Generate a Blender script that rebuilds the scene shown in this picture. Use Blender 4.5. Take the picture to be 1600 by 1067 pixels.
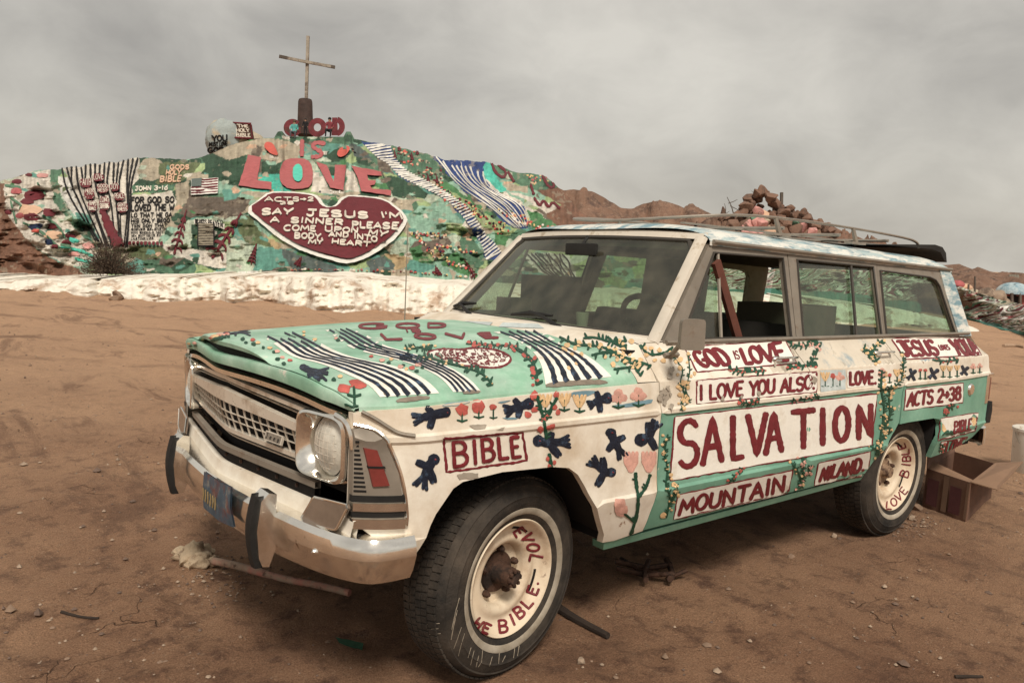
import bpy, bmesh, math, random
import numpy as np
from mathutils import Vector, Matrix
from mathutils.bvhtree import BVHTree
from mathutils.geometry import delaunay_2d_cdt
random.seed(7); RNG = np.random.default_rng(7)
for o in list(bpy.data.objects): bpy.data.objects.remove(o)
SC = bpy.context.scene; COL = SC.collection
# ------------------------------------------------------------------ camera
FPX = 1234.373; CAM = np.array([1.69577, 2.902449, 1.5394])
RC = np.array([[-0.78951014, 0.61157421, 0.05148518], [0.03268261, 0.12566355, -0.99153443], [-0.61286669, -0.78114382, -0.11920049]])
cd = bpy.data.cameras.new('camera'); cam = bpy.data.objects.new('camera', cd); COL.objects.link(cam)
cd.sensor_width = 36; cd.lens = FPX / 1600 * 36; cd.clip_start = .05; cd.clip_end = 9000
cam.matrix_world = Matrix(((RC[0][0], -RC[1][0], -RC[2][0], CAM[0]), (RC[0][1], -RC[1][1], -RC[2][1], CAM[1]), (RC[0][2], -RC[1][2], -RC[2][2], CAM[2]), (0, 0, 0, 1)))
SC.camera = cam
def ray(px, py):
    d = RC.T @ np.array([(px - 800) / FPX, (py - 533.5) / FPX, 1.0]); return d
def at(px, py, D): return CAM + D * ray(px, py)          # D = depth along the view axis
def ground(px, py, z=0.0):
    d = ray(px, py); return CAM + d * ((z - CAM[2]) / d[2])
def gdepth(px, py, z=0.0): return (z - CAM[2]) / ray(px, py)[2]
# ------------------------------------------------------------------ sky and sun (overcast, warm)
SUN_EL, SUN_AZ = math.radians(51), math.radians(62)   # direction the light comes from
w = bpy.data.worlds.new('World'); SC.world = w; w.use_nodes = True
nt = w.node_tree; nt.nodes.clear(); N = nt.nodes.new; L = nt.links.new
out = N('ShaderNodeOutputWorld'); bg = N('ShaderNodeBackground'); bg.inputs[1].default_value = .09
sky = N('ShaderNodeTexSky'); sky.sky_type = 'NISHITA'; sky.sun_disc = False
sky.sun_elevation = SUN_EL; sky.sun_rotation = math.pi / 2 - SUN_AZ; sky.air_density = 1; sky.dust_density = 4
tc = N('ShaderNodeTexCoord'); sep = N('ShaderNodeSeparateXYZ'); L(tc.outputs['Generated'], sep.inputs[0])
mx = N('ShaderNodeMath'); mx.operation = 'MAXIMUM'; mx.inputs[1].default_value = 0; L(sep.outputs[2], mx.inputs[0])
ad = N('ShaderNodeMath'); ad.operation = 'ADD'; ad.inputs[1].default_value = .22; L(mx.outputs[0], ad.inputs[0])
dv = N('ShaderNodeVectorMath'); dv.operation = 'DIVIDE'; cmb = N('ShaderNodeCombineXYZ')
for i in range(3): L(ad.outputs[0], cmb.inputs[i])
dv.operation = 'MULTIPLY'; dv.inputs[1].default_value = (1, 1, 1.7); L(tc.outputs['Generated'], dv.inputs[0])
def nz(scale, det, rough, dist):
    n = N('ShaderNodeTexNoise'); n.inputs['Scale'].default_value = scale; n.inputs['Detail'].default_value = det
    n.inputs['Roughness'].default_value = rough; n.inputs['Distortion'].default_value = dist; L(dv.outputs[0], n.inputs['Vector']); return n
n1, n2 = nz(2.1, 4, .5, .3), nz(7.5, 7, .56, .35)
am = N('ShaderNodeMath'); am.operation = 'MULTIPLY_ADD'; am.inputs[1].default_value = .34; L(n2.outputs[0], am.inputs[0]); 
sm = N('ShaderNodeMath'); sm.operation = 'MULTIPLY'; sm.inputs[1].default_value = .66; L(n1.outputs[0], sm.inputs[0]); L(sm.outputs[0], am.inputs[2])
rp = N('ShaderNodeValToRGB'); L(am.outputs[0], rp.inputs[0])
rp.color_ramp.elements[0].position = .33; rp.color_ramp.elements[0].color = (2.0, 1.86, 1.64, 1)
rp.color_ramp.elements[1].position = .64; rp.color_ramp.elements[1].color = (3.75, 3.53, 3.11, 1)
mixs = N('ShaderNodeMixRGB'); mixs.inputs[0].default_value = .93; L(sky.outputs[0], mixs.inputs[1]); L(rp.outputs[0], mixs.inputs[2])
L(mixs.outputs[0], bg.inputs[0]); L(bg.outputs[0], out.inputs[0])
sl = bpy.data.lights.new('sun', 'SUN'); sl.energy = 1.5; sl.angle = math.radians(14); sl.color = (1, .93, .82)
so = bpy.data.objects.new('sun', sl); COL.objects.link(so)
sd = Vector((math.cos(SUN_EL) * math.cos(SUN_AZ), math.cos(SUN_EL) * math.sin(SUN_AZ), math.sin(SUN_EL)))
so.rotation_euler = sd.to_track_quat('Z', 'Y').to_euler()
vs = SC.view_settings; vs.view_transform = 'Standard'; vs.look = 'None'; vs.gamma = 1; vs.exposure = 1.06; vs.use_curve_mapping = False
SC.render.engine = 'CYCLES'; SC.cycles.max_bounces = 8; SC.cycles.diffuse_bounces = 3; SC.cycles.transparent_max_bounces = 12
# ------------------------------------------------------------------ materials
def S(r, g, b):
    return tuple((c / 255 / 12.92) if c / 255 <= .04045 else ((c / 255 + .055) / 1.055) ** 2.4 for c in (r, g, b))
MATS = {}
def mat(name, c=(.5, .5, .5), rough=.7, metal=0., var=.14, sc=6., c2=None, amt=.35, s2=4., soft=.05, c3=None, amt3=.3, s3=14., soft3=.05,
        bump=0., bs=60., spec=.35, attr=None, emit=None, bd=.02, stretch=None):
    if name in MATS: return MATS[name]
    m = bpy.data.materials.new(name); m.use_nodes = True; t = m.node_tree; b = t.nodes['Principled BSDF']; N = t.nodes.new; L = t.links.new
    b.inputs['Roughness'].default_value = rough; b.inputs['Metallic'].default_value = metal; b.inputs['Specular IOR Level'].default_value = spec
    g = N('ShaderNodeNewGeometry'); pos = g.outputs['Position']
    if stretch:
        mp = N('ShaderNodeMapping'); mp.inputs['Scale'].default_value = stretch; L(pos, mp.inputs[0]); pos = mp.outputs[0]
    def noise(scale, det=6, ro=.6):
        n = N('ShaderNodeTexNoise'); n.inputs['Scale'].default_value = scale; n.inputs['Detail'].default_value = det; n.inputs['Roughness'].default_value = ro
        L(pos, n.inputs['Vector']); return n.outputs[0]
    if attr:
        a = N('ShaderNodeAttribute'); a.attribute_name = attr; col = a.outputs['Color']
    else:
        r = N('ShaderNodeRGB'); r.outputs[0].default_value = (*c, 1); col = r.outputs[0]
    def patch(col, cc, am, s, sf):
        rr = N('ShaderNodeMapRange'); L(noise(s, 8, .68), rr.inputs[0])
        th = .5 + (0.5 - am) * .42
        rr.inputs[1].default_value = th - sf; rr.inputs[2].default_value = th + sf
        mi = N('ShaderNodeMixRGB'); L(rr.outputs[0], mi.inputs[0]); L(col, mi.inputs[1]); mi.inputs[2].default_value = (*cc, 1); return mi.outputs[0]
    if c2: col = patch(col, c2, amt, s2, soft)
    if c3: col = patch(col, c3, amt3, s3, soft3)
    if var:
        rr = N('ShaderNodeMapRange'); L(noise(sc), rr.inputs[0]); rr.inputs[1].default_value = .3; rr.inputs[2].default_value = .7
        rr.inputs[3].default_value = 1 - var; rr.inputs[4].default_value = 1 + var
        vm = N('ShaderNodeVectorMath'); vm.operation = 'SCALE'; L(col, vm.inputs[0]); L(rr.outputs[0], vm.inputs['Scale']); col = vm.outputs[0]
    L(col, b.inputs['Base Color'])
    if rough > .05 and var:
        rr = N('ShaderNodeMapRange'); L(noise(sc * 2.3), rr.inputs[0]); rr.inputs[3].default_value = max(rough - .12, .03); rr.inputs[4].default_value = min(rough + .15, 1)
        L(rr.outputs[0], b.inputs['Roughness'])
    if bump:
        bp = N('ShaderNodeBump'); bp.inputs['Strength'].default_value = bump; bp.inputs['Distance'].default_value = bd; L(noise(bs, 8, .65), bp.inputs['Height']); L(bp.outputs[0], b.inputs['Normal'])
    MATS[name] = m; return m
# ------------------------------------------------------------------ mesh helpers
def rotv(wv):
    wv = np.array(wv, float); t = np.linalg.norm(wv) + 1e-12; k = wv / t
    K = np.array([[0, -k[2], k[1]], [k[2], 0, -k[0]], [-k[1], k[0], 0]]); return np.eye(3) + np.sin(t) * K + (1 - np.cos(t)) * K @ K
BR = rotv([0.01956309, -0.0141314, 0.00656696]); BT = np.array([0, 0, .02196])     # the wagon's body leans on its springs
class MB:
    def __init__(s): s.v = []; s.f = []; s.m = []
    def add(s, vs, fs, m=0):
        n = len(s.v); s.v += [tuple(map(float, p)) for p in vs]; s.f += [tuple(i + n for i in f) for f in fs]; s.m += [m] * len(fs); return s
    def grid(s, P, m=0, flip=False, closeu=False, closev=False):
        P = np.asarray(P, float); a, b = P.shape[:2]; fs = []
        for i in range(a if closeu else a - 1):
            for j in range(b if closev else b - 1):
                q = (i * b + j, ((i + 1) % a) * b + j, ((i + 1) % a) * b + (j + 1) % b, i * b + (j + 1) % b)
                fs.append(q[::-1] if flip else q)
        return s.add(P.reshape(-1, 3), fs, m)
    def box(s, c, d, m=0, rot=None, bev=0.0):
        c = np.array(c, float); h = np.array(d, float) / 2; R = np.eye(3) if rot is None else rotv(rot) if np.ndim(rot) == 1 else rot
        if bev:
            b = bev; vs = []; 
            bm = bmesh.new(); bmesh.ops.create_cube(bm, size=1)
            for v in bm.verts: v.co = Vector((v.co.x * 2 * h[0], v.co.y * 2 * h[1], v.co.z * 2 * h[2]))
            bmesh.ops.bevel(bm, geom=bm.edges[:], offset=b, segments=2, profile=.7, affect='EDGES')
            bm.verts.index_update(); vs = [R @ np.array(v.co) + c for v in bm.verts]; fs = [[v.index for v in f.verts] for f in bm.faces]; bm.free()
            return s.add(vs, fs, m)
        vs = [R @ (h * np.array(k)) + c for k in ((-1, -1, -1), (1, -1, -1), (1, 1, -1), (-1, 1, -1), (-1, -1, 1), (1, -1, 1), (1, 1, 1), (-1, 1, 1))]
        return s.add(vs, [(3, 2, 1, 0), (4, 5, 6, 7), (0, 1, 5, 4), (1, 2, 6, 5), (2, 3, 7, 6), (3, 0, 4, 7)], m)
    def tube(s, path, r, n=8, m=0, caps=True, closed=False, flat=1.0, up=None):
        path = np.array(path, float); k = len(path); rs = np.broadcast_to(r, (k,)); rings = []
        T = np.gradient(path, axis=0) if not closed else np.roll(path, -1, 0) - np.roll(path, 1, 0)
        T /= np.linalg.norm(T, axis=1)[:, None] + 1e-12
        u0 = np.array(up, float) if up is not None else (np.array([0, 0, 1.]) if abs(T[0][2]) < .9 else np.array([1., 0, 0]))
        for i in range(k):
            a = np.cross(u0, T[i]); a /= np.linalg.norm(a) + 1e-12; u = np.cross(T[i], a)
            if up is None: u0 = u
            rings.append([path[i] + rs[i] * (math.cos(t) * a + flat * math.sin(t) * u) for t in np.linspace(0, 2 * math.pi, n, endpoint=False)])
        s.grid(rings, m, closeu=closed, closev=True)
        if caps and not closed:
            b = len(s.v) - k * n; s.f += [tuple(range(b + n - 1, b - 1, -1)), tuple(range(b + (k - 1) * n, b + k * n))][::1]; s.m += [m, m]
        return s
    def lathe(s, prof, n=32, m=0, M=None, mi=None):
        # prof: (radius, axial); axis = local +Y ; M = (R, t)
        P = np.array([[(r * math.cos(t), a, r * math.sin(t)) for (r, a) in prof] for t in np.linspace(0, 2 * math.pi, n, endpoint=False)])
        if M: P = P @ M[0].T + M[1]
        if mi is None: return s.grid(P, m, closeu=True, flip=True)
        base = len(s.f); s.grid(P, m, closeu=True, flip=True); k = len(prof) - 1
        for i in range(base, len(s.f)): s.m[i] = mi[(i - base) % k]
        return s
    def prism(s, poly, fn, th, m=0):
        # poly 2-D, fn(u, v, w) -> xyz for w in (0, th)
        n = len(poly); a = [fn(u, v, 0) for u, v in poly]; b = [fn(u, v, th) for u, v in poly]
        return s.add(a + b, [tuple(range(n))[::-1], tuple(range(n, 2 * n))] + [(i, (i + 1) % n, n + (i + 1) % n, n + i) for i in range(n)], m)
    def mirror(s):
        o = MB(); o.v = [(x, -y, z) for x, y, z in s.v]; o.f = [f[::-1] for f in s.f]; o.m = list(s.m); return o
    def body(s):
        if s.v: s.v = [tuple(p) for p in (np.array(s.v) @ BR.T + BT)]
        return s
    def build(s, name, mats, parent=None, smooth=40, label=None, cat=None, group=None, kind=None, body=False):
        if body: s.body()
        me = bpy.data.meshes.new(name); me.from_pydata(s.v, [], s.f)
        for q in (mats if isinstance(mats, (list, tuple)) else [mats]): me.materials.append(q)
        if len(me.polygons): me.polygons.foreach_set('material_index', s.m[:len(me.polygons)])
        if smooth is not None:
            me.polygons.foreach_set('use_smooth', [True] * len(me.polygons)); me.set_sharp_from_angle(angle=math.radians(smooth))
        me.update(); o = bpy.data.objects.new(name, me); COL.objects.link(o)
        return tag(o, parent, label, cat, group, kind)
def tag(o, parent=None, label=None, cat=None, group=None, kind=None):
    if parent is not None: 
        o.parent = parent; o.matrix_parent_inverse = parent.matrix_world.inverted()
    if label: o['label'] = label
    if cat: o['category'] = cat
    if group: o['group'] = group
    if kind: o['kind'] = kind
    return o
def empty(name, loc, label, cat, group=None, kind=None):
    o = bpy.data.objects.new(name, None); COL.objects.link(o); o.location = loc; o.empty_display_size = .1
    o.matrix_world = Matrix.Translation(loc); return tag(o, None, label, cat, group, kind)
def inside(poly, X, Y):
    X = np.asarray(X, float); Y = np.asarray(Y, float); r = np.zeros(X.shape, bool); n = len(poly)
    for i in range(n):
        x1, y1 = poly[i]; x2, y2 = poly[(i + 1) % n]
        if y1 == y2: continue
        c = ((y1 > Y) != (y2 > Y)); r ^= c & (X < (x2 - x1) * (Y - y1) / (y2 - y1) + x1)
    return r
def resample(poly, d, closed=True):
    o = []; n = len(poly)
    for i in range(n if closed else n - 1):
        a = np.array(poly[i], float); b = np.array(poly[(i + 1) % n], float); k = max(1, int(math.ceil(np.linalg.norm(b - a) / d)))
        for j in range(k): o.append(tuple(a + (b - a) * j / k))
    if not closed: o.append(tuple(poly[-1]))
    return o
def smoothp(p, n=2, closed=False):
    p = [np.array(q, float) for q in p]
    for _ in range(n):
        o = []
        for i in range(len(p) if closed else len(p) - 1):
            a, b = p[i], p[(i + 1) % len(p)]; o += [.75 * a + .25 * b, .25 * a + .75 * b]
        if not closed: o = [p[0]] + o + [p[-1]]
        p = o
    return [tuple(q) for q in p]
def tri2d(outline, inner=(), holes=(), ied=()):
    loops = [list(outline)] + [list(h) for h in holes]; pts = []; ed = []
    for lp in loops:
        b = len(pts); pts += lp; ed += [(b + i, b + (i + 1) % len(lp)) for i in range(len(lp))]
    nb = len(pts); pts = pts + [tuple(q) for q in inner]; ed += [(nb + a, nb + b) for a, b in ied]
    r = delaunay_2d_cdt([Vector(p) for p in pts], ed, [], 0, 1e-7)
    V = [(v.x, v.y) for v in r[0]]; F = [tuple(f) for f in r[2]]
    if not F: return V, []
    A = np.array(V); c = A[np.array(F)].mean(1); k = inside(outline, c[:, 0], c[:, 1])
    for h in holes: k &= ~inside(h, c[:, 0], c[:, 1])
    F = [f for f, q in zip(F, k) if q]
    def ccw(f): a, b, c = (A[i] for i in f); return (b[0] - a[0]) * (c[1] - a[1]) - (b[1] - a[1]) * (c[0] - a[0]) > 0
    return V, [f if ccw(f) else f[::-1] for f in F]
def vnoise(x, y, seed=0):
    def h(i, j):
        n = (i * 374761393 + j * 668265263 + seed * 1274126177) & 0x7fffffff; n = ((n ^ (n >> 13)) * 1274126177) & 0x7fffffff; return ((n ^ (n >> 16)) & 0xffff) / 65535.
    x = np.asarray(x, float); y = np.asarray(y, float); i = np.floor(x).astype(np.int64); j = np.floor(y).astype(np.int64); u = x - i; v = y - j; u = u * u * (3 - 2 * u); v = v * v * (3 - 2 * v)
    return (h(i, j) * (1 - u) + h(i + 1, j) * u) * (1 - v) + (h(i, j + 1) * (1 - u) + h(i + 1, j + 1) * u) * v
def fbm(x, y, seed=0, o=4):
    r = 0; a = .5
    for k in range(o): r = r + a * (vnoise(x * 2 ** k, y * 2 ** k, seed + k) - .5); a *= .5
    return r * 2
# ------------------------------------------------------------------ station wagon
CREAM = mat('cream_paint', (.80, .735, .63), .45, var=.07, sc=3, c2=(.52, .41, .29), amt=.33, s2=3.2, soft=.14, c3=(.26, .13, .07), amt3=.075, s3=9, soft3=.02, bump=.05, bs=40)
MINT = mat('mint_paint', (.245, .44, .315), .5, var=.20, sc=7, c2=(.40, .56, .45), amt=.45, s2=4.5, soft=.10, c3=(.64, .61, .52), amt3=.13, s3=9, soft3=.03, bump=.06, bs=35)
GREEN = mat('green_paint', (.155, .335, .245), .5, var=.14, sc=5, c2=(.22, .41, .31), amt=.4, s2=3.5, soft=.1, c3=(.58, .55, .46), amt3=.09, s3=13, soft3=.02, bump=.06, bs=35)
GREY = mat('worn_grey_trim', (.25, .215, .175), .5, .25, var=.16, sc=9, c2=(.2, .15, .11), amt=.2, s2=14, bump=.05)
CHROME = mat('dull_chrome', (.86, .83, .77), .10, .97, var=.1, sc=6, c2=(.50, .43, .34), amt=.17, s2=4, soft=.12, c3=(.22, .13, .08), amt3=.06, s3=25, soft3=.03, bump=.03, bs=30)
ALLOY = mat('grille_alloy', (.70, .635, .54), .3, .3, var=.12, sc=9, c2=(.3, .22, .15), amt=.22, s2=9, soft=.1)
BLACK = mat('black_rubber', (.014, .013, .012), .65, var=.3, sc=14, bump=.15, bs=90)
DARK = mat('dark_underside', (.012, .010, .009), .9, var=.3)
TYRE = mat('tyre_rubber', (.015, .0135, .012), .8, var=.35, sc=9, c2=(.085, .066, .050), amt=.40, s2=5, soft=.2, bump=.35, bs=110)
WWALL = mat('whitewall_rubber', (.40, .35, .28), .8, var=.2, sc=12, c2=(.2, .16, .11), amt=.3, s2=8, soft=.15)
RIMM = mat('rim_paint', (.72, .60, .45), .5, var=.1, sc=8, c2=(.42, .28, .17), amt=.25, s2=7, soft=.14, c3=(.14, .06, .035), amt3=.06, s3=30)
RUST = mat('rusty_iron', (.085, .045, .03), .8, .2, var=.4, sc=20, c2=(.03, .02, .016), amt=.45, s2=12, bump=.4, bs=70)
WHITE = mat('white_paint', (.84, .80, .72), .5, var=.06, sc=9, c2=(.62, .55, .45), amt=.22, s2=9, soft=.1, bump=.12, bs=60)
MAROON = mat('maroon_paint', (.17, .018, .024), .45, var=.25, sc=25, bump=.25, bs=80)
NAVY = mat('navy_paint', (.009, .013, .026), .42, var=.4, sc=25, c2=(.045, .075, .125), amt=.28, s2=26, bump=.3, bs=80)
DKGRN = mat('dark_green_paint', (.012, .062, .034), .45, var=.3, sc=25, bump=.3, bs=80)
YELL = mat('peach_yellow_paint', (.70, .47, .25), .5, var=.25, sc=25, bump=.25, bs=80)
PINK = mat('pink_paint', (.66, .36, .29), .5, var=.22, sc=25, bump=.25, bs=80)
RED = mat('coral_red_paint', (.46, .10, .08), .5, var=.3, sc=25, bump=.25, bs=80)
BLUEP = mat('faded_blue_paint', (.16, .27, .32), .6, var=.2, sc=14, bump=.1)
ROOFM = mat('roof_paint', (.70, .68, .62), .5, var=.06, sc=8, c2=(.17, .285, .33), amt=.46, s2=9, soft=.06, c3=(.40, .50, .50), amt3=.35, s3=14, stretch=(.45, 1.4, 1.8))
SHOULDER = mat('patched_shoulder_paint', (.62, .55, .45), .5, var=.1, sc=6, c2=(.30, .36, .38), amt=.22, s2=5, soft=.06, c3=(.38, .33, .26), amt3=.3, s3=7, soft3=.03, bump=.08)
def glassmat(name, tint, rough=.0, mixf=.30):
    m = bpy.data.materials.new(name); m.use_nodes = True; t = m.node_tree; t.nodes.clear(); N = t.nodes.new; L = t.links.new
    o = N('ShaderNodeOutputMaterial'); tr = N('ShaderNodeBsdfTransparent'); tr.inputs[0].default_value = (*tint, 1)
    gl = N('ShaderNodeBsdfGlossy'); gl.inputs['Roughness'].default_value = .04; gl.inputs[0].default_value = (.9, .92, .85, 1)
    df = N('ShaderNodeBsdfDiffuse'); df.inputs[0].default_value = (.30, .27, .2, 1)
    lw = N('ShaderNodeLayerWeight'); pw = N('ShaderNodeMath'); pw.operation = 'POWER'; L(lw.outputs['Facing'], pw.inputs[0]); pw.inputs[1].default_value = 4.5
    fr = N('ShaderNodeMath'); fr.operation = 'MULTIPLY_ADD'; L(pw.outputs[0], fr.inputs[0]); fr.inputs[1].default_value = .85; fr.inputs[2].default_value = .085
    no = N('ShaderNodeTexNoise'); no.inputs['Scale'].default_value = 9; no.inputs['Detail'].default_value = 6
    g = N('ShaderNodeNewGeometry'); L(g.outputs['Position'], no.inputs['Vector'])
    mr = N('ShaderNodeMapRange'); L(no.outputs[0], mr.inputs[0]); mr.inputs[1].default_value = .35; mr.inputs[2].default_value = .8; mr.inputs[3].default_value = .03; mr.inputs[4].default_value = mixf * .5
    m1 = N('ShaderNodeMixShader'); L(fr.outputs[0], m1.inputs[0]); L(tr.outputs[0], m1.inputs[1]); L(gl.outputs[0], m1.inputs[2])
    m2 = N('ShaderNodeMixShader'); L(mr.outputs[0], m2.inputs[0]); L(m1.outputs[0], m2.inputs[1]); L(df.outputs[0], m2.inputs[2])
    L(m2.outputs[0], o.inputs[0]); return m
GLASS = glassmat('tinted_glass', (.60, .75, .63), mixf=.34); WGLASS = glassmat('windscreen_glass', (.42, .52, .41), mixf=.42)
LENS = glassmat('headlamp_glass', (.9, .88, .8), mixf=.3)
REDL = mat('red_lens', (.19, .035, .030), .15, var=.2, sc=20, spec=.6); AMB = mat('clear_lens', (.17, .125, .095), .15, var=.15, sc=20, spec=.6)
SEAT = mat('seat_vinyl', (.022, .019, .016), .6, var=.2); HEADL = mat('headliner', (.05, .042, .034), .9, var=.15)

wagon = empty('station_wagon', (0, 0, 0), 'old white and mint station wagon hand-painted with slogans, birds and flowers', 'car')
# side profile of the body: y as a function of height, then the plan curve
PZ = [.36, .40, .44, .50, .575, .588, .60, .63, .75, .885, .895, .910, .918, .93, 1.0, 1.018, 1.026, 1.05, 1.09, 1.135, 1.155, 1.165]
PY = [.845, .865, .885, .905, .933, .936, .928, .924, .926, .922, .930, .930, .922, .917, .912, .908, .900, .876, .838, .800, .786, .775]
def plan(x): return np.where(x > .42, -((np.maximum(x - .42, 0)) / .27) ** 2.2 * .115, np.where(x < -2.9, -(np.minimum(x + 2.9, 0)) ** 2 * .055, 0.))
def sidey(x, z): return np.interp(z, PZ, PY) + plan(np.asarray(x, float))
ZL = [.44, .50, .55, .575, .588, .60, .65, .70, .75, .80, .85, .885, .895, .910, .918, .95, 1.0, 1.018, 1.026, 1.05, 1.09, 1.135, 1.155]
CARS = []   # objects that carry painted motifs
def surfpanel(outline, off=0., d=.045, depth=.03, zl=ZL, holes=()):
    ol = resample(outline, d); hs = [resample(h, d) for h in holes]
    xs = [p[0] for p in outline]; zs = [p[1] for p in outline]
    gx = np.arange(min(xs), max(xs), d) + d / 2; inn = [(x, z) for z in zl if min(zs) + .004 < z < max(zs) - .004 for x in gx]
    A = np.array(inn) if inn else np.zeros((0, 2)); k = inside(outline, A[:, 0], A[:, 1]) if len(A) else []
    # keep away from the outline
    bp = np.array(ol + sum(hs, [])); inn = [tuple(a) for a, q in zip(A, k) if q and np.min(np.hypot(*(bp - a).T)) > .012]
    es = []
    for i in range(len(inn) - 1):
        if inn[i][1] == inn[i + 1][1] and abs(inn[i + 1][0] - inn[i][0]) < d * 1.05: es.append((i, i + 1))
    V, F = tri2d(ol, inn, hs, es); m = MB()
    P = [(x, float(sidey(x, z)) + off, z) for x, z in V]; m.add(P, [f[::-1] for f in F])
    for lp in [ol] + hs:
        a = [(x, float(sidey(x, z)) + off, z) for x, z in lp]; b = [(x, float(sidey(x, z)) + off - depth, z) for x, z in lp]; n = len(lp)
        m.add(a + b, [(i, (i + 1) % n, n + (i + 1) % n, n + i) for i in range(n)])
    return m
def side_part(name, outline, mats, split=None, **k):
    os = []
    for sgn in (1, -1):
        m = surfpanel(outline, **k)
        if split:
            for i, f in enumerate(m.f):
                c = np.mean([m.v[j] for j in f], 0); m.m[i] = split(c[0], c[2])
        if sgn < 0: m = m.mirror()
        os.append(m.build(name, mats, wagon, body=True, smooth=24))
    CARS.append(os[0]); return os
FARCH = [(.515, .47), (.47, .56), (.415, .66), (.355, .733), (.32, .750), (.163, .762), (-.055, .753), (-.134, .740), (-.18, .71), (-.22, .66), (-.30, .545), (-.372, .445)]
RARCH = [(-2.325, .43), (-2.36, .50), (-2.465, .603), (-2.53, .66), (-2.57, .675), (-2.67, .680), (-2.97, .678), (-3.05, .665), (-3.075, .64), (-3.06, .54), (-3.08, .44)]
band = lambda a, b, lim=.912: (lambda x, z: 0 if z < lim else (1 if z < 1.02 else b))
fender = side_part('front_fender', [(.54, .475)] + FARCH + [(-.385, .405), (-.45, .40), (-.604, .415), (-.600, .9), (-.597, 1.016), (-.487, 1.016), (-.3, 1.014), (0, 1.010), (.3, 1.003), (.5, .995), (.6, .988), (.658, .978), (.660, .80), (.660, .66), (.60, .60), (.585, .52)], [CREAM])
fdoor = side_part('front_door', [(-.610, .418), (-1.655, .43), (-1.655, 1.02), (-1.64, 1.155), (-.603, 1.155), (-.603, 1.018), (-.606, .9)], [GREEN, CREAM, SHOULDER], split=lambda x, z: 0 if z < .895 else (1 if z < 1.022 or x > -1.35 else 2))
rdoor = side_part('rear_door', [(-1.662, .43), (-2.32, .435), (-2.355, .505), (-2.46, .607), (-2.525, .664), (-2.555, .70), (-2.565, .9), (-2.56, 1.02), (-2.545, 1.15), (-1.647, 1.155), (-1.662, 1.02)], [GREEN, CREAM, SHOULDER], split=lambda x, z: 0 if z < .895 else (1 if z < 1.022 else 2))
quarter = side_part('quarter_panel', [(-2.57, .688)] + [(-2.67, .690), (-2.97, .688), (-3.055, .675), (-3.085, .645), (-3.07, .54), (-3.09, .435), (-3.42, .452), (-3.68, .50), (-3.78, .56), (-3.845, .60), (-3.84, .9), (-3.82, 1.02), (-3.69, 1.135), (-2.552, 1.15), (-2.567, 1.02), (-2.572, .9)], [GREEN, CREAM, SHOULDER], split=lambda x, z: 0 if z < .895 else (1 if z < 1.022 else 2))
rocker = side_part('rocker_panel', [(-.40, .398), (-2.33, .426), (-2.33, .392), (-.42, .362)], [GREEN], zl=[], off=-.004, depth=.06)
# wheel houses and underside
for arch, x0, x1 in ((FARCH, .50, -.36), (RARCH, -2.34, -3.07)):
    for sgn in (1, -1):
        m = MB(); a = [(x, sgn * (float(sidey(x, z)) - .028), z) for x, z in arch]; b = [(x, sgn * .52, z + .02) for x, z in arch]
        m.grid([a, b]); zc = [(x, sgn * .52, z + .02) for x, z in arch]; m.add(zc, [tuple(range(len(zc)))])
        m.build('wheel_house', DARK, wagon, body=True)
m = MB(); m.box((-1.35, 0, .43), (1.9, 1.66, .05)); m.box((.05, 0, .66), (.9, 1.0, .2)); m.box((-3.45, 0, .50), (.72, 1.6, .14)); m.box((-2.70, 0, .60), (.8, 1.0, .06))
for s in (1, -1): m.box((-1.55, s * .42, .42), (4.2, .07, .10))
m.build('underbody', DARK, wagon, body=True)
m = MB()
for x in (0, -2.794): m = MB(); m.tube([(x, -.66, .36), (x, .66, .36)], .045, 10); m.tube([(x, -.12, .36), (x, 0, .36), (x, .12, .36)], [.09, .15, .09], 10); m.build('axle', RUST, wagon)

m = MB(); m.tube([(-.2, .45, .33), (-1, .5, .30), (-2.2, .45, .30), (-3.2, .55, .36), (-3.9, .6, .38)], .028, 8); m.build('exhaust_pipe', RUST, wagon, body=True)
# hood: crowned sheet with a raised centre that opens in a slot at the nose
def xh(y): return .790 - .118 * (np.sqrt(np.minimum(abs(y), .86) ** 2 + .0036) - .06) / .74 - .03 * np.maximum(abs(y) - .70, 0) / .1
def hoodz(x, y):
    wd = float(sidey(min(x, .66), 1.0)) - .014; t = min(abs(y) / wd, 1.); u = min(max((x + .485) / 1.27, 0), 1)
    zs = 1.020 - .034 * max(u - .35, 0); crown = .105 * (1 - u) ** .75 * .62 + .055
    z = zs + crown * (1 - t ** 7) ** .8
    f = min(max((x - .30) / .40, 0), 1); z -= .010 * f ** 2                       # nose drops
    bu = min(max((.50 - abs(y)) / .16, 0), 1); bu = bu * bu * (3 - 2 * bu); z += bu * .028 * (1 - .55 * (1 - u)) * (1 - f) + f * .026 * (1 - min(abs(y) / .8, 1) ** 2)
    return z
def brow(x, y):
    q = max(1 - (abs(y) / .385) ** 2.6, 0); f = min(max((x - .42) / .33, 0), 1); return .052 * q ** .8 * f * f * (3 - 2 * f)
m = MB(); rows = []
for i in range(61):
    u = i / 60; r = []
    for j in range(81):
        v = -1 + 2 * j / 80; v = math.copysign(1 - (1 - abs(v)) ** 1.25, v)
        yr = v * (float(sidey(.2, 1.0)) - .014); yf = v * .805
        x0 = -.487; x1 = float(xh(yf)); x = x0 + (x1 - x0) * u; wd = float(sidey(min(x, .67), 1.0)) - .014; y = v * wd
        r.append((x, y, hoodz(x, y) + brow(x, y)))
    rows.append(r)
m.grid(rows, 0)
fe = rows[-1]; base = [(p[0], p[1], p[2] - brow(p[0], p[1])) for p in fe]
BT_ = lambda p: min(.024, brow(p[0], p[1]) * .5)
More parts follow.
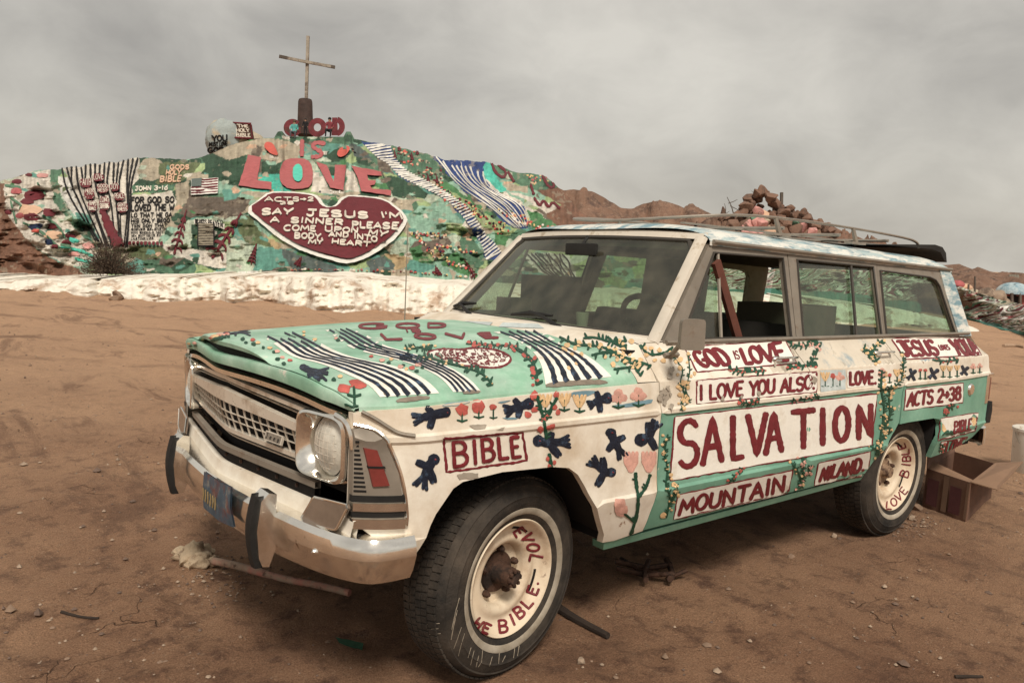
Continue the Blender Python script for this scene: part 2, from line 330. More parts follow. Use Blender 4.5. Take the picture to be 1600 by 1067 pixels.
m.grid([fe, [(p[0] + .006, p[1], p[2] - .35 * BT_(p)) for p in fe], [(p[0] + .002, p[1], p[2] - BT_(p)) for p in fe], [(p[0] - .03, p[1], p[2] - BT_(p) - .001) for p in fe]], 0)
l0 = [(p[0] - .04 * min(1, brow(p[0], p[1]) * 60), p[1], p[2] - .003) for p in base]; LB = lambda y: .982 + .050 * (1 - (min(abs(y), .8) / .8) ** 3)
l1 = [(p[0] + .012, p[1], p[2] - .004) for p in base]; l2 = [(p[0] + .016, p[1], min(p[2] - .010, max(p[2] - .014, LB(p[1]) + .006))) for p in base]
l3 = [(p[0] + .010, p[1], min(LB(p[1]), p[2] - .016)) for p in base]; l4 = [(p[0] - .03, p[1], q[2] - .004) for p, q in zip(base, l3)]
m.grid([l0, l1, l2, l3, l4], 0)
for e in (0, 1):
    ed = [r[0 if e else -1] for r in rows]; m.grid([ed, [(p[0], p[1] * 1.004, p[2] - .024) for p in ed]], 0, flip=not e)
hood = m.build('hood', [MINT], wagon, body=True, smooth=40); CARS.append(hood)
m = MB(); sub = [(p, q) for p, q in zip(fe, base) if abs(p[1]) < .38]
m.grid([[(p[0] - .024, p[1], p[2] - .004) for p, q in sub], [(q[0] - .024, p[1], q[2] - .004) for p, q in sub]]); m.build('nose_slot', DARK, wagon, body=True)
# chrome strip under the hood lip
def xstrip(name, z0, z1, dx, yl, mt, n=41, th=.02, xf=xh, zf=lambda y: 0., parent=None, tilt=0.):
    m = MB(); Y = np.linspace(-yl, yl, n)
    za = z0 if callable(z0) else (lambda y: z0); zb = z1 if callable(z1) else (lambda y: z1)
    P = [[(float(xf(y)) + dx - th, y, za(y) + zf(y)), (float(xf(y)) + dx, y, za(y) + .002 + zf(y)), (float(xf(y)) + dx + tilt, y, zb(y) - .002 + zf(y)), (float(xf(y)) + dx + tilt - th, y, zb(y) + zf(y))] for y in Y]
    m.grid(P, 0, closev=True); return m.build(name, mt, parent or wagon, body=True, smooth=30)
xstrip('hood_trim', .990, 1.010, -.004, .79, CHROME, zf=lambda y: -.050 * (min(abs(y), .8) / .8) ** 3)
for sgn in (1, -1):
    pth = smoothp([(.678, .755, .962), (.668, .80, .952), (.661, .822, .925), (.656, .832, .87)], 2); m = MB(); m.tube(pth, .011, 6); (m if sgn > 0 else m.mirror()).build('hood_trim', CHROME, wagon, body=True)
# grille
def xg(y): return .765 - .135 * (np.sqrt(np.minimum(abs(y), .8) ** 2 + .0036) - .06)
grille = empty('grille', (0, 0, 0), None, None); tag(grille, wagon)
m = MB(); Y = np.linspace(-.80, .80, 33); m.grid([[(float(xg(y)) - .06, y, .70) for y in Y], [(float(xg(y)) - .06, y, .955 + .045 * (1 - (abs(y) / .8) ** 3)) for y in Y]]); m.build('grille_backing', DARK, grille, body=True)
GX = lambda z: (lambda y: xg(y) - max(.87 - z, 0) * .30)
vz = lambda c, k: (lambda y: c - k * abs(y) / .55)
xstrip('grille_bar', vz(.964, .030), vz(.984, .034), -.004, .57, ALLOY, xf=GX(.95), parent=grille)
xstrip('grille_bar', vz(.953, .036), vz(.959, .036), -.014, .55, ALLOY, xf=GX(.95), parent=grille)
xstrip('grille_bar', vz(.886, .020), vz(.938, .042), .006, .55, ALLOY, xf=GX(.9), parent=grille)
for z in (.848, .819): xstrip('grille_bar', z - .0028, z + .0028, .002, .56, ALLOY, xf=GX(z), parent=grille, th=.005)
xstrip('grille_bar', .768, .787, .010, .56, ALLOY, xf=GX(.78), parent=grille)
xstrip('grille_bar', .748, .756, .000, .58, ALLOY, xf=GX(.75), parent=grille)
for k in range(21):
    y = -.55 + 1.10 * k / 20; m = MB()
    P = [[(float(GX(z)(y)) + a, y + b, z) for a, b in ((.002, -.0030), (.002, .0030), (-.004, .0030), (-.004, -.0030))] for z in (.886 - .020 * abs(y) / .55 + .003, .85, .82, .785)]
    m.grid(P, 0, closev=True); m.build('grille_slat', ALLOY, grille, body=True, smooth=30)
badge = MB(); cy = .37; cx = float(GX(.815)(cy)) + .006; ang = math.atan2(float(xg(cy + .05) - xg(cy - .05)), .1)
def bp(u, v, wv=0): return np.array((cx, cy, .815)) + u * np.array((math.sin(ang), math.cos(ang), 0)) + v * np.array((-.28, 0, 1)) / 1.04 + wv * np.array((math.cos(ang), -math.sin(ang), .28))
badge.prism([(-.056, -.016), (.056, -.016), (.056, .016), (-.056, .016)], bp, .008)
badgeo = badge.build('badge', ALLOY, grille, body=True, smooth=30)
# headlamps: deep chrome bezels with a sealed-beam lamp
for sgn in (1, -1):
    m = MB(); c = np.array((.652, .675, .850)); rings = []
    def ring(ry, rz, x, e, sq=0):
        return [(c[0] + x - .20 * ry * math.copysign(abs(math.cos(t)) ** e, math.cos(t)), c[1] + ry * math.copysign(abs(math.cos(t)) ** e, math.cos(t)), c[2] + rz * math.copysign(abs(math.sin(t)) ** e, math.sin(t))) for t in np.linspace(0, 2 * math.pi, 48, endpoint=False)]
    rings = [ring(.124, .106, -.05, .36), ring(.126, .108, .028, .36), ring(.123, .105, .042, .38), ring(.114, .098, .046, .42), ring(.108, .0965, .036, .7), ring(.0965, .0955, .008, 1), ring(.0945, .0945, -.004, 1)]
    m.grid(rings, 0, closev=True, flip=True)
    hb = (m if sgn > 0 else m.mirror()).build('headlight_bezel', CHROME, wagon, body=True, smooth=45)
    m = MB(); m.lathe([(.0, .040), (.03, .038), (.06, .030), (.082, .018), (.0955, .004)], 36, M=(np.array([[0, 1, 0], [1, 0, 0], [0, 0, 1]]), c + (.0, 0, 0)))
    (m if sgn > 0 else m.mirror()).build('headlight', [mat('headlamp_lens', (.52, .49, .42), .12, var=.25, sc=22, spec=.9, bump=.25, bs=55)], hb, body=True, smooth=60)
    m = MB()
    for k in range(-3, 4): 
        h = math.sqrt(max(.078 ** 2 - (k * .022) ** 2, 0)); m.tube([(c[0] + .0405 - ((k * .022) ** 2 + (t * h) ** 2) * 3.2, c[1] + k * .022, c[2] + t * h) for t in np.linspace(-1, 1, 9)], .0011, 4)
        m.tube([(c[0] + .0405 - ((k * .022) ** 2 + (t * h) ** 2) * 3.2, c[1] + t * h, c[2] + k * .022) for t in np.linspace(-1, 1, 9)], .0011, 4)
    (m if sgn > 0 else m.mirror()).build('lens_ribs', ALLOY, hb, body=True)
# corner lamp units, louvred
for sgn in (1, -1):
    mir = lambda q: q if sgn > 0 else q.mirror()
    ol = [(.662, .652), (.662, .930), (.645, .938), (.615, .928), (.585, .90), (.545, .80), (.525, .68), (.528, .652)]
    un = mir(surfpanel(ol, off=.010, d=.02, depth=.03, zl=list(np.arange(.66, .94, .02)))).build('corner_lamp', [GREY], wagon, body=True, smooth=30)
    lens = mir(surfpanel([(.640, .880), (.608, .874), (.574, .768), (.616, .765)], off=.0185, d=.02, depth=.012, zl=[.8, .84])).build('red_lens', [REDL], un, body=True, smooth=30)
    mir(surfpanel([(.630, .826), (.588, .826), (.586, .820), (.629, .820)], off=.0205, d=.02, depth=.01, zl=[])).build('lens_divider', [DARK], lens, body=True)
    for k in range(12):
        z = .745 + k * .0135; mir(surfpanel([(.660, z), (.630 + .022 * k / 11, z), (.630 + .022 * k / 11, z + .0065), (.660, z + .0065)], off=.0115, d=.03, depth=.01, zl=[])).build('louvre_gap', [DARK], un, body=True)
    for z0, z1, mt, of in ((.715, .735, BLACK, .013), (.688, .712, CHROME, .018), (.668, .684, BLACK, .013), (.634, .664, CHROME, .020)):
        mir(surfpanel([(.663, z0), (.526, z0), (.526, z1), (.663, z1)], off=of, d=.03, depth=.02, zl=[(z0 + z1) / 2])).build('lamp_trim', [mt], un, body=True)
    fr = [(.66, .946), (.61, .937), (.578, .905), (.536, .80), (.515, .68), (.517, .64)]
    mir(MB().tube([(x, float(sidey(x, z)) + .008, z) for x, z in smoothp(fr, 2)], .006, 6)).build('lamp_frame', CHROME, un, body=True)
    # torn trim strip on the fender front
    tr = [(.64, .985), (.61, .968), (.575, .942), (.545, .922), (.50, .915)]
    mir(MB().tube([(x, float(sidey(x, z)) + .006, z) for x, z in smoothp(tr, 2)], .009, 6, flat=.6)).build('fender_trim', GREY, wagon, body=True)
# valance, turn signals
def xv(y): return .778 - .145 * (np.sqrt(np.minimum(abs(y), .8) ** 2 + .0036) - .06)
xstrip('valance_bar', .704, .728, -.006, .64, GREY, xf=xv); xstrip('valance_slot', .660, .704, -.030, .60, DARK, xf=xv); xstrip('valance', .600, .660, .004, .86, CREAM, xf=lambda y: np.maximum(xv(y), .60 + 0 * y), tilt=-.012)
for y in np.linspace(-.5, .5, 9): m = MB(); m.lathe([(0, .006), (.006, .006), (.008, 0)], 8, M=(np.array([[0, 1, 0], [1, 0, 0], [0, 0, 1]]), np.array((float(xv(y)) - .028, y, .682)))); m.build('valance_bolt', RUST, wagon, body=True)
for sgn in (1, -1):
    m = MB(); P = [(.675, .690), (.845, .708), (.856, .700), (.820, .632), (.808, .624), (.636, .602), (.626, .608), (.664, .682)]
    f = lambda u, v, wv: (float(xv(u)) + .010 + wv + (v - .66) * -.2, u, v)
    m.prism(P, f, .012); l = (m if sgn > 0 else m.mirror()).build('turn_signal', AMB, wagon, body=True, smooth=30)
    m = MB(); m.tube([f(u, v, .010) for u, v in P], .0045, 6, closed=True); (m if sgn > 0 else m.mirror()).build('signal_rim', CHROME, l, body=True)
# front bumper
BPY = [0, .3, .5, .75, .88, .935, .95, .952]; BPX = [.822, .81, .785, .738, .685, .64, .58, .50]
def bump_path(n=49):
    s = np.linspace(0, 7, n); y = np.interp(s, range(8), BPY); x = np.interp(s, range(8), BPX); p = smoothp(list(zip(x, y)), 1); return p
half = smoothp(list(zip(BPX, BPY)), 3); full = [(x, -y) for x, y in half[::-1]] + half[1:]
m = MB(); P = []; fa = np.array(full); Tn = np.gradient(fa, axis=0)
for (x, y), t in zip(full, Tn):
    t = t / np.linalg.norm(t); nx, ny = -t[1] * -1, t[0] * -1   # outward
    if nx * 1 + ny * math.copysign(1, y) * .01 < 0 and abs(y) < .9: nx, ny = -nx, -ny
    if abs(y) >= .9 and ny * y < 0: nx, ny = -nx, -ny
    tz = max(abs(y) - .55, 0) / .4; zb = .462 + .012 * tz; zt = .618 - .005 * tz
    P.append([(x - nx * .07, y - ny * .07, zt - .004), (x - nx * .012, y - ny * .012, zt), (x, y, zt - .018), (x + nx * .004, y + ny * .004, (zt + zb) / 2 + .035), (x + nx * .006, y + ny * .006, (zt + zb) / 2 + .012), (x - nx * .012, y - ny * .012, zb + .03), (x - nx * .03, y - ny * .03, zb), (x - nx * .06, y - ny * .06, zb + .004)])
m.grid(P, 0, flip=False, closev=True)
bumper = m.build('front_bumper', CHROME, wagon, body=True, smooth=22)
for sgn in (1, -1):
    y0 = .50 if sgn > 0 else -.43; m = MB(); prof = [(.770, .672), (.795, .678), (.82, .655), (.832, .56), (.824, .47), (.812, .440), (.79, .436), (.77, .49)]
    m.prism(prof, lambda u, v, wv: (u, y0 - .038 + wv, v), .076, 0); g = m.build('bumper_guard', CHROME, bumper, body=True, smooth=30)
    pth = [(.826, y0, .668), (.840, y0, .61), (.846, y0, .555), (.840, y0, .49), (.826, y0, .432)]
    m = MB(); m.tube(pth, .026, 8, flat=.55, up=(0, 1, 0)); m = MB(); 
    m.grid([[(x - .02, y0 - .022, z), (x + .004, y0 - .022, z), (x + .008, y0, z), (x + .004, y0 + .022, z), (x - .02, y0 + .022, z)] for x, y_, z in smoothp(pth, 1)]); m.build('rubber_pad', BLACK, bumper, body=True, smooth=30)
for y in (.76, -.76):
    m = MB(); x = float(np.interp(abs(y), BPY, BPX)); m.lathe([(0, .018), (.008, .014), (.012, .004), (.012, 0)], 12, M=(np.array([[0, 1, 0], [1, 0, 0], [0, 0, 1]]), np.array((x - .004, y, .548)))); m.build('bumper_bolt', CHROME, bumper, body=True)
PLATE = mat('plate_blue', (.07, .11, .15), .5, .2, var=.3, sc=18, c2=(.25, .23, .19), amt=.3, s2=18, soft=.06, c3=(.16, .05, .035), amt3=.3, s3=14, soft3=.08)
m = MB(); m.grid([[(.838, .02, .632), (.835, .19, .632), (.83, .285, .640)], [(.842, .02, .565), (.842, .20, .565), (.835, .295, .570)], [(.838, .02, .495), (.838, .20, .495), (.822, .30, .50)]]); m.grid([[(.832, .02, .632), (.83, .19, .632), (.824, .285, .640)], [(.836, .02, .565), (.836, .20, .565), (.829, .295, .570)], [(.832, .02, .495), (.832, .20, .495), (.816, .30, .50)]], flip=True)
plate = m.build('licence_plate', PLATE, bumper, body=True, smooth=30)
m = MB(); m.box((.60, 0, .56), (.25, 1.1, .06)); m.build('bumper_bracket', DARK, wagon, body=True)
# cowl
CS = lambda y: float(np.interp(abs(y), [0, .5, .77, .786, .80, .838, .876, .895], [1.176, 1.172, 1.162, 1.153, 1.135, 1.09, 1.05, 1.019]))
m = MB(); R_ = []
for i in range(6):
    f = i / 5; x = -.491 - .108 * f; R_.append([(x, y, (1 - f) * (hoodz(-.487, y) - .002) + f * CS(y)) for y in np.concatenate([-.897 + .09 * np.linspace(0, 1, 12), np.linspace(-.79, .79, 31), .897 - .09 * np.linspace(1, 0, 12)])])
m.grid(R_[::-1]); m.grid([[(x, y, CS(y) + (-.6 - x) * .03) for y in np.linspace(-.782, .782, 31)] for x in (-.76, -.70, -.65, -.599)])
cowl = m.build('cowl', [CREAM], wagon, body=True, smooth=40); CARS.append(cowl)
# roof
XR0, XR1 = -1.06, -3.63
def roofz(x, t):
    u = (x - XR0) / (XR1 - XR0); e = 1.592 - .036 * u; c = .092 - .01 * abs(u - .5)
    f = min(max((XR0 - x) / .16, 0), 1); rr = min(max((x - XR1) / .18, 0), 1)
    return e + c * (1 - t ** 4) ** .6 * (.55 + .45 * math.sin(f * math.pi / 2)) * (.25 + .75 * math.sin(rr * math.pi / 2))
m = MB(); R_ = []
for i in range(53):
    u = i / 52; r = []
    for j in range(49):
        v = -1 + j / 24; t = 1 - (1 - abs(v)) ** 1.4; sg = math.copysign(1, v)
        xf = XR0 - .085 * t ** 2; x = xf + (XR1 - xf) * u; r.append((x, sg * t * (.676 - .01 * max(u - .9, 0) * 10), roofz(x, t)))
    R_.append(r)
m.grid(R_, 0, flip=True)
for e in (0, -1): ed = [r[e] for r in R_]; m.grid([ed, [(p[0], p[1], p[2] - .02) for p in ed]], 0, flip=e == 0)
e0 = R_[-1]; m.grid([e0, [(p[0] - .01, p[1], p[2] - .05) for p in e0]], 0, flip=True)
roof = m.build('roof', [ROOFM], wagon, body=True, smooth=40); CARS.append(roof)
m = MB(); m.grid([[(p[0], p[1] * .97, p[2] - .035) for p in r] for r in R_]); m.build('headliner', HEADL, wagon, body=True)
# rain gutters and greenhouse frames; the side glass leans in
def gy(z): return .788 - (z - 1.15) * .29
def ghole(outline, holes, y0=0., th=.024, sgn=1, d=.06):
    ol = resample(outline, d); hs = [resample(h, d) for h in holes]; V, F = tri2d(ol, [], hs); m = MB()
    m.add([(x, gy(z) + y0, z) for x, z in V], [f[::-1] for f in F]); m.add([(x, gy(z) + y0 - th, z) for x, z in V], F)
    for k, lp in enumerate([ol] + hs):
        n = len(lp); a = [(x, gy(z) + y0, z) for x, z in lp]; b = [(x, gy(z) + y0 - th, z) for x, z in lp]; m.add(a + b, [(i, (i + 1) % n, n + (i + 1) % n, n + i) for i in range(n)])
    return m if sgn > 0 else m.mirror()
FW = [(-.865, 1.168), (-1.175, 1.540), (-1.715, 1.541), (-1.672, 1.164)]
RW = [(-1.775, 1.160), (-1.838, 1.538), (-2.595, 1.531), (-2.548, 1.155)]
QW = [(-2.602, 1.152), (-2.668, 1.514), (-3.27, 1.495), (-3.345, 1.480), (-3.385, 1.445), (-3.475, 1.150)]
for sgn in (1, -1):
    ghole([(-.745, 1.152), (-1.160, 1.582), (-1.762, 1.576), (-1.712, 1.152)], [FW], .002, sgn=sgn).build('door_frame', GREY, wagon, body=True, smooth=30)
    ghole([(-1.718, 1.152), (-1.768, 1.576), (-2.640, 1.562), (-2.578, 1.150)], [RW], .002, sgn=sgn).build('door_frame', GREY, wagon, body=True, smooth=30)
    ghole([(-2.584, 1.145), (-2.646, 1.562), (-3.57, 1.548), (-3.60, 1.50), (-3.70, 1.135)], [QW], .0, sgn=sgn).build('quarter_frame', [GREY], wagon, body=True, smooth=30)
    pil = ghole([(-3.43, 1.546), (-3.565, 1.546), (-3.60, 1.50), (-3.70, 1.14), (-3.52, 1.142), (-3.45, 1.40)], [], .006, .01, sgn=sgn).build('rear_pillar', [ROOFM], wagon, body=True, smooth=30)
    for (x0, x1, z) in ((-1.16, -3.58, 0),):
        m = MB(); m.tube([(x, .684, 1.588 - .036 * (x0 - x) / (x0 - x1)) for x in np.linspace(x0, x1, 12)], .011, 6); (m if sgn > 0 else m.mirror()).build('rain_gutter', GREY, wagon, body=True)
    # inner bright lines on the frames
    for W_ in (FW, RW, QW):
        m = MB(); m.tube([(x, gy(z) + .004, z) for x, z in resample(W_, .1)], .006, 5, closed=True); (m if sgn > 0 else m.mirror()).build('window_seal', mat('window_rubber', (.05, .043, .036), .6), wagon, body=True)
    for pts, nm, gm in (([(-1.13, 1.165), (-1.205, 1.54), (-1.175, 1.541), (-.865, 1.165)], 'vent_glass', GLASS), ([(-1.778, 1.16), (-1.84, 1.536), (-2.592, 1.53), (-2.55, 1.156)], 'door_glass', GLASS), (QW, 'quarter_glass', GLASS)):
        m = MB(); m.add([(x, gy(z) - .012, z) for x, z in pts], [tuple(range(len(pts)))]); (m if sgn > 0 else m.mirror()).build(nm, gm, wagon, body=True, smooth=None)
    m = MB(); m.tube([(-1.132, gy(1.16), 1.16), (-1.208, gy(1.542), 1.542)], .0085, 6); (m if sgn > 0 else m.mirror()).build('vent_post', GREY, wagon, body=True)
    m = MB(); m.tube([(-2.283, gy(1.155), 1.155), (-2.36, gy(1.535), 1.535)], .009, 6); (m if sgn > 0 else m.mirror()).build('glass_post', mat('window_rubber'), wagon, body=True)
    m = MB(); m.tube([(x, gy(1.157) + .008, 1.157) for x in np.linspace(-.76, -3.66, 14)], .010, 6); (m if sgn > 0 else m.mirror()).build('belt_trim', GREY, wagon, body=True)
    # inner door panel / trim
    m = MB(); m.grid([[(-.62, .80, .48), (-2.5, .80, .48)], [(-.62, .80, .95), (-2.5, .80, .95)], [(-.75, .735, 1.15), (-2.5, .735, 1.15)]]); (m if sgn > 0 else m.mirror()).build('door_trim', SEAT, wagon, body=True)
    # A pillar
    a, b = np.array((-.705, .765, 1.150)), np.array((-1.125, .643, 1.600)); m = MB(); m.tube([a + (b - a) * t for t in np.linspace(0, 1, 8)], .030, 8, flat=.6); (m if sgn > 0 else m.mirror()).build('windscreen_pillar', mat('pillar_paint', (.56, .50, .42), .5, var=.1, c2=(.35, .28, .2), amt=.2, s2=12), wagon, body=True)
# windscreen: curved in plan
def wsx(y, u): return -.690 - .050 * (y / .72) ** 2 - (.365 + .03 * (y / .72) ** 2) * u
def wsp(v, u): y = v * (.735 - .115 * u); return (float(wsx(y, u)), y, 1.172 + .415 * u + .012 * (1 - v * v) * u)
def wpatch(v0, v1, u0, u1, off=0, n=25, k=9): return [[tuple(np.array(wsp(v, u)) + np.array((.75, 0, .66)) * off) for v in np.linspace(v0, v1, n)] for u in np.linspace(u0, u1, k)]
m = MB(); m.grid(wpatch(-1, 1, 0, 1)); m.build('windscreen', WGLASS, wagon, body=True, smooth=60)
m = MB()
pth = [wsp(v, 0) for v in np.linspace(-1, 1, 21)] + [wsp(1, u) for u in np.linspace(.1, .9, 8)] + [wsp(v, 1) for v in np.linspace(.95, -.95, 21)] + [wsp(-1, u) for u in np.linspace(.9, .1, 8)]
m.tube(pth, .011, 6, closed=True); m.build('windscreen_seal', mat('window_rubber'), wagon, body=True)
PIL = mat('pillar_paint')
m = MB(); m.grid(wpatch(-1.06, 1.06, 1.005, 1.07, .012, k=3)); m.grid(wpatch(-1.06, 1.06, 1.07, 1.12, -.01, k=3)); m.build('windscreen_header', PIL, wagon, body=True, smooth=60)
m = MB(); m.grid(wpatch(-1.05, 1.05, -.085, -.005, .010, k=4)); m.build('windscreen_sill', PIL, wagon, body=True, smooth=60)
TOPB = mat('shade_band', (.045, .038, .030), .6, var=.1)
m = MB(); m.grid(wpatch(-.985, .985, .93, .995, -.02, k=3)); m.build('header_lining', TOPB, wagon, body=True, smooth=60)
# wipers
for p0, p1, p2 in (((-.66, -.10, 1.178), (-.70, -.45, 1.225), (-.735, .12, 1.235)),):
    pass
def wiper(px0, px1, bl0, bl1):
    a = np.array(wsp(*px0)) + np.array((.02, 0, .018)); b = np.array(wsp(*px1)) + np.array((.02, 0, .02)); w_ = MB(); w_.tube([a, (a + b) / 2 + np.array((.012, 0, .012)), b], [.012, .009, .007], 6); o = w_.build('wiper', BLACK, wagon, body=True)
    c = np.array(wsp(*bl0)) + np.array((.014, 0, .012)); d = np.array(wsp(*bl1)) + np.array((.014, 0, .012)); w_ = MB(); w_.tube([c, (c + d) / 2 + np.array((.01, 0, .008)), d], [.006, .014, .006], 6); w_.build('wiper_blade', BLACK, o, body=True)
wiper((.36, -.06), (-.02, .07), (-.20, .03), (.20, .07)); wiper((-.62, -.06), (-.93, .06), (-1.0, .03), (-.72, .10))
# antenna
m = MB(); m.tube([(-.47, -.80, 1.10), (-.468, -.80, 1.62)], [.0035, .002], 6); m.build('antenna', GREY, wagon, body=True)
# mirror
m = MB(); m.prism(smoothp([(-.060, -.068), (-.03, -.07), (.03, -.07), (.062, -.068), (.061, -.03), (.060, .03), (.058, .066), (.03, .068), (-.03, .068), (-.056, .066), (-.058, .03), (-.060, -.03)], 2, True), lambda u, v, wv: (-.645 - u * .80 - wv * .35, 1.02 + u * .30 - wv * .9, 1.213 + v * .86), .024)
mir = m.build('mirror', GREY, wagon, body=True, smooth=30)
m = MB(); m.tube([(-.748, .828, 1.104), (-.73, .86, 1.125), (-.68, .94, 1.175), (-.655, .985, 1.205)], [.014, .010, .009, .011], 8); m.box((-.750, .826, 1.102), (.085, .04, .018), rot=(.9, 0, 0), bev=.006); m.build('mirror_arm', GREY, mir, body=True)
# door handles, fuel cap, mouldings
for x, par in ((-1.50, fdoor), (-2.42, rdoor)):
    for i, sgn in enumerate((1, -1)):
        m = MB(); m.tube([(x + .085, .868, 1.078), (x + .06, .895, 1.082), (x - .06, .895, 1.082), (x - .085, .868, 1.078)], .010, 8, flat=.6); m.box((x + .05, .862, 1.07), (.045, .02, .03), rot=(.85, 0, 0), bev=.005)
        (m if sgn > 0 else m.mirror()).build('door_handle', CHROME, par[i], body=True)
m = MB(); m.lathe([(0, .014), (.03, .014), (.036, .008), (.038, 0)], 24, M=(np.eye(3), np.array((-3.478, float(sidey(-3.478, .824)), .824)))); m.build('fuel_cap', CHROME, quarter[0], body=True)
# tail: tailgate, lamps, bumper, spoiler
m = MB(); Yv = np.linspace(-.84, .84, 21)
m.grid([[(-3.69 - .03, y * .93, 1.135) for y in Yv], [(-3.835, y, 1.0) for y in Yv], [(-3.86, y, .80) for y in Yv], [(-3.85, y * .98, .50) for y in Yv]], flip=True); m.build('tailgate', CREAM, wagon, body=True)
m = MB(); m.grid([[(-3.63, y * .74, 1.52) for y in Yv], [(-3.71, y * .86, 1.15) for y in Yv]]); m.build('tailgate_glass', GLASS, wagon, body=True)
for sgn in (1, -1):
    m = MB(); m.box((-3.835, .845, .805), (.06, .07, .15), bev=.012); tl = (m if sgn > 0 else m.mirror()).build('tail_light', REDL, wagon, body=True)
    m = MB(); m.box((-3.80, .845, .805), (.05, .085, .19), bev=.01); m.box((-3.835, .845, .895), (.09, .085, .014)); (m if sgn > 0 else m.mirror()).build('lamp_housing', CHROME, tl, body=True)
    m = MB(); m.prism([(-3.82, .58), (-3.86, .70), (-3.885, .72), (-3.90, .66), (-3.885, .58)], lambda u, v, wv: (u, .80 + wv, v), .09); (m if sgn > 0 else m.mirror()).build('bumper_end', BLACK, wagon, body=True)
m = MB(); rb = smoothp([(-3.78, -.895), (-3.86, -.885), (-3.935, -.82), (-3.94, -.4), (-3.94, .4), (-3.935, .82), (-3.86, .885), (-3.78, .895)], 2)
m.grid([[(x + .05, y * .97, .555), (x, y, .55), (x - .008, y, .50), (x, y, .445), (x + .03, y * .97, .43)] for x, y in rb], flip=True); m.build('rear_bumper', CHROME, wagon, body=True, smooth=30)
m = MB(); sp = [(-2.95, 1.655), (-3.55, 1.690), (-3.66, 1.680), (-3.72, 1.645), (-3.745, 1.585), (-3.70, 1.60), (-3.64, 1.645), (-3.5, 1.662)]
m.prism(sp, lambda u, v, wv: (u, -.54 + wv, v + .018), 1.12); m.build('roof_spoiler', BLACK, wagon, body=True, smooth=30)
# roof rack
rack = empty('roof_rack', (0, 0, 0), None, None); tag(rack, wagon)
RK = mat('rack_metal', (.33, .295, .25), .4, .5, var=.15, sc=10)
loop = smoothp([(-3.38, .56, 1.675), (-3.37, .55, 1.715), (-3.2, .55, 1.732), (-2.5, .55, 1.748), (-1.9, .55, 1.750), (-1.5, .55, 1.738), (-1.28, .40, 1.712), (-1.17, .12, 1.692), (-1.16, 0, 1.688)], 2)
loop = loop + [(x, -y, z) for x, y, z in loop[::-1]][1:]
m = MB(); m.tube(loop, .009, 8, flat=.8); m.build('rack_rail', RK, rack, body=True)
for s in (1, -1):
    for x in (-1.82, -2.58): m = MB(); m.tube([(x - .035, s * .56, 1.655), (x, s * .55, 1.745)], [.016, .012], 6); m.box((x - .02, s * .56, 1.662), (.15, .05, .012)); m.build('rack_post', RK, rack, body=True)
for x in (-1.9, -2.45, -3.0): m = MB(); m.tube([(x, -.55, 1.70), (x, .55, 1.70)], .010, 6); m.build('rack_bar', RK, rack, body=True)
for y in (-.3, -.1, .1, .3): m = MB(); m.box((-2.4, y, 1.694), (2.0, .03, .008)); m.build('rack_slat', RK, rack, body=True)
# cabin
m = MB(); m.grid([[(-.74, -.74, 1.145), (-.74, .74, 1.145)], [(-.98, -.74, 1.150), (-.98, .74, 1.150)], [(-1.04, -.74, 1.10), (-1.04, .74, 1.10)], [(-.98, -.74, .85), (-.98, .74, .85)]], flip=True); m.build('dashboard', SEAT, wagon, body=True)
m = MB(); c0 = np.array((-1.17, .38, 1.165)); ax = np.array((-.80, 0, .60)); e1 = np.array((0, 1, 0)); e2 = np.array((.60, 0, .80))
m.tube([c0 + .20 * (math.cos(t) * e1 + math.sin(t) * e2) for t in np.linspace(0, 2 * math.pi, 32, endpoint=False)], .015, 8, closed=True)
for t in (0.2, math.pi - .2, -math.pi / 2): m.tube([c0 - ax * .02, c0 + .20 * (math.cos(t) * e1 + math.sin(t) * e2)], .010, 6)
m.tube([c0 - ax * .02, c0 - ax * .30], .028, 8); m.build('steering_wheel', BLACK, wagon, body=True)
for x, h in ((-1.75, 1.06), (-2.60, 1.04)):
    m = MB(); m.box((x + .22, 0, .70), (.52, 1.38, .2), bev=.05); m.box((x - .07, 0, .5 + h / 2 - .10), (.16, 1.38, h - .50), rot=(0, -.18, 0), bev=.05); m.build('bench_seat', SEAT, wagon, body=True)
m = MB(); m.box((-2.15, 0, .50), (3.1, 1.58, .03)); m.build('cabin_floor', DARK, wagon, body=True)
m = MB(); m.box((-.55, 0, .80), (.04, 1.6, .66)); m.build('firewall', DARK, wagon, body=True)
m = MB(); m.box((-.98, .02, 1.535), (.02, .22, .06), bev=.01); m.tube([(-.98, .02, 1.55), (-1.02, .02, 1.60)], .008, 6); m.build('rear_view_mirror', BLACK, wagon, body=True)
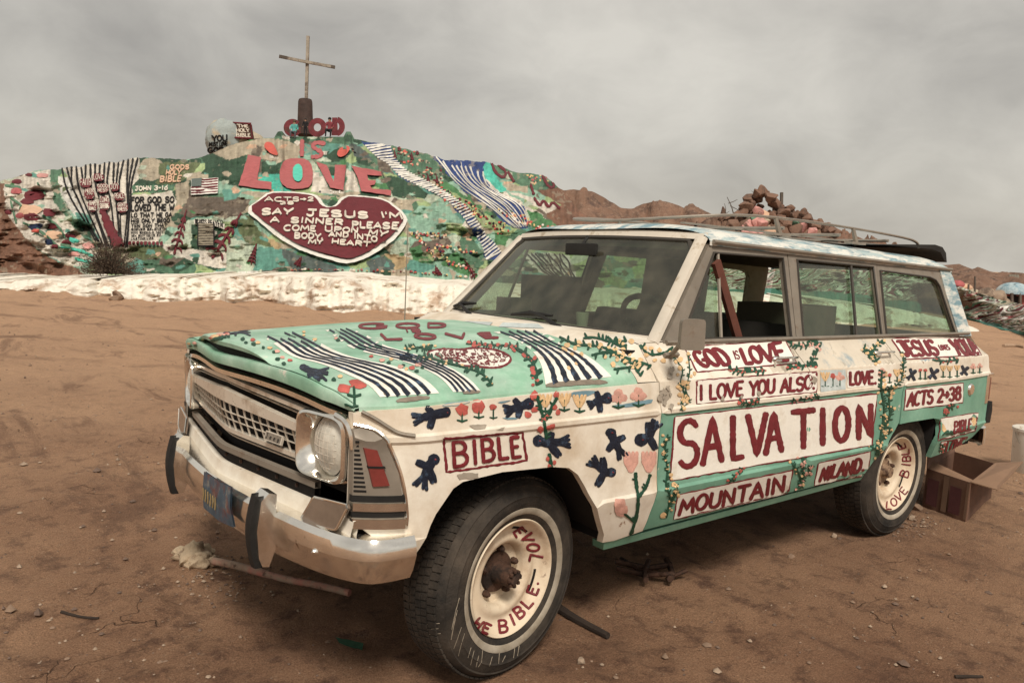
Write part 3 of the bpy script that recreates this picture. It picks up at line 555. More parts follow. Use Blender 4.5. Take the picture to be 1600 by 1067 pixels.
# wheels (they stand on the ground, so they do not lean with the body)
def wheel(x, y, steer, sgn, drive):
    R_ = rotv((0, 0, steer)); R_ = R_ if sgn > 0 else R_ @ np.diag([1, -1, 1.]) ; t = np.array((x, y, .3605)); M = (R_, t)
    wh = empty('wheel', tuple(t), None, None); tag(wh, wagon)
    flip = sgn < 0
    def fin(m, name, mt, smooth=35, par=wh):
        if flip: m.f = [f[::-1] for f in m.f]
        return m.build(name, mt, par, smooth=smooth)
    prof = [(.205, -.09), (.235, -.105), (.29, -.112), (.335, -.10), (.352, -.085), (.3645, -.06), (.3655, 0), (.3645, .06), (.352, .085), (.344, .096), (.340, .100), (.335, .098), (.315, .110), (.305, .1125), (.302, .1155), (.298, .1130), (.29, .1135), (.266, .1125), (.262, .110), (.236, .104), (.225, .098), (.213, .088), (.205, .07)]
    m = MB(); m.lathe(prof, 96, M=M)
    ty = fin(m, 'tyre', TYRE, 50)
    # tread: ribs cut into blocks
    m = MB()
    for k in range(84):
        a0 = 2 * math.pi * k / 84
        for (w0, w1, sh) in ((-.078, -.046, 0), (-.040, -.016, .5), (-.012, .012, 0), (.016, .040, .5), (.046, .078, 0)):
            p = []
            for r in (.3625, .3695):
                for (aa, ww) in ((.004, w0), (.061, w0), (.073, w1), (.016, w1)):
                    an = a0 + aa + sh * .0374; rr = r - (.004 if abs(ww) > .06 else 0); p.append((rr * math.cos(an), ww, rr * math.sin(an)))
            P = np.array(p) @ M[0].T + M[1]; m.add(P, [(4, 5, 6, 7), (0, 1, 5, 4), (1, 2, 6, 5), (2, 3, 7, 6), (3, 0, 4, 7)])
    fin(m, 'tread_blocks', TYRE, 20, ty)['kind'] = 'stuff'
    m = MB(); m.lathe([(.236, .1045), (.240, .1075), (.256, .1125), (.261, .1115)], 72, M=M); fin(m, 'whitewall', WWALL, 60, ty)
    m = MB(); m.lathe([(.196, -.08), (.19, .0), (.196, .060), (.207, .074), (.2135, .090), (.2155, .094), (.212, .098), (.205, .094), (.200, .082), (.192, .070), (.182, .058), (.172, .050), (.160, .050), (.150, .054), (.140, .058), (.130, .057), (.118, .048), (.112, .036), (.110, .020), (.108, .012), (.07, .006), (.05, .004), (.0, .004)], 72, M=M)
    rim = fin(m, 'rim', RIMM, 60)
    for k in range(4):
        m = MB(); a = [2.0, 3.55, 5.15, .5][k]; th = np.linspace(a - .26, a + .26, 9)
        m.grid([[np.array((r * math.cos(q), yy, r * math.sin(q))) @ M[0].T + M[1] for q in th] for r, yy in ((.168, .0515), (.178, .0555))]); 
        if k < 2: fin(m, 'rim_slot', DARK, None, rim)
    m = MB(); d = .085 if drive else .05
    m.lathe([(.078, .006), (.074, .018), (.042, .02), (.037, .05 if drive else .028), (.036, d), (.030, d + .012), (.0, d + .014)], 24, M=M)
    if drive:
        for k in range(8):
            a = k * math.pi / 4; m.box(np.array((.027 * math.cos(a), d + .014, .027 * math.sin(a))) @ M[0].T + M[1], (.012, .018, .012), bev=.003)
        m.box(np.array((0, d + .022, 0)) @ M[0].T + M[1], (.05, .018, .012), rot=M[0] @ rotv((0, .6, 0)))
    hub = fin(m, 'hub', RUST if drive else mat('hub_cap', (.30, .20, .13), .7, .1, var=.3, c2=(.09, .05, .035), amt=.4, s2=20), 40)
    for k in range(5):
        a = k * 2 * math.pi / 5 + .4; m = MB(); c = np.array((.088 * math.cos(a), .022, .088 * math.sin(a))); m.lathe([(0, .016), (.008, .014), (.0125, .006), (.013, -.012)], 6, M=(M[0], c @ M[0].T + M[1])); fin(m, 'lug_nut', RUST, 20, rim)
    return rim, ty
rimF, tyF = wheel(0, .705, .1746, 1, True); wheel(0, -.715, .1746, -1, True)
rimR, tyR = wheel(-2.794, .715, 0, 1, False); wheel(-2.794, -.715, 0, -1, False)
# ------------------------------------------------------------------ ground
def dirt_mat():
    m = bpy.data.materials.new('desert_dirt'); m.use_nodes = True; t = m.node_tree; b = t.nodes['Principled BSDF']; N = t.nodes.new; L = t.links.new
    b.inputs['Roughness'].default_value = .95; b.inputs['Specular IOR Level'].default_value = .15
    g = N('ShaderNodeNewGeometry'); pos = g.outputs['Position']
    def noise(s, d=8, r=.6, dist=0., st=None):
        n = N('ShaderNodeTexNoise'); n.inputs['Scale'].default_value = s; n.inputs['Detail'].default_value = d; n.inputs['Roughness'].default_value = r; n.inputs['Distortion'].default_value = dist
        if st:
            mp = N('ShaderNodeMapping'); mp.inputs['Scale'].default_value = st; mp.inputs['Rotation'].default_value = (0, 0, .65); L(pos, mp.inputs[0]); L(mp.outputs[0], n.inputs['Vector'])
        else: L(pos, n.inputs['Vector'])
        return n.outputs[0]
    def rng(s, a, b_, c, d):
        r = N('ShaderNodeMapRange'); L(s, r.inputs[0]); r.inputs[1].default_value = a; r.inputs[2].default_value = b_; r.inputs[3].default_value = c; r.inputs[4].default_value = d; return r.outputs[0]
    def mix(f, c1, c2, bt='MIX'):
        x = N('ShaderNodeMixRGB'); x.blend_type = bt
        if isinstance(f, float): x.inputs[0].default_value = f
        else: L(f, x.inputs[0])
        for i, c in ((1, c1), (2, c2)):
            if isinstance(c, tuple): x.inputs[i].default_value = (*c, 1)
            else: L(c, x.inputs[i])
        return x.outputs[0]
    base = mix(rng(noise(.9, 6), .35, .65, 0., 1.), (.275, .148, .090), (.450, .262, .158))
    base = mix(rng(noise(6.5, 8, .7), .50, .64, 0., .8), base, (.135, .072, .050))
    base = mix(rng(noise(34, 6, .7), .55, .75, 0., .8), base, (.42, .275, .18))
    base = mix(rng(noise(3.0, 9, .75, .6, (1, .28, 1)), .60, .67, 0., .65), base, (.105, .062, .045))
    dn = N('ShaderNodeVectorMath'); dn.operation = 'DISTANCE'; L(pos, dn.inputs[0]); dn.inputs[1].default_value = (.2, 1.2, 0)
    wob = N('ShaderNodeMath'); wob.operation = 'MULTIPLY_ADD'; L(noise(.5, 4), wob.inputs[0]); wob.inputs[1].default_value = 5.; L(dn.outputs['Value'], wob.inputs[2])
    base = mix(rng(wob.outputs[0], 4.5, 9.5, 0., .66), base, (.58, .37, .235))          # vignette painted into the dirt colour: darker near the car, paler farther out
    base = mix(rng(noise(1.7, 7, .7, .8, (1, .35, 1)), .56, .64, 0., .55), base, (.165, .092, .062))
    sx = N('ShaderNodeSeparateXYZ'); L(pos, sx.inputs[0]); tracks = None
    for (ca, sa, u0, wd) in ((.80, .60, -7.2, .13), (.80, .60, -8.7, .13), (.62, .785, -5.6, .11), (.62, .785, -7.05, .11), (.93, .37, 2.1, .12), (.93, .37, 3.55, .12)):
        a1 = N('ShaderNodeMath'); a1.operation = 'MULTIPLY'; a1.inputs[1].default_value = ca; L(sx.outputs[0], a1.inputs[0]); a2 = N('ShaderNodeMath'); a2.operation = 'MULTIPLY_ADD'; a2.inputs[1].default_value = sa; L(sx.outputs[1], a2.inputs[0]); L(a1.outputs[0], a2.inputs[2])
        a3 = N('ShaderNodeMath'); a3.operation = 'MULTIPLY_ADD'; a3.inputs[1].default_value = 1.3; L(noise(.22, 2), a3.inputs[0]); L(a2.outputs[0], a3.inputs[2]); a4 = N('ShaderNodeMath'); a4.operation = 'SUBTRACT'; a4.inputs[1].default_value = u0 + .65; L(a3.outputs[0], a4.inputs[0]); a5 = N('ShaderNodeMath'); a5.operation = 'ABSOLUTE'; L(a4.outputs[0], a5.inputs[0])
        r_ = rng(a5.outputs[0], wd * .5, wd * 1.3, 1., 0.)
        if tracks is None: tracks = r_
        else: q_ = N('ShaderNodeMath'); q_.operation = 'MAXIMUM'; L(tracks, q_.inputs[0]); L(r_, q_.inputs[1]); tracks = q_.outputs[0]
    tk = N('ShaderNodeMath'); tk.operation = 'MULTIPLY'; L(tracks, tk.inputs[0]); L(rng(noise(1.1, 5), .40, .60, 0., 1.), tk.inputs[1])
    tkc = N('ShaderNodeMath'); tkc.operation = 'MULTIPLY'; tkc.inputs[1].default_value = .5; L(tk.outputs[0], tkc.inputs[0]); base = mix(tkc.outputs[0], base, (.17, .098, .065))
    fp = N('ShaderNodeTexVoronoi'); fp.inputs['Scale'].default_value = 1.9; mpf = N('ShaderNodeMapping'); mpf.inputs['Scale'].default_value = (1.9, .85, 1); mpf.inputs['Rotation'].default_value = (0, 0, .5); L(pos, mpf.inputs[0]); L(mpf.outputs[0], fp.inputs['Vector'])
    fpm = N('ShaderNodeMath'); fpm.operation = 'MULTIPLY'; L(rng(fp.outputs['Distance'], .10, .22, 1., 0.), fpm.inputs[0]); L(rng(noise(.8, 3), .46, .56, 0., 1.), fpm.inputs[1])
    fine = rng(noise(150, 5, .8), .36, .64, .62, 1.34); vm = N('ShaderNodeVectorMath'); vm.operation = 'SCALE'; L(base, vm.inputs[0]); L(fine, vm.inputs['Scale']); base = vm.outputs[0]
    vo = N('ShaderNodeTexVoronoi'); vo.feature = 'DISTANCE_TO_EDGE'; vo.inputs['Scale'].default_value = 4.2
    wn = N('ShaderNodeTexNoise'); wn.inputs['Scale'].default_value = 5; wn.inputs['Detail'].default_value = 6; L(pos, wn.inputs['Vector'])
    wm = N('ShaderNodeMixRGB'); wm.inputs[0].default_value = .22; L(pos, wm.inputs[1]); L(wn.outputs['Color'], wm.inputs[2]); L(wm.outputs[0], vo.inputs['Vector'])
    cr = N('ShaderNodeMath'); cr.operation = 'MULTIPLY'; L(rng(vo.outputs[0], .0, .012, 1., 0.), cr.inputs[0]); L(rng(noise(1.3, 4), .57, .64, 0., .8), cr.inputs[1])
    base = mix(cr.outputs[0], base, (.10, .055, .036)); L(base, b.inputs['Base Color'])
    h = N('ShaderNodeMath'); h.operation = 'MULTIPLY_ADD'; L(noise(85, 6, .8), h.inputs[0]); h.inputs[1].default_value = .85; L(noise(9, 8, .72), h.inputs[2])
    h2 = N('ShaderNodeMath'); h2.operation = 'SUBTRACT'; h1 = N('ShaderNodeMath'); h1.operation = 'MULTIPLY_ADD'; h1.inputs[1].default_value = -.9; L(tk.outputs[0], h1.inputs[0]); L(h.outputs[0], h1.inputs[2])
    h0 = N('ShaderNodeMath'); h0.operation = 'MULTIPLY_ADD'; h0.inputs[1].default_value = -.7; L(fpm.outputs[0], h0.inputs[0]); L(h1.outputs[0], h0.inputs[2]); L(h0.outputs[0], h2.inputs[0]); L(cr.outputs[0], h2.inputs[1])
    bp = N('ShaderNodeBump'); bp.inputs['Strength'].default_value = 1.0; bp.inputs['Distance'].default_value = .03; L(h2.outputs[0], bp.inputs['Height']); L(bp.outputs[0], b.inputs['Normal'])
    return m
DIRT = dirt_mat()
def gz(x, y):
    x = np.asarray(x, float); y = np.asarray(y, float)
    near = np.exp(-((x) ** 2 + (y - .3) ** 2) / 60.)
    z = .035 * fbm(x * .55, y * .55, 3) + .026 * fbm(x * 2.6, y * 2.6, 9) + .016 * fbm(x * 9, y * 9, 21) + .006 * fbm(x * 30, y * 30, 25, 2)
    for wx, wy in ((0, .71), (-2.794, .715), (0, -.715), (-2.794, -.715)):
        k = np.exp(-(((x - wx) / .32) ** 2 + ((y - wy) / .28) ** 2)); z = z * (1 - k) - .004 * k
    return z
NG = 600; s = np.linspace(-1, 1, NG); q = np.sinh(s * 8.2) / np.sinh(8.2) * 2600
gxx = q[:, None] + 0 * q[None, :]; gyy = 0 * q[:, None] + q[None, :]; gxx = gxx + .2; gyy = gyy + .6
far = np.hypot(gxx, gyy); Z = gz(gxx, gyy) * np.clip(1.4 - far / 60, 0, 1)
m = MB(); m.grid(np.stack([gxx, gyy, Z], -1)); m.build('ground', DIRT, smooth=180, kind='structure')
# ------------------------------------------------------------------ hand-painted motifs (thick paint laid on the panels)
def arc(cx, cy, rx, ry, a0, a1, n=10): return [(cx + rx * math.cos(math.radians(a)), cy + ry * math.sin(math.radians(a))) for a in np.linspace(a0, a1, n)]
FONT = {
 'A': [[(0, 0), (.5, 1), (1, 0)], [(.2, .36), (.8, .36)]], 'B': [[(.1, 0), (.1, 1)], [(.1, 1)] + arc(.45, .76, .42, .24, 90, -90) + [(.1, .52)], [(.1, .52)] + arc(.5, .26, .45, .26, 90, -90) + [(.1, 0)]],
 'C': [arc(.55, .5, .52, .5, 55, 305, 16)], 'D': [[(.1, 0), (.1, 1)], [(.1, 1)] + arc(.4, .5, .55, .5, 90, -90, 14) + [(.1, 0)]],
 'E': [[(.95, 1), (.1, 1), (.1, 0), (.95, 0)], [(.1, .52), (.75, .52)]], 'F': [[(.95, 1), (.1, 1), (.1, 0)], [(.1, .52), (.75, .52)]],
 'G': [arc(.52, .5, .5, .5, 50, 330, 16) + [(.98, .42), (.6, .42)]], 'H': [[(.08, 0), (.08, 1)], [(.92, 0), (.92, 1)], [(.08, .5), (.92, .5)]], 'I': [[(.5, 0), (.5, 1)]],
 'J': [[(.2, 1), (.95, 1)], [(.65, 1), (.65, .25)] + arc(.35, .25, .3, .25, 0, -160, 8)], 'K': [[(.1, 0), (.1, 1)], [(.95, 1), (.1, .45)], [(.35, .6), (.95, 0)]], 'L': [[(.1, 1), (.1, 0), (.95, 0)]],
 'M': [[(0, 0), (.12, 1), (.5, .3), (.88, 1), (1, 0)]], 'N': [[(.08, 0), (.08, 1), (.92, 0), (.92, 1)]], 'O': [arc(.5, .5, .48, .5, 90, 450, 20)], 'P': [[(.1, 0), (.1, 1)], [(.1, 1)] + arc(.5, .73, .45, .27, 90, -90) + [(.1, .46)]],
 'R': [[(.1, 0), (.1, 1)], [(.1, 1)] + arc(.5, .74, .42, .26, 90, -90) + [(.1, .48)], [(.45, .48), (.95, 0)]], 'S': [arc(.5, .75, .42, .25, 30, 250, 10) + arc(.5, .25, .44, .26, 70, -150, 10)],
 'T': [[(0, 1), (1, 1)], [(.5, 1), (.5, 0)]], 'U': [[(.08, 1), (.08, .3)] + arc(.5, .3, .42, .3, 180, 360, 10) + [(.92, 1)]], 'V': [[(0, 1), (.5, 0), (1, 1)]], 'W': [[(0, 1), (.25, 0), (.5, .7), (.75, 0), (1, 1)]],
 'X': [[(0, 0), (1, 1)], [(0, 1), (1, 0)]], 'Y': [[(0, 1), (.5, .48), (1, 1)], [(.5, .48), (.5, 0)]], 'Z': [[(0, 1), (1, 1), (0, 0), (1, 0)]],
 '1': [[(.3, .8), (.55, 1), (.55, 0)]], '2': [arc(.5, .72, .42, .28, 160, -35, 9) + [(.05, 0), (.95, 0)]], '3': [arc(.45, .75, .42, .25, 150, -90, 9), arc(.45, .26, .46, .26, 90, -150, 9)], '4': [[(.75, 0), (.75, 1), (.05, .35), (.98, .35)]], '5': [[(.9, 1), (.15, 1), (.1, .58)] + arc(.45, .32, .45, .32, 110, -140, 9)], '6': [arc(.5, .3, .42, .3, 90, 450, 14), [(.8, 1), (.12, .45)]], '8': [arc(.5, .76, .36, .24, 90, 450, 14), arc(.5, .26, .44, .26, 90, 450, 14)],
 'e': [[(.08, .32), (.9, .32)] + arc(.5, .3, .42, .3, 5, 320, 12)], 'p': [[(.12, .62), (.12, -.25)], arc(.48, .3, .36, .3, 90, 450, 12)],
 '-': [[(.1, .5), (.9, .5)]], '>': [[(.0, .5), (.95, .5)], [(.6, .72), (.95, .5), (.6, .28)]], '.': [[(.4, .02), (.6, .02)]], '!': [[(.5, 1), (.5, .35)], [(.5, .08), (.5, 0)]], "'": [[(.5, 1), (.45, .75)]], ',': [[(.5, .05), (.4, -.12)]],
}
WID = {'I': .32, '.': .3, '!': .3, "'": .25, ',': .3, 'M': 1.25, 'W': 1.25, '1': .6, ' ': .55, '-': .6, '>': .9, 'J': .85, 'E': .82, 'L': .8, 'F': .8}
def homog(q):
    # unit square (0,0)=BL (1,0)=BR (1,1)=TR (0,1)=TL -> quad given TL, TR, BR, BL
    src = [(0, 1), (1, 1), (1, 0), (0, 0)]; A = []; b = []
    for (u, v), (x, y) in zip(src, q): A += [[u, v, 1, 0, 0, 0, -u * x, -v * x], [0, 0, 0, u, v, 1, -u * y, -v * y]]; b += [x, y]
    h = np.linalg.solve(np.array(A, float), np.array(b, float)); H = np.append(h, 1).reshape(3, 3)
    def f(u, v): p = H @ np.array([u, v, 1.]); return (p[0] / p[2], p[1] / p[2])
    return f
def letters(text, quad, gap=.22, jit=.0, xs=None):
    """list of polylines in picture pixels"""
    f = homog(quad); out = []
    if xs is None:
        ws = [WID.get(c, 1.) for c in text]; tot = sum(ws) + gap * (len(text) - 1); x = 0; xs = []
        for wd in ws: xs.append((x / tot, (x + wd) / tot)); x += wd + gap
    for c, (a, b) in zip(text, xs):
        dy = random.uniform(-jit, jit); sk = random.uniform(-jit, jit)
        for pl in FONT.get(c, []): out.append([f(a + (b - a) * (u + sk * v), v + dy) for u, v in pl])
    return out
class Decal:
    """collects ribbons and fills drawn in picture pixels and lays them on a surface"""
    def __init__(s, hit, base=.0012, dome=.0009, step=5., maxlen=.12): s.hit = hit; s.base = base; s.dome = dome; s.step = step; s.m = MB(); s.maxlen = maxlen
    def _put(s, P, F, lift, mi):
        bt = getattr(s.hit, 'batch', None)
        if bt:
            ok, A, Nn = bt(np.array(P, float)); A = A + Nn * (s.base + np.array(lift))[:, None]; pts = [A[i] if ok[i] else None for i in range(len(P))]
        else:
            pts = []
            for (x, y), l in zip(P, lift):
                h = s.hit(x, y); pts.append(None if h is None else h[0] + h[1] * (s.base + l))
        idx = {}; vs = []; fs = []
        for f in F:
            if any(pts[i] is None for i in f): continue
            q = [pts[i] for i in f]
            if max(np.linalg.norm(q[i] - q[i - 1]) for i in range(len(q))) > s.maxlen: continue
            for i in f:
                if i not in idx: idx[i] = len(vs); vs.append(pts[i])
            fs.append(tuple(idx[i] for i in f))
        s.m.add(vs, fs, mi)
    def stroke(s, pl, wd, mi=0, rag=.10, taper=None, closed=False):
        pl = resample(list(pl) + ([pl[0]] if closed else []), s.step, closed=False); 
        if len(pl) < 2: return s
        A = np.array(pl); T = np.gradient(A, axis=0); T /= np.linalg.norm(T, axis=1)[:, None] + 1e-9; Nn = np.c_[-T[:, 1], T[:, 0]]; n = len(A); P = []; lift = []
        A = np.vstack([A[0] - T[0] * wd * .35, A, A[-1] + T[-1] * wd * .35]) if not closed else A
        if not closed: Nn = np.vstack([Nn[0], Nn, Nn[-1]]); n += 2
        for i in range(n):
            k = wd * (1 + random.uniform(-rag, rag)) * .5
            if not closed and i in (0, n - 1): k *= .6
            if taper: k *= taper[0] + (taper[1] - taper[0]) * i / (n - 1)
            for o, l in ((-1, -.3), (-.7, .75), (0, 1), (.7, .75), (1, -.3)): P.append(tuple(A[i] + Nn[i] * o * k)); lift.append(l * s.dome)
        F = [(i * 5 + j, i * 5 + j + 1, (i + 1) * 5 + j + 1, (i + 1) * 5 + j) for i in range(n - 1) for j in range(4)]
        s._put(P, F, lift, mi); return s
    def text(s, t, quad, wd, mi=0, **k):
        for pl in letters(t, quad, **k): s.stroke(pl, wd, mi)
        return s
    def fill(s, poly, mi=0, step=None, lift=.0, rag=0., edge=None):
        st = step or s.step * 1.6; ol = resample(poly, st)
        if rag: ol = [(x + random.uniform(-rag, rag), y + random.uniform(-rag, rag)) for x, y in ol]
        xs = [p[0] for p in ol]; ys = [p[1] for p in ol]; g = [(x + (st / 2 if j % 2 else 0), y) for j, y in enumerate(np.arange(min(ys), max(ys), st)) for x in np.arange(min(xs), max(xs), st)]
        if g:
            G = np.array(g); k = inside(ol, G[:, 0], G[:, 1]); bp = np.array(ol); g = [tuple(a) for a, q in zip(G, k) if q and np.min(np.hypot(*(bp - a).T)) > st * .5]
        V, F = tri2d(ol, g); B = np.array(ol)
        lf = [(-.3 * s.dome if (edge is None and np.min(np.abs(B - np.array(v)).sum(1)) < 1e-6) else lift) for v in V]
        s._put(V, F, lf, mi); return s
    def blob(s, x, y, r, mi=0, ry=None, n=9, lift=None, rag=.24):
        ry = (ry or r); k0 = random.uniform(.82, 1.18); r, ry = r * k0, ry * k0 * random.uniform(.85, 1.1); P = [(x, y)]; l = [lift or s.dome]
        for k, ll in ((.62, .9), (1, -.3)):
            for i in range(n):
                a = 2 * math.pi * i / n; q = k * (1 + random.uniform(-rag, rag)); P.append((x + r * q * math.cos(a), y + ry * q * math.sin(a))); l.append(s.dome * ll)
        F = [(0, 1 + i, 1 + (i + 1) % n) for i in range(n)] + [(1 + i, 1 + n + i, 1 + n + (i + 1) % n, 1 + (i + 1) % n) for i in range(n)]
        s._put(P, F, l, mi); return s
    def done(s, name, mats, parent, label=None, smooth=60, kind=None):
        if not s.m.f: print('EMPTY DECAL', name, label); return None
        # make the faces look outward (towards the viewer's side)
        V = np.array(s.m.v); 
        for i, f in enumerate(s.m.f):
            a, b, c = V[f[0]], V[f[1]], V[f[2]]
            if np.dot(np.cross(b - a, c - a), CAM - a) < 0: s.m.f[i] = f[::-1]
        return s.m.build(name, mats, parent, smooth=smooth, label=label, kind=kind)
def bvh_hit(objs):
    vs = []; fs = []
    for o in objs:
        b = len(vs); vs += [o.matrix_world @ v.co for v in o.data.vertices]; fs += [[i + b for i in p.vertices] for p in o.data.polygons]
    T = BVHTree.FromPolygons(vs, fs); C = Vector(CAM)
    def hit(px, py):
        d = Vector(ray(px, py)).normalized(); r = T.ray_cast(C, d)
        if r[0] is None: return None
        n = r[1]
        if n.dot(d) > 0: n = -n
        return np.array(r[0]), np.array(n)
    return hit
bpy.context.view_layer.update()
CH = bvh_hit(CARS + [rimF, rimR])
D = lambda **k: Decal(CH, **k)
z1 = lambda a, b: (600 + a / 3.2, 340 + b / 3.2); z2 = lambda a, b: (1020 + a / 2.963, 340 + b / 2.963); z3 = lambda a, b: (600 + a / 3.5556, 580 + b / 3.5556)
z4 = lambda a, b: (1000 + a / 3.0475, 500 + b / 3.0475); z5 = lambda a, b: (1280 + a / 2.9625, 500 + b / 2.9625); z6 = lambda a, b: (1200 + a / 3.5575, 260 + b / 3.5575)
z7 = lambda a, b: (250 + a / 3.5575, 480 + b / 3.5575); z8 = lambda a, b: (230 + a / 3.3333, 640 + b / 3.3333); z9 = lambda a, b: (560 + a / 3.2, 480 + b / 3.2); zw = lambda a, b: (600 + a / 3.166, 730 + b / 3.166)
Q = lambda z, *p: [z(*q) for q in p]
FD, RD, QP, FF, HD = fdoor[0], rdoor[0], quarter[0], fender[0], hood
def sign(z, quad, parent, label, border=4.2, bg=True, rag=.8):
    d = D(); q = Q(z, *quad)
    if bg: d.fill(q, 0, step=9, lift=.001, rag=.6)
    ring = resample(q, 9); ring = [(x + random.uniform(-rag, rag), y + random.uniform(-rag, rag)) for x, y in ring]
    d.stroke(ring, border, 1, closed=True, rag=.22); return d.done('painted_sign', [WHITE, MAROON], parent, label)
def lettering(z, t, quad, wd, parent, mt=None, base=.004, **k):
    d = D(base=base, step=3.5); d.text(t, Q(z, *quad), wd, 0, **k); return d.done('lettering', [mt or MAROON], parent)
def xr(lo, hi, *r): return [((a - lo) / (hi - lo), (b - lo) / (hi - lo)) for a, b in r]
# doors ---------------------------------------------------------------
sign(z4, [(168, 462), (1126, 353), (1100, 592), (145, 762)], FD, 'large white sign with maroon border reading SALVATION')
f9 = [(170, 285), (287, 395), (425, 495), (502, 605), (587, 680), (716, 832), (850, 884), (915, 1000), (1024, 1110)]
d = D(base=.004, step=4)
for c, (a, b) in zip('SALVATION', f9):
    top = lambda x: 474 - (x - 170) * (78 / 940); bot = lambda x: 712 - (x - 170) * (155 / 940)
    i = .0; pad = 9
    for pl in letters(c, Q(z4, (a + pad, top(a) + pad), (b - pad, top(b) + pad), (b - pad, bot(b) - pad), (a + pad, bot(a) - pad)), xs=[(0, 1)]): d.stroke(pl, 9.6, 0, rag=.12)
d.done('lettering', [MAROON], FD)
sign(z4, [(182, 832), (724, 716), (703, 824), (162, 946)], FD, 'white sign reading MOUNTAIN', 3.4)
lettering(z4, 'MOUNTAIN', [(200, 852), (690, 742), (682, 815), (184, 922)], 5.6, FD, jit=.05)
sign(z4, [(850, 682), (1096, 628), (1080, 735), (830, 786)], RD, 'white sign reading NILAND', 3.2)
lettering(z4, 'NILAND.', [(872, 700), (1072, 652), (1064, 716), (852, 762)], 5., RD, jit=.05)
sign(z4, [(270, 290), (842, 246), (838, 340), (270, 398)], FD, 'chipped white sign reading I LOVE YOU ALSO', 3.2)
lettering(z4, 'I LOVE YOU ALSO.', [(282, 312), (832, 264), (828, 326), (282, 380)], 4.8, FD, jit=.05, gap=.16)
sign(z4, [(215, 132), (690, 100), (742, 204), (272, 246)], FD, 'white sign on the door shoulder reading GOD IS LOVE', 3.4)
lettering(z4, 'GOD', [(238, 150), (385, 138), (440, 212), (290, 222)], 6.4, FD, jit=.03, gap=.12); lettering(z4, 'IS', [(438, 150), (462, 148), (474, 186), (452, 188)], 2., FD)
lettering(z4, 'LOVE', [(472, 140), (668, 110), (706, 194), (500, 208)], 6.2, FD, jit=.03, gap=.12)
d = D(); d.fill(Q(z4, (985, 240), (1132, 228), (1132, 312), (985, 322)), 0, lift=.001, rag=.6); d.done('painted_sign', [WHITE], RD, 'small white patch reading LOVE')
lettering(z4, 'LOVE.', [(996, 250), (1122, 240), (1122, 300), (996, 308)], 4.8, RD, jit=.04)
d = D(); d.fill(Q(z4, (858, 242), (978, 236), (978, 330), (858, 345)), 0, lift=.0008, rag=.6); d.done('painted_patch', [mat('pale_blue_patch', (.50, .55, .54), .6, var=.2, sc=20)], RD)
sign(z5, [(402, 322), (664, 293), (662, 380), (394, 416)], QP, 'white sign reading ACTS 2-38', 3.0)
lettering(z5, 'ACTS 2>38', [(414, 336), (654, 308), (652, 366), (404, 398)], 4.4, QP, gap=.16)
sign(z5, [(338, 88), (698, 84), (748, 160), (396, 180)], QP, 'white sign reading JESUS LOVES YOU', 3.0)
lettering(z5, 'JESUS', [(352, 100), (522, 96), (556, 162), (400, 168)], 5., QP, gap=.1); lettering(z5, 'LOVES', [(548, 118), (592, 116), (606, 138), (560, 140)], 1.8, QP); lettering(z5, 'YOU!', [(598, 94), (700, 92), (738, 158), (634, 162)], 5., QP, gap=.1)
sign(z5, [(562, 456), (736, 430), (722, 512), (552, 556)], QP, 'white sign reading BIBLE between two painted flowers', 2.4)
lettering(z5, 'BIBLE', [(624, 470), (704, 456), (700, 506), (620, 524)], 3.2, QP)
d = D(); 
for x, y in ((582, 500), (716, 470)): d.blob(*z5(x, y), 4.6, 0, ry=9)
d.done('painted_flower', [YELL], QP)
sign(z5, [(566, 566), (684, 542), (662, 602), (554, 640)], QP, 'white sign reading LOVE above the rear bumper', 2.2)
lettering(z5, 'LOVE', [(592, 564), (672, 548), (652, 596), (580, 618)], 3.2, QP)
# front fender ---------------------------------------------------------
d = D(step=4); ring = [(x + random.uniform(-.8, .8), y + random.uniform(-.8, .8)) for x, y in resample(Q(z3, (332, 374), (768, 342), (794, 496), (348, 560)), 8)]
d.stroke(ring, 4., 0, closed=True, rag=.3); d.done('sign_border', [MAROON], FF)
lettering(z3, 'BIBLE', [(374, 392), (744, 362), (756, 470), (380, 530)], 6.0, FF, jit=.02, gap=.34)
def bird(z, pts, size, parent, eye=True):
    """pts: head, body, tail, wing tips (list), tail is fanned"""
    d = D(base=.0022, dome=.0008, step=3.2); h, b, t, wings = pts; h, b, t = z(*h), z(*b), z(*t); s = size
    s *= random.uniform(.92, 1.1); d.stroke([h, b, ((b[0] * .5 + t[0] * .5), (b[1] * .5 + t[1] * .5))], s * 1.15, 0, taper=(1, .8)); d.blob(*h, s * .72, 0, n=12, rag=.06)
    v = np.array(t) - np.array(b); n = np.array((-v[1], v[0]))
    for k in (-.32, -.1, .12, .34): k += random.uniform(-.07, .07); e = np.array(t) + n * k; d.stroke([tuple(np.array(b) + v * .2), tuple(np.array(b) + v * .6 + n * k * .35), tuple(e)], s * .52, 0, taper=(1.2, .75))
    for w_ in wings:
        w_ = np.array(z(*w_)); bb = np.array(b)
        for k in (-.10, .12): vv = w_ - bb; nn = np.array((-vv[1], vv[0])); d.stroke([b, tuple(bb + vv * .55 + nn * k), tuple(w_ + nn * k)], s * .62, 0, taper=(1.3, .7))
    if eye: d.blob(h[0] + s * .15, h[1], s * .16, 1, n=7, lift=.008)
    return d.done('painted_bird', [NAVY, MAROON], parent)
bird(z3, ((342, 228), (275, 240), (165, 268), [(240, 205), (255, 310)]), 13, FF); bird(z3, ((800, 180), (755, 195), (672, 220), [(725, 160), (745, 250)]), 12, FF); bird(z3, ((1238, 148), (1195, 160), (1138, 188), [(1180, 118), (1200, 220)]), 12, FF)
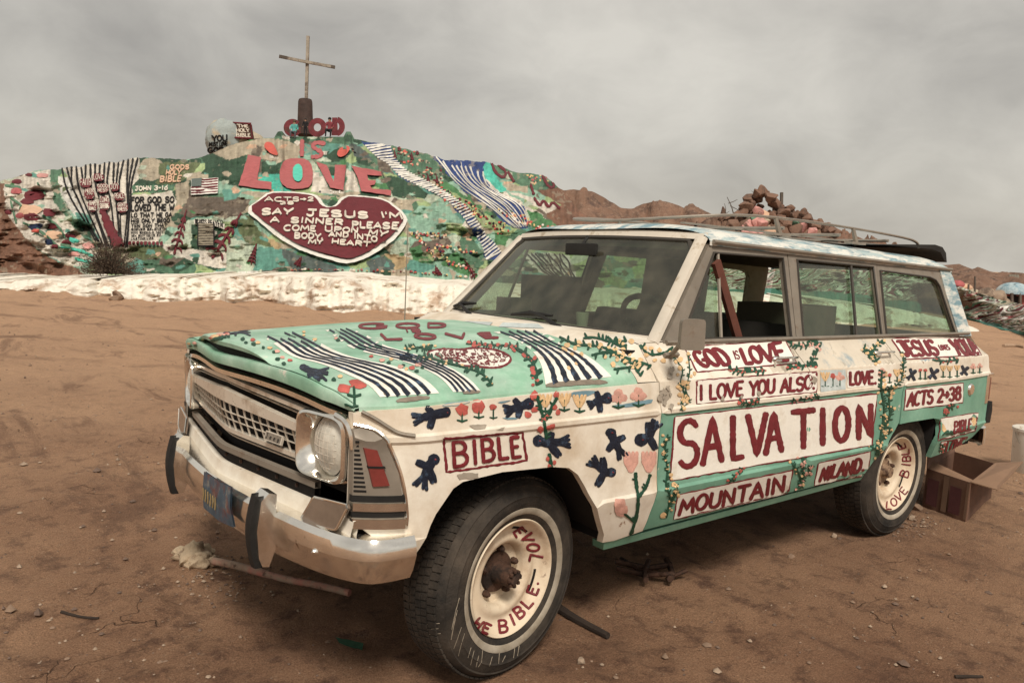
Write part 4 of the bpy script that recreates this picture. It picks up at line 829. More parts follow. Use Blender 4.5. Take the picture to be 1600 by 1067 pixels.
bird(z3, ((275, 488), (245, 530), (200, 640), [(185, 505), (275, 610)]), 13, FF); bird(z3, ((855, 385), (915, 400), (1025, 385), [(930, 345), (970, 465)]), 13, FF)
bird(z3, ((1258, 340), (1280, 390), (1325, 475), [(1330, 365), (1245, 435)]), 13, FF); bird(z3, ((1428, 380), (1470, 360), (1512, 280), [(1465, 290), (1505, 425)]), 13, FF); bird(z3, ((1262, 560), (1225, 560), (1150, 490), [(1212, 485), (1185, 630)]), 13, FF)
GL = [DKGRN, RED, YELL, PINK]
def flower(z, x, y, r, kind, stem, parent, ry=None):
    d = D(base=.0022, dome=.0008, step=3.0); px, py = z(x, y); g = z(x, y + stem)
    if stem:
        d.stroke([(px, py), g], max(2.2, r * .28), 0)
        for s in (-1, 1): d.stroke([(g[0], g[1] - 1), (g[0] + s * r * .8, g[1] - r * .35)], max(2.4, r * .42), 0, taper=(1, .6))
    if kind == 'rose': d.blob(px, py, r, 1, ry=r * .9, n=11)
    elif kind == 'tulip':
        for k in (-.75, -.3, .3, .75): d.stroke([(px, py + r * .8), (px + k * r * .8, py), (px + k * r * 1.25, py - r * .95)], r * .62, 2, taper=(1.2, .7))
    elif kind == 'pinktulip':
        for k in (-.8, -.28, .28, .8): d.stroke([(px, py + r * 1.1), (px + k * r * .85, py), (px + k * r * 1.0, py - r * 1.3)], r * .62, 3, taper=(1.3, .7))
    else:
        for a, b in ((-.55, .1), (.55, .1), (0, -.65), (0, .35)): d.blob(px + a * r, py + b * r, r * .62, 3, n=9)
    return d.done('painted_flower', GL, parent)
for x, y, r in ((432, 216, 9), (525, 196, 9), (606, 198, 6.8)): flower(z3, x, y, r, 'rose', 66, FF)
for x, y in ((895, 165), (1000, 160), (1085, 168)): flower(z3, x, y, 9.5, 'tulip', 62, FF)
for x, y in ((1300, 145), (1412, 135)): flower(z3, x, y, 10.5, 'clover', 62, FF)
def plant(z, stems, wd, blobs, parent, leaf=3.2, name='painted_plant', density=.45, bm=1):
    d = D(base=.0035, dome=.0008, step=3.0)
    for st in stems:
        p = smoothp(Q(z, *st), 1); d.stroke(p, wd, 0, rag=.25)
        A = resample(p, leaf * 2.2, False)
        for i, (x, y) in enumerate(A[1:]):
            if random.random() < density:
                s = random.choice((-1, 1)); v = np.array(A[i + 1]) - np.array(A[i]); v = v / (np.linalg.norm(v) + 1e-6); n = np.array((-v[1], v[0])) * s; d.stroke([(x, y), tuple(np.array((x, y)) + n * leaf * 1.3 - v * leaf * .5)], leaf * .95, 0, taper=(1, .6))
    for x, y, r, k in blobs: d.blob(*z(x, y), r, k, n=8)
    return d.done(name, GL, parent)
plant(z3, [[(848, 140), (870, 210), (890, 290), (900, 370)], [(955, 150), (930, 200), (895, 270)], [(915, 460), (930, 545)]], 5.5, [(835, 135, 7, 1), (955, 130, 4.5, 1), (798, 240, 5.5, 1), (836, 212, 5, 1), (942, 200, 4.5, 1), (965, 228, 4.5, 1), (885, 268, 5, 1), (905, 248, 4, 1), (868, 322, 5.5, 1), (912, 312, 5, 1), (932, 304, 4, 1), (907, 484, 4, 1), (918, 525, 3.8, 1), (945, 505, 3, 1)], FF, leaf=4.5, density=.5)
flower(z3, 1370, 505, 11.5, 'pinktulip', 0, FF); flower(z3, 1470, 505, 11.5, 'pinktulip', 0, FF)
plant(z3, [[(1395, 565), (1400, 640), (1412, 700), (1405, 790), (1370, 905)], [(1475, 575), (1455, 640), (1415, 695)], [(1335, 790), (1385, 830)]], 5.2, [(1308, 735, 10, 3), (1318, 770, 9, 3)], FF, leaf=4, density=.15)
# vines on the doors
def vine(z, path, parent, wd=2.6, berry=2, n=12, rad=2.6, spread=16, leaf=3.2, density=.8):
    A = resample(smoothp(Q(z, *path), 2), 3, False); bl = []
    for i in range(n): x, y = A[int((i + random.random()) * len(A) / n) % len(A)]; bl.append((x + random.uniform(-1, 1) * spread / 3, y + random.uniform(-1, 1) * 2, rad * random.uniform(.55, 1.35), berry))
    return plant(lambda a, b: (a, b), [A[::3]], wd, bl, parent, leaf, 'painted_vine', density)
vine(z4, [(130, 545), (110, 640), (135, 700), (115, 790), (150, 830), (120, 950)], FD, n=16, rad=3.2, spread=26); vine(z4, [(160, 780), (185, 800), (150, 860)], FD, n=5, rad=3)
vine(z4, [(420, 235), (500, 250), (600, 240)], FD, 3.5, 1, 12, 2.6, 14, 4.5); vine(z4, [(700, 235), (770, 215), (840, 220)], FD, 3.5, 1, 8, 2.2, 12, 4.5); vine(z4, [(470, 385), (520, 400), (565, 378)], FD, 2.6, 1, 6, 2.4, 12); vine(z4, [(720, 385), (790, 375), (850, 362)], FD, 2.4, 3, 7, 2., 12)
vine(z4, [(425, 770), (455, 735), (485, 705)], FD, 2.6, 1, 7, 2.6, 14); vine(z4, [(760, 800), (780, 740), (770, 655)], FD, 2.6, 3, 8, 2.8, 24); vine(z4, [(720, 680), (755, 720), (770, 790)], FD, 2.4, 2, 5, 2.4, 16); vine(z4, [(815, 690), (790, 740)], RD, 2.2, 3, 5, 2.6, 16)
vine(z4, [(700, 100), (750, 130), (860, 110)], FD, 3, 3, 7, 2.6, 12, 4); vine(z4, [(815, 95), (850, 140), (820, 195)], FD, 3.2, 3, 6, 2.4, 14, 4)
vine(z4, [(225, 160), (240, 260), (205, 330), (245, 380), (185, 430)], FD, 1.8, 2, 12, 3.4, 34, 2.6, .5); vine(z4, [(180, 300), (215, 350), (190, 400)], FD, 1.8, 2, 6, 3.4, 24, 2.6, .5)
vine(z4, [(1150, 240), (1145, 330), (1165, 420), (1150, 520), (1135, 600), (1135, 655)], RD, 3, 2, 20, 2.6, 26, 3.6); vine(z4, [(1190, 320), (1180, 400), (1195, 450), (1160, 520)], RD, 3, 2, 12, 2.6, 22, 3.6); vine(z5, [(235, 580), (270, 610), (290, 540), (330, 500)], RD, 2.6, 2, 8, 2.6, 16)
vine(z5, [(205, 130), (255, 160), (265, 200)], RD, 3.4, 2, 8, 3, 24, 4.2); vine(z5, [(290, 95), (250, 130), (240, 180)], RD, 3, 2, 6, 3, 20, 4); vine(z5, [(385, 150), (390, 230), (370, 300), (300, 330)], QP, 2.4, 2, 10, 2.6, 14)
vine(z5, [(525, 185), (580, 192), (640, 183)], QP, 3, 1, 7, 2, 8, 3.6); vine(z5, [(590, 440), (600, 400), (625, 395)], QP, 3, 1, 7, 2.8, 16, 3.6); vine(z5, [(580, 520), (600, 530), (612, 512)], QP, 2.6, 0, 2, 2, 8)
vine(z5, [(570, 575), (565, 615)], QP, 2.4, 1, 4, 2.2, 10)
for x, y, k in ((880, 270, 'tulip'), (950, 270, 'clover')): flower(z4, x, y, 6.5, k, 52, RD)
flower(z4, 917, 268, 4, 'rose', 55, RD); flower(z4, 1152, 252, 7, 'clover', 0, RD); flower(z4, 1187, 262, 3.4, 'rose', 0, RD)
for x, k, r in ((360, 'tulip', 5.4), (288, 'clover', 6)): flower(z5, x, 245, r, k, 40, RD)
flower(z5, 325, 256, 3.6, 'rose', 36, RD)
bird(z5, ((442, 238), (428, 252), (408, 272), [(420, 226), (440, 278)]), 5, QP, False); bird(z5, ((545, 234), (525, 250), (508, 268), [(515, 222), (540, 272)]), 5, QP, False); bird(z5, ((685, 222), (670, 236), (656, 250), [(660, 212), (684, 254)]), 4.6, QP, False)
for x, y in ((467, 232), (490, 232)): flower(z5, x, y, 3.4, 'rose', 42, QP)
for x, y in ((573, 224), (604, 226), (638, 222)): flower(z5, x, y, 4.2, 'tulip', 42, QP)
for x, y in ((712, 216), (742, 214)): flower(z5, x, y, 4, 'clover', 32, QP)
# flowering vine over the cowl and the fender top
CV = [[(880, 600), (960, 640), (1050, 640), (1130, 660), (1230, 720), (1280, 790)], [(1000, 605), (1060, 600), (1130, 625), (1210, 620)], [(1040, 690), (1120, 670), (1200, 700), (1330, 740)], [(1280, 640), (1320, 690), (1400, 680), (1440, 650)], [(1150, 760), (1230, 750), (1300, 730)], [(1120, 600), (1180, 650), (1210, 640)]]
bl = [(random.uniform(900, 1400), random.uniform(605, 760), random.uniform(3.2, 4.6), 2) for _ in range(44)]
plant(z1, CV, 3.6, bl, cowl, 5, 'painted_vine', .7)
vine(z1, [(1430, 660), (1460, 720), (1500, 760), (1470, 840), (1520, 890)], FF, 1.8, 2, 10, 4, 34, 2.6, .4)
# hood -------------------------------------------------------------------
def bundle(left, right, n, parent, wf=.50):
    m = 26
    def rs(p):
        p = smoothp(p, 2); A = np.array(p); s = np.r_[0, np.cumsum(np.linalg.norm(np.diff(A, axis=0), axis=1))]; t = np.linspace(0, s[-1], m); return np.c_[np.interp(t, s, A[:, 0]), np.interp(t, s, A[:, 1])]
    a, b = rs(left), rs(right); d = D(step=6); d.fill([tuple(p) for p in a - (b - a) * .05] + [tuple(p) for p in (b + (b - a) * .07)[::-1]], 0, step=8, lift=.0005); d.done('white_flow', [WHITE], parent)
    for k in range(n):
        f = (k + .62) / (n + .24); mid = a + (b - a) * f; wd = np.linalg.norm(b - a, axis=1) / n * wf
        d = D(base=.0035, dome=.003, step=4); mid = mid + np.array([[random.uniform(-.5, .5), random.uniform(-.4, .4)] for _ in mid]); T = np.gradient(mid, axis=0); T /= np.linalg.norm(T, axis=1)[:, None]; Nn = np.c_[-T[:, 1], T[:, 0]]
        vn = np.abs(np.einsum('ij,ij->i', (b - a) / (np.linalg.norm(b - a, axis=1)[:, None] + 1e-9), Nn)); wd = wd * np.maximum(vn, .12)
        P = []; lf = []
        for i in range(m):
            for o, l in ((-1, -.3), (0, 1), (1, -.3)): P.append(tuple(mid[i] + Nn[i] * o * wd[i] * .5 * random.uniform(.8, 1.2))); lf.append(l * .003)
        d._put(P, [(i * 3 + j, i * 3 + j + 1, i * 3 + j + 4, i * 3 + j + 3) for i in range(m - 1) for j in (0, 1)], lf, 0); d.done('navy_stripe', [NAVY], parent)
bundle(Q(z7, (545, 150), (640, 200), (745, 280), (900, 310), (1050, 370), (1180, 430), (1238, 500)), Q(z7, (760, 140), (860, 190), (960, 250)) + Q(z9, (0, 265), (150, 290), (280, 340), (350, 390), (385, 432)), 5, HD)
bundle(Q(z7, (925, 128), (1000, 180), (1075, 235)) + Q(z9, (140, 248), (300, 292), (420, 352), (480, 424)), Q(z7, (1050, 122), (1130, 150), (1240, 222)) + Q(z9, (300, 240), (470, 310), (560, 370), (604, 424)), 4, HD)
bundle(Q(z9, (685, 124), (800, 165), (890, 225), (930, 290), (950, 385)), Q(z9, (900, 118), (990, 180), (1110, 230), (1190, 290), (1245, 350)), 5, HD)
lettering(z9, 'GOD', [(0, 84), (440, 82), (440, 102), (0, 110)], 3.6, HD, base=.003, gap=.3); lettering(z9, 'IS', [(232, 112), (312, 110), (316, 126), (238, 127)], 2.4, HD, base=.003)
lettering(z9, 'LOVE', [(105, 138), (660, 132), (700, 154), (130, 164)], 4.4, HD, base=.003, gap=.7)
hp = smoothp(Q(z9, (335, 235), (370, 215), (440, 208), (510, 214), (560, 204), (640, 206), (720, 222), (768, 252), (750, 285), (690, 306), (600, 298), (500, 290), (400, 268)), 2, True)
d = D(step=5); d.fill(hp, 0, step=8); d.stroke(hp, 3.4, 1, closed=True, rag=.3); d.done('painted_heart', [WHITE, MAROON], HD, 'small white heart of red writing on the hood')
for t, q in (("JESUS I'M A", [(395, 220), (700, 212), (720, 226), (385, 234)]), ('SINNER PLEASE', [(380, 238), (735, 230), (745, 243), (392, 250)]), ('COME UPON MY', [(400, 254), (750, 247), (748, 260), (425, 264)]), ('BODY AND', [(470, 268), (740, 264), (730, 274), (490, 277)]), ('HEART.', [(550, 280), (715, 277), (705, 292), (570, 291)])): lettering(z9, t, q, 1.05, HD, base=.0035, gap=.3)
vine(z9, [(240, 212), (300, 205), (380, 192)], HD, 3, 2, 9, 2.4, 14, 4.4, .7); vine(z9, [(300, 245), (400, 270), (540, 305), (620, 330), (670, 390)], HD, 3, 2, 9, 2.2, 10, 5, .6); vine(z9, [(540, 185), (640, 190), (770, 195)], HD, 2.4, 1, 12, 3, 10, 3.6, .6); vine(z9, [(770, 200), (830, 230), (870, 270), (890, 330), (890, 390)], HD, 5, 1, 12, 3.4, 40, 6, .5)
d = D(base=.0035, dome=.0008, step=3)
for (a, b, r, k) in [(515, 185, 2.6, 1), (545, 200, 2.6, 2), (610, 230, 2.6, 2), (650, 248, 3.4, 3), (678, 282, 3.4, 3), (722, 298, 3.4, 1), (1000, 388, 3, 2), (860, 182, 3, 2), (800, 140, 2.4, 2), (800, 158, 2, 2), (980, 175, 2.6, 3), (1385, 235, 3, 2)]: d.blob(*z7(a, b), r * 1.4, k, ry=r * .8)
for (a, b) in [(460, 180), (478, 200), (520, 207), (575, 228), (632, 252), (655, 292), (688, 318), (965, 405), (990, 185)]: d.blob(*z7(a, b), 3.4, 0, ry=2.6)
for (a, b, r, k) in [(65, 248, 3, 1), (120, 268, 3.2, 3), (165, 262, 2.6, 2), (210, 300, 3, 3), (270, 306, 4, 1), (300, 290, 3, 3), (240, 312, 2.6, 2), (320, 305, 2.4, 0), (150, 280, 2.4, 0), (225, 292, 2.2, 0), (290, 322, 2.6, 0)]: d.blob(*z9(a, b), r * 1.5, k, ry=r)
d.done('painted_posies', GL, HD, kind='stuff')
d = D(base=.0035, dome=.0008, step=3)   # flowers along the far nose
for i in range(16): x = random.uniform(150, 400); y = 205 - (x - 150) * .26 + random.uniform(-6, 6); d.blob(*z7(x, y), 3.6, random.choice((1, 2, 3)), ry=1.8); d.blob(*z7(x + 6, y + 14), 3, 0, ry=2)
d.done('painted_posies', GL, HD, kind='stuff')
bird(z7, ((795, 335), (835, 355), (930, 370), [(830, 390), (890, 400)]), 9, HD, False); bird(z7, ((360, 150), (420, 140), (500, 135), [(420, 158)]), 5, HD, False)
d = D(base=.0035, dome=.003, step=3); 
for a, b, rx, ry in ((1022, 455, 12, 7), (1085, 425, 10, 6), (1110, 435, 11, 7)): d.blob(*z7(a, b), rx, 1, ry=ry, n=12)
d.stroke(Q(z7, (1078, 450), (1082, 500), (1080, 555)), 4, 0); d.stroke(Q(z7, (1045, 490), (1080, 500), (1115, 490)), 3.6, 0); d.stroke(Q(z7, (1035, 540), (1070, 555), (1100, 552)), 3.4, 0); d.done('painted_flower', GL, HD)
d = D(base=.0025, dome=.002, step=5)
for q in ([(520, 70), (900, 85), (930, 108), (700, 100)],): d.fill(Q(z9, *q), 0, step=8)
d.done('painted_patch', [mat('pale_blue_patch')], HD)
# bare metal where the paint has flaked along the hood edge
CHIP = mat('bare_metal_chip', (.23, .19, .15), .55, .2, var=.2, sc=30)
for z, q in ((z9, [(935, 385), (1010, 372), (1180, 362), (1250, 372), (1238, 384), (1100, 392), (935, 404)]), (z9, [(520, 425), (570, 414), (612, 420), (605, 432), (525, 438)]), (z9, [(180, 465), (280, 446), (360, 448), (350, 462), (200, 480)]), (z9, [(125, 428), (150, 424), (160, 440), (130, 444)])):
    d = D(base=.003, dome=.0, step=4); d.fill(smoothp(Q(z, *q), 1, True), 0, rag=.6); d.done('paint_chip', [CHIP], HD)
BARE = mat('bare_primer', (.36, .31, .25), .7, var=.15, sc=20)
for k in range(16):      # flaked primer on the shoulder lettering
    x, y = random.choice(((random.uniform(290, 830), random.uniform(270, 380)), (random.uniform(260, 720), random.uniform(130, 230)), (random.uniform(90, 170), random.uniform(230, 420)))); r = random.uniform(4, 13)
    d = D(base=.0078, dome=0, step=3); d.fill([z4(x + r * 1.3 * math.cos(a) * random.uniform(.5, 1.2), y + r * 1.9 * math.sin(a) * random.uniform(.5, 1.2)) for a in np.linspace(0, 2 * math.pi, 11, endpoint=False)], 0, step=4); d.done('paint_chip', [BARE], FD if x > 105 else FF)
for q in ([(470, 300), (570, 293), (560, 318), (500, 325)], [(1540, 110), (1590, 105), (1585, 150), (1560, 175), (1535, 150)], [(620, 325), (680, 308), (660, 322)], [(400, 575), (440, 562), (520, 565), (525, 590), (420, 598)]):
    d = D(base=.003, dome=0, step=3); d.fill(Q(z3, *q), 0, rag=.8); d.done('paint_chip', [BARE], FF)
for q in ([(320, 185), (430, 165), (490, 168), (420, 188), (330, 195)], [(1020, 120), (1150, 105), (1190, 112), (1120, 140), (1060, 150)], [(640, 255), (760, 258), (700, 272)], [(1250, 190), (1350, 180), (1500, 150), (1480, 185), (1300, 205)], [(620, 170), (720, 155), (660, 180)]):
    d = D(base=.002, dome=0, step=5); d.fill(smoothp(Q(z3, *q), 1, True), 0, rag=.6); d.done('painted_patch', [BLUEP], FF)
# words on the wheels
def rimtext(t, spots, wd, parent, mt=MAROON):
    d = D(base=.002, dome=.002, step=2.5)
    for c, q in zip(t, spots): d.text(c, q, wd, 0, xs=[(0, 1)])
    d.done('lettering', [mt], parent)
def rq(z, cx, cy, w_, h_, rot): 
    c, s = math.cos(rot), math.sin(rot); return [z(cx + (u * w_ * c - v * h_ * s), cy + (u * w_ * s + v * h_ * c)) for u, v in ((-.5, -.5), (.5, -.5), (.5, .5), (-.5, .5))]
rimtext('LOVE', [rq(zw, 752, 450, 34, 62, 1.75), rq(zw, 738, 395, 36, 60, 1.55), rq(zw, 708, 348, 36, 60, 1.25), rq(zw, 668, 318, 30, 52, 1.0)], 4.0, rimF)
rimtext('HEBIBLE.', [rq(zw, 465, 772, 34, 46, .75), rq(zw, 505, 795, 34, 46, .45), rq(zw, 588, 785, 46, 62, -.1), rq(zw, 634, 752, 14, 58, -.4), rq(zw, 668, 715, 44, 58, -.62), rq(zw, 706, 668, 40, 54, -.85), rq(zw, 735, 608, 38, 52, -1.2), rq(zw, 762, 566, 14, 16, 0)], 4.2, rimF)
rimtext('BIBLE', [rq(z5, 395, 710, 34, 40, -1.25), rq(z5, 402, 668, 14, 40, -1.45), rq(z5, 404, 640, 28, 38, -1.6), rq(z5, 398, 610, 24, 36, -1.7), rq(z5, 382, 585, 24, 34, -1.9)][:5], 2.2, rimR)
rimtext('LOVE', [rq(z5, 322, 858, 26, 34, .1), rq(z5, 345, 842, 28, 36, -.3), rq(z5, 368, 818, 26, 36, -.6), rq(z5, 390, 790, 24, 34, -.9)], 2.2, rimR)
bpy.context.view_layer.update(); TH = bvh_hit([tyF])     # pale cracks and scuffs on the front tyre
SCUFF = mat('tyre_scuff', (.30, .25, .19), .9, var=.2)
for k, ln in enumerate([[(372, 645), (352, 720), (335, 800)], [(362, 705), (345, 780), (332, 850)], [(382, 790), (362, 850), (345, 895)], [(398, 820), (380, 880), (368, 930)], [(430, 890), (415, 940)], [(445, 905), (428, 975)], [(468, 930), (455, 985)], [(490, 870), (482, 960), (466, 985)], [(535, 935), (522, 980)], [(572, 895), (566, 970)], [(600, 930), (585, 960)], [(650, 865), (640, 940)], [(668, 880), (660, 930)], [(215, 775), (275, 770)], [(220, 825), (280, 820)], [(215, 800), (270, 796)]]):
    d = Decal(TH, base=.001, dome=.0004, step=4); d.stroke([zw(*p) for p in ln], random.uniform(.7, 1.2), 0, rag=.4); d.done('scuff', [SCUFF], tyF)
# badge letters and plate numbers
hb = bvh_hit([badgeo]); 
for i, c in enumerate('Jeep'):
    x0 = -.05 + i * .0255; q = [x0, x0 + .0235]
    m = MB()
    m.prism([(q[0], -.0125), (q[1], -.0125), (q[1], .0125), (q[0], .0125)], lambda u, v, wv: bp(-u if False else u, v, .008 + wv), .0012); m.build('badge_tile', GREY, badgeo, body=True, smooth=30)
    cen = (q[0] + q[1]) / 2; m = MB()
    for pl in FONT[c]:
        pts = [bp(cen + (u - .5) * .011, (v - .5) * .017, .0098) for u, v in pl]; m.tube(pts, .0012, 4)
    m.build('badge_letter', DARK, badgeo, body=True)
m = MB()
for i in range(6): m.tube([(.8445, .035 + i * .027, .53), (.8445, .039 + i * .027 + random.uniform(-.004, .004), .555), (.8445, .035 + i * .027, .575)], .003, 4)
m.build('plate_smudge', mat('plate_yellow', (.24, .17, .08), .5, var=.3, sc=30), bumper, body=True)
# ------------------------------------------------------------------ the painted mountain
KX = [-160, 0, 60, 100, 190, 215, 300, 322, 345, 395, 428, 434, 441, 445, 480, 537, 541, 548, 553, 610, 640, 700, 760, 800, 850, 866, 885, 905, 935, 960, 1000, 1100, 1200, 1300, 1400, 1480, 1520, 1560, 1600, 1720]
KC = [296, 284, 267, 263, 252, 246, 250, 243, 234, 216, 216, 206, 205, 213, 214, 214, 206, 206, 217, 228, 235, 250, 253, 268, 274, 288, 306, 330, 352, 366, 378, 390, 398, 405, 416, 440, 455, 468, 476, 500]
KD = [29, 30, 31, 32, 36, 37, 40, 41, 42, 44, 45, 46, 46, 47, 47, 47, 46, 46, 46, 46, 46, 46, 46, 46, 46, 45, 44, 42, 39, 37, 35, 34, 33, 32, 30, 27, 25, 24, 23, 22]
BXs = [-160, 0, 100, 150, 260, 300, 400, 430, 500, 600, 640, 700, 800, 900, 1000, 1150, 1256, 1380, 1450, 1500, 1540]
BTy = [436, 437, 437, 436, 435, 435, 432, 431, 434, 440, 442, 446, 452, 456, 460, 464, 468, 480, 492, 504, 518]; BBy = [449, 455, 460, 462, 468, 469, 471, 474, 485, 488, 490, 494, 497, 498, 498, 499, 500, 508, 514, 516, 522]
FX = [-160, 0, 100, 250, 400, 500, 640, 740, 850, 1000, 1150, 1300, 1450, 1500, 1600, 1720]; FY = [434, 433, 432, 429, 424, 421, 425, 434, 444, 450, 456, 462, 477, 496, 524, 550]
def yfoot(px): return np.interp(px, FX, FY)
def ycrest(px): px = np.asarray(px, float); return np.interp(px, KX, KC) + (2.6 * fbm(px / 9., px * 0 + .5, 71, 3) + 2.2 * fbm(px / 28., px * 0 + 3.5, 73, 2)) * np.clip(np.minimum(np.abs(px - 490) / 60 - 1, 1.), 0, 1) * np.clip((1000 - px) / 60, .3, 1)
def _gd(px, py): return -CAM[2] / (RC[0][2] * (px - 800) / FPX + RC[1][2] * (py - 533.5) / FPX + RC[2][2])
def dfoot(px):
    px = np.asarray(px, float); k = np.clip((px - 1380) / 130, 0, 1); return (_gd(px, np.interp(px, BXs, BBy)) + 3.6) * (1 - k) + _gd(px, yfoot(px)) * k
GT = [0, .25, .51, .78, .90, .96, 1.]; GG = [0, .10, .24, .48, .68, .86, 1.]
def mdepth(px, py, rough=True):
    px = np.asarray(px, float); py = np.asarray(py, float); yf, yc = yfoot(px), ycrest(px); t = np.clip((yf - py) / (yf - yc), -.05, 1.0); df = dfoot(px); dc = np.interp(px, KX, KD)
    D = df + (dc - df) * np.interp(t, GT, GG)
    e = np.clip(t * 8, 0, 1) * np.clip((1 - t) * 10 + .15, 0, 1)
    bay = 1 - .8 * np.exp(-(((px - 225) / 75) ** 4 + ((py - 325) / 70) ** 4)); D = D + e * (.42 * bay * np.abs(fbm(px / 48., py / 8., 55, 3)) * (1 - .9 * np.exp(-(((px - 510) / 125) ** 4 + ((py - 350) / 65) ** 4))) + 1.5 * np.exp(-((px - 235) / 55) ** 2) * np.clip(1 - t, 0, 1) * np.clip(t * 3, 0, 1))
    if rough: D = D + e * bay * ((1.9 * fbm(px / 60., py / 34., 5, 3) + .60 * fbm(px / 19., py / 12., 8, 3)) * (1 - .8 * np.exp(-(((px - 510) / 125) ** 4 + ((py - 350) / 65) ** 4))) + .05 * fbm(px / 5., py / 4., 12, 2))
    return D
def mpoint(px, py, lift=0.):
    d = np.stack([(np.asarray(px, float) - 800) / FPX, (np.asarray(py, float) - 533.5) / FPX, np.ones_like(np.asarray(px, float))], -1) @ RC
    return CAM + d * (mdepth(px, py) - lift)[..., None]
def mhit(px, py):
    if py < ycrest(px) - .5 or py > yfoot(px) + 3: return None
    P = mpoint(np.array(px), np.array(py)); n = -ray(px, py); n = n / np.linalg.norm(n) * .75 + np.array((0, 0, .6)); return P, n / np.linalg.norm(n)
def mhit_batch(P):
    px, py = P[:, 0], P[:, 1]; ok = (py >= ycrest(px) - .5) & (py <= yfoot(px) + 3); r = np.stack([(px - 800) / FPX, (py - 533.5) / FPX, np.ones_like(px)], -1) @ RC
    n = -r / np.linalg.norm(r, axis=1)[:, None] * .75 + np.array((0, 0, .6)); n /= np.linalg.norm(n, axis=1)[:, None]; return ok, mpoint(px, py), n
mhit.batch = mhit_batch
NR, NCL = 190, 1380; cx_ = np.linspace(-150, 1700, NCL); tt = np.linspace(0, 1, NR)
PX = np.repeat(cx_[None, :], NR, 0); PY = yfoot(cx_)[None, :] + (ycrest(cx_) - yfoot(cx_))[None, :] * tt[:, None]
m1 = lambda a, b: (a / 3.5575, 170 + b / 3.5575); m2 = lambda a, b: (300 + a / 3.5575, 30 + b / 3.5575); m3 = lambda a, b: (350 + a / 3.5575, 230 + b / 3.5575); m4 = lambda a, b: (540 + a / 3.5575, 200 + b / 3.5575)
JX = PX + 5 * fbm(PX / 14., PY / 10., 31, 3); JY = PY + 4 * fbm(PX / 14., PY / 10., 47, 3)
def desat(v): v = np.array(S(*v)); return (v.mean() + .84 * (v - v.mean())) * .88
PAL = {k: desat(v) for k, v in dict(dkgreen=(58, 88, 66), green=(92, 132, 102), mint=(150, 192, 165), teal=(98, 160, 142), aqua=(70, 205, 178), tan=(188, 172, 145), brown=(118, 103, 88), cream=(226, 214, 196), grey=(96, 108, 102), olive=(108, 118, 78), lime=(168, 190, 128), sand=(196, 166, 118), pale=(196, 208, 180), white=(232, 226, 214), dirt=(140, 98, 74), maroon=(112, 36, 44), rose=(184, 90, 90), blue=(44, 70, 132), dkblue=(30, 44, 74), peach=(222, 176, 140), black=(34, 30, 30), grass=(84, 140, 86), dkbrown=(84, 58, 46), pink=(218, 150, 140), yellow=(222, 190, 120), coral=(214, 84, 66)).items()}
MC = np.zeros(PX.shape + (3,)); 
camo = ['green', 'mint', 'tan', 'pale', 'teal', 'green', 'brown', 'mint', 'dkgreen', 'lime']
def cells(X, Y, sx, sy, seed):
    gx, gy = X / sx, Y / sy; i0, j0 = np.floor(gx).astype(np.int64), np.floor(gy).astype(np.int64); best = np.full(X.shape, 1e9); out = np.zeros(X.shape, np.int64)
    def hh(i, j, k): n = (i * 374761393 + j * 668265263 + (seed * 7 + k) * 1274126177) & 0x7fffffff; n = ((n ^ (n >> 13)) * 1274126177) & 0x7fffffff; return (n ^ (n >> 16)) & 0xffff
    for di in (-1, 0, 1):
        for dj in (-1, 0, 1):
            i, j = i0 + di, j0 + dj; d = (i + hh(i, j, 1) / 65535. - gx) ** 2 + (j + hh(i, j, 2) / 65535. - gy) ** 2; k = d < best; best = np.where(k, d, best); out = np.where(k, hh(i, j, 3), out)
    return out
ci = cells(JX + 6 * fbm(PX / 20., PY / 20., 6, 2), JY, 28., 15., 5) % len(camo)
for i, k in enumerate(camo): MC[ci == i] = PAL[k]
# furrowed rows to the right: slanting painted streaks
u = (PX * .45 + PY * 1.3) / 9.; v = (PX * .55 - PY * .6) / 42.
fi = (np.abs(fbm(u + 1.3 * fbm(PX / 30., PY / 14., 3, 2), v, 61, 2)) * 22).astype(int) % 9
fur = ['white', 'maroon', 'green', 'white', 'maroon', 'pale', 'dkgreen', 'tan', 'rose']
rmask = (PX > 1060 + 30 * fbm(PY / 9., PX / 90., 4, 2))
for i, k in enumerate(fur): MC[rmask & (fi == i)] = PAL[k]
low = rmask & ((yfoot(PX) - PY) < 5 + 5 * fbm(PX / 20., PY / 9., 2, 2)); MC[low] = PAL['teal'] * .8
def paint(col, z, *pts, jit=True):
    poly = [z(*p) for p in pts]; X, Y = (JX, JY) if jit else (PX, PY); k = inside(poly, X, Y); MC[k] = PAL[col] if isinstance(col, str) else col
def sprinkle(seed, sx, sy, prob, keys):
    h = cells(JX, JY, sx, sy, seed); k = (h % 1000) < prob * 1000
    for i, c in enumerate(keys): MC[k & (PX < 1060) & ((h // 1000) % len(keys) == i)] = PAL[c]
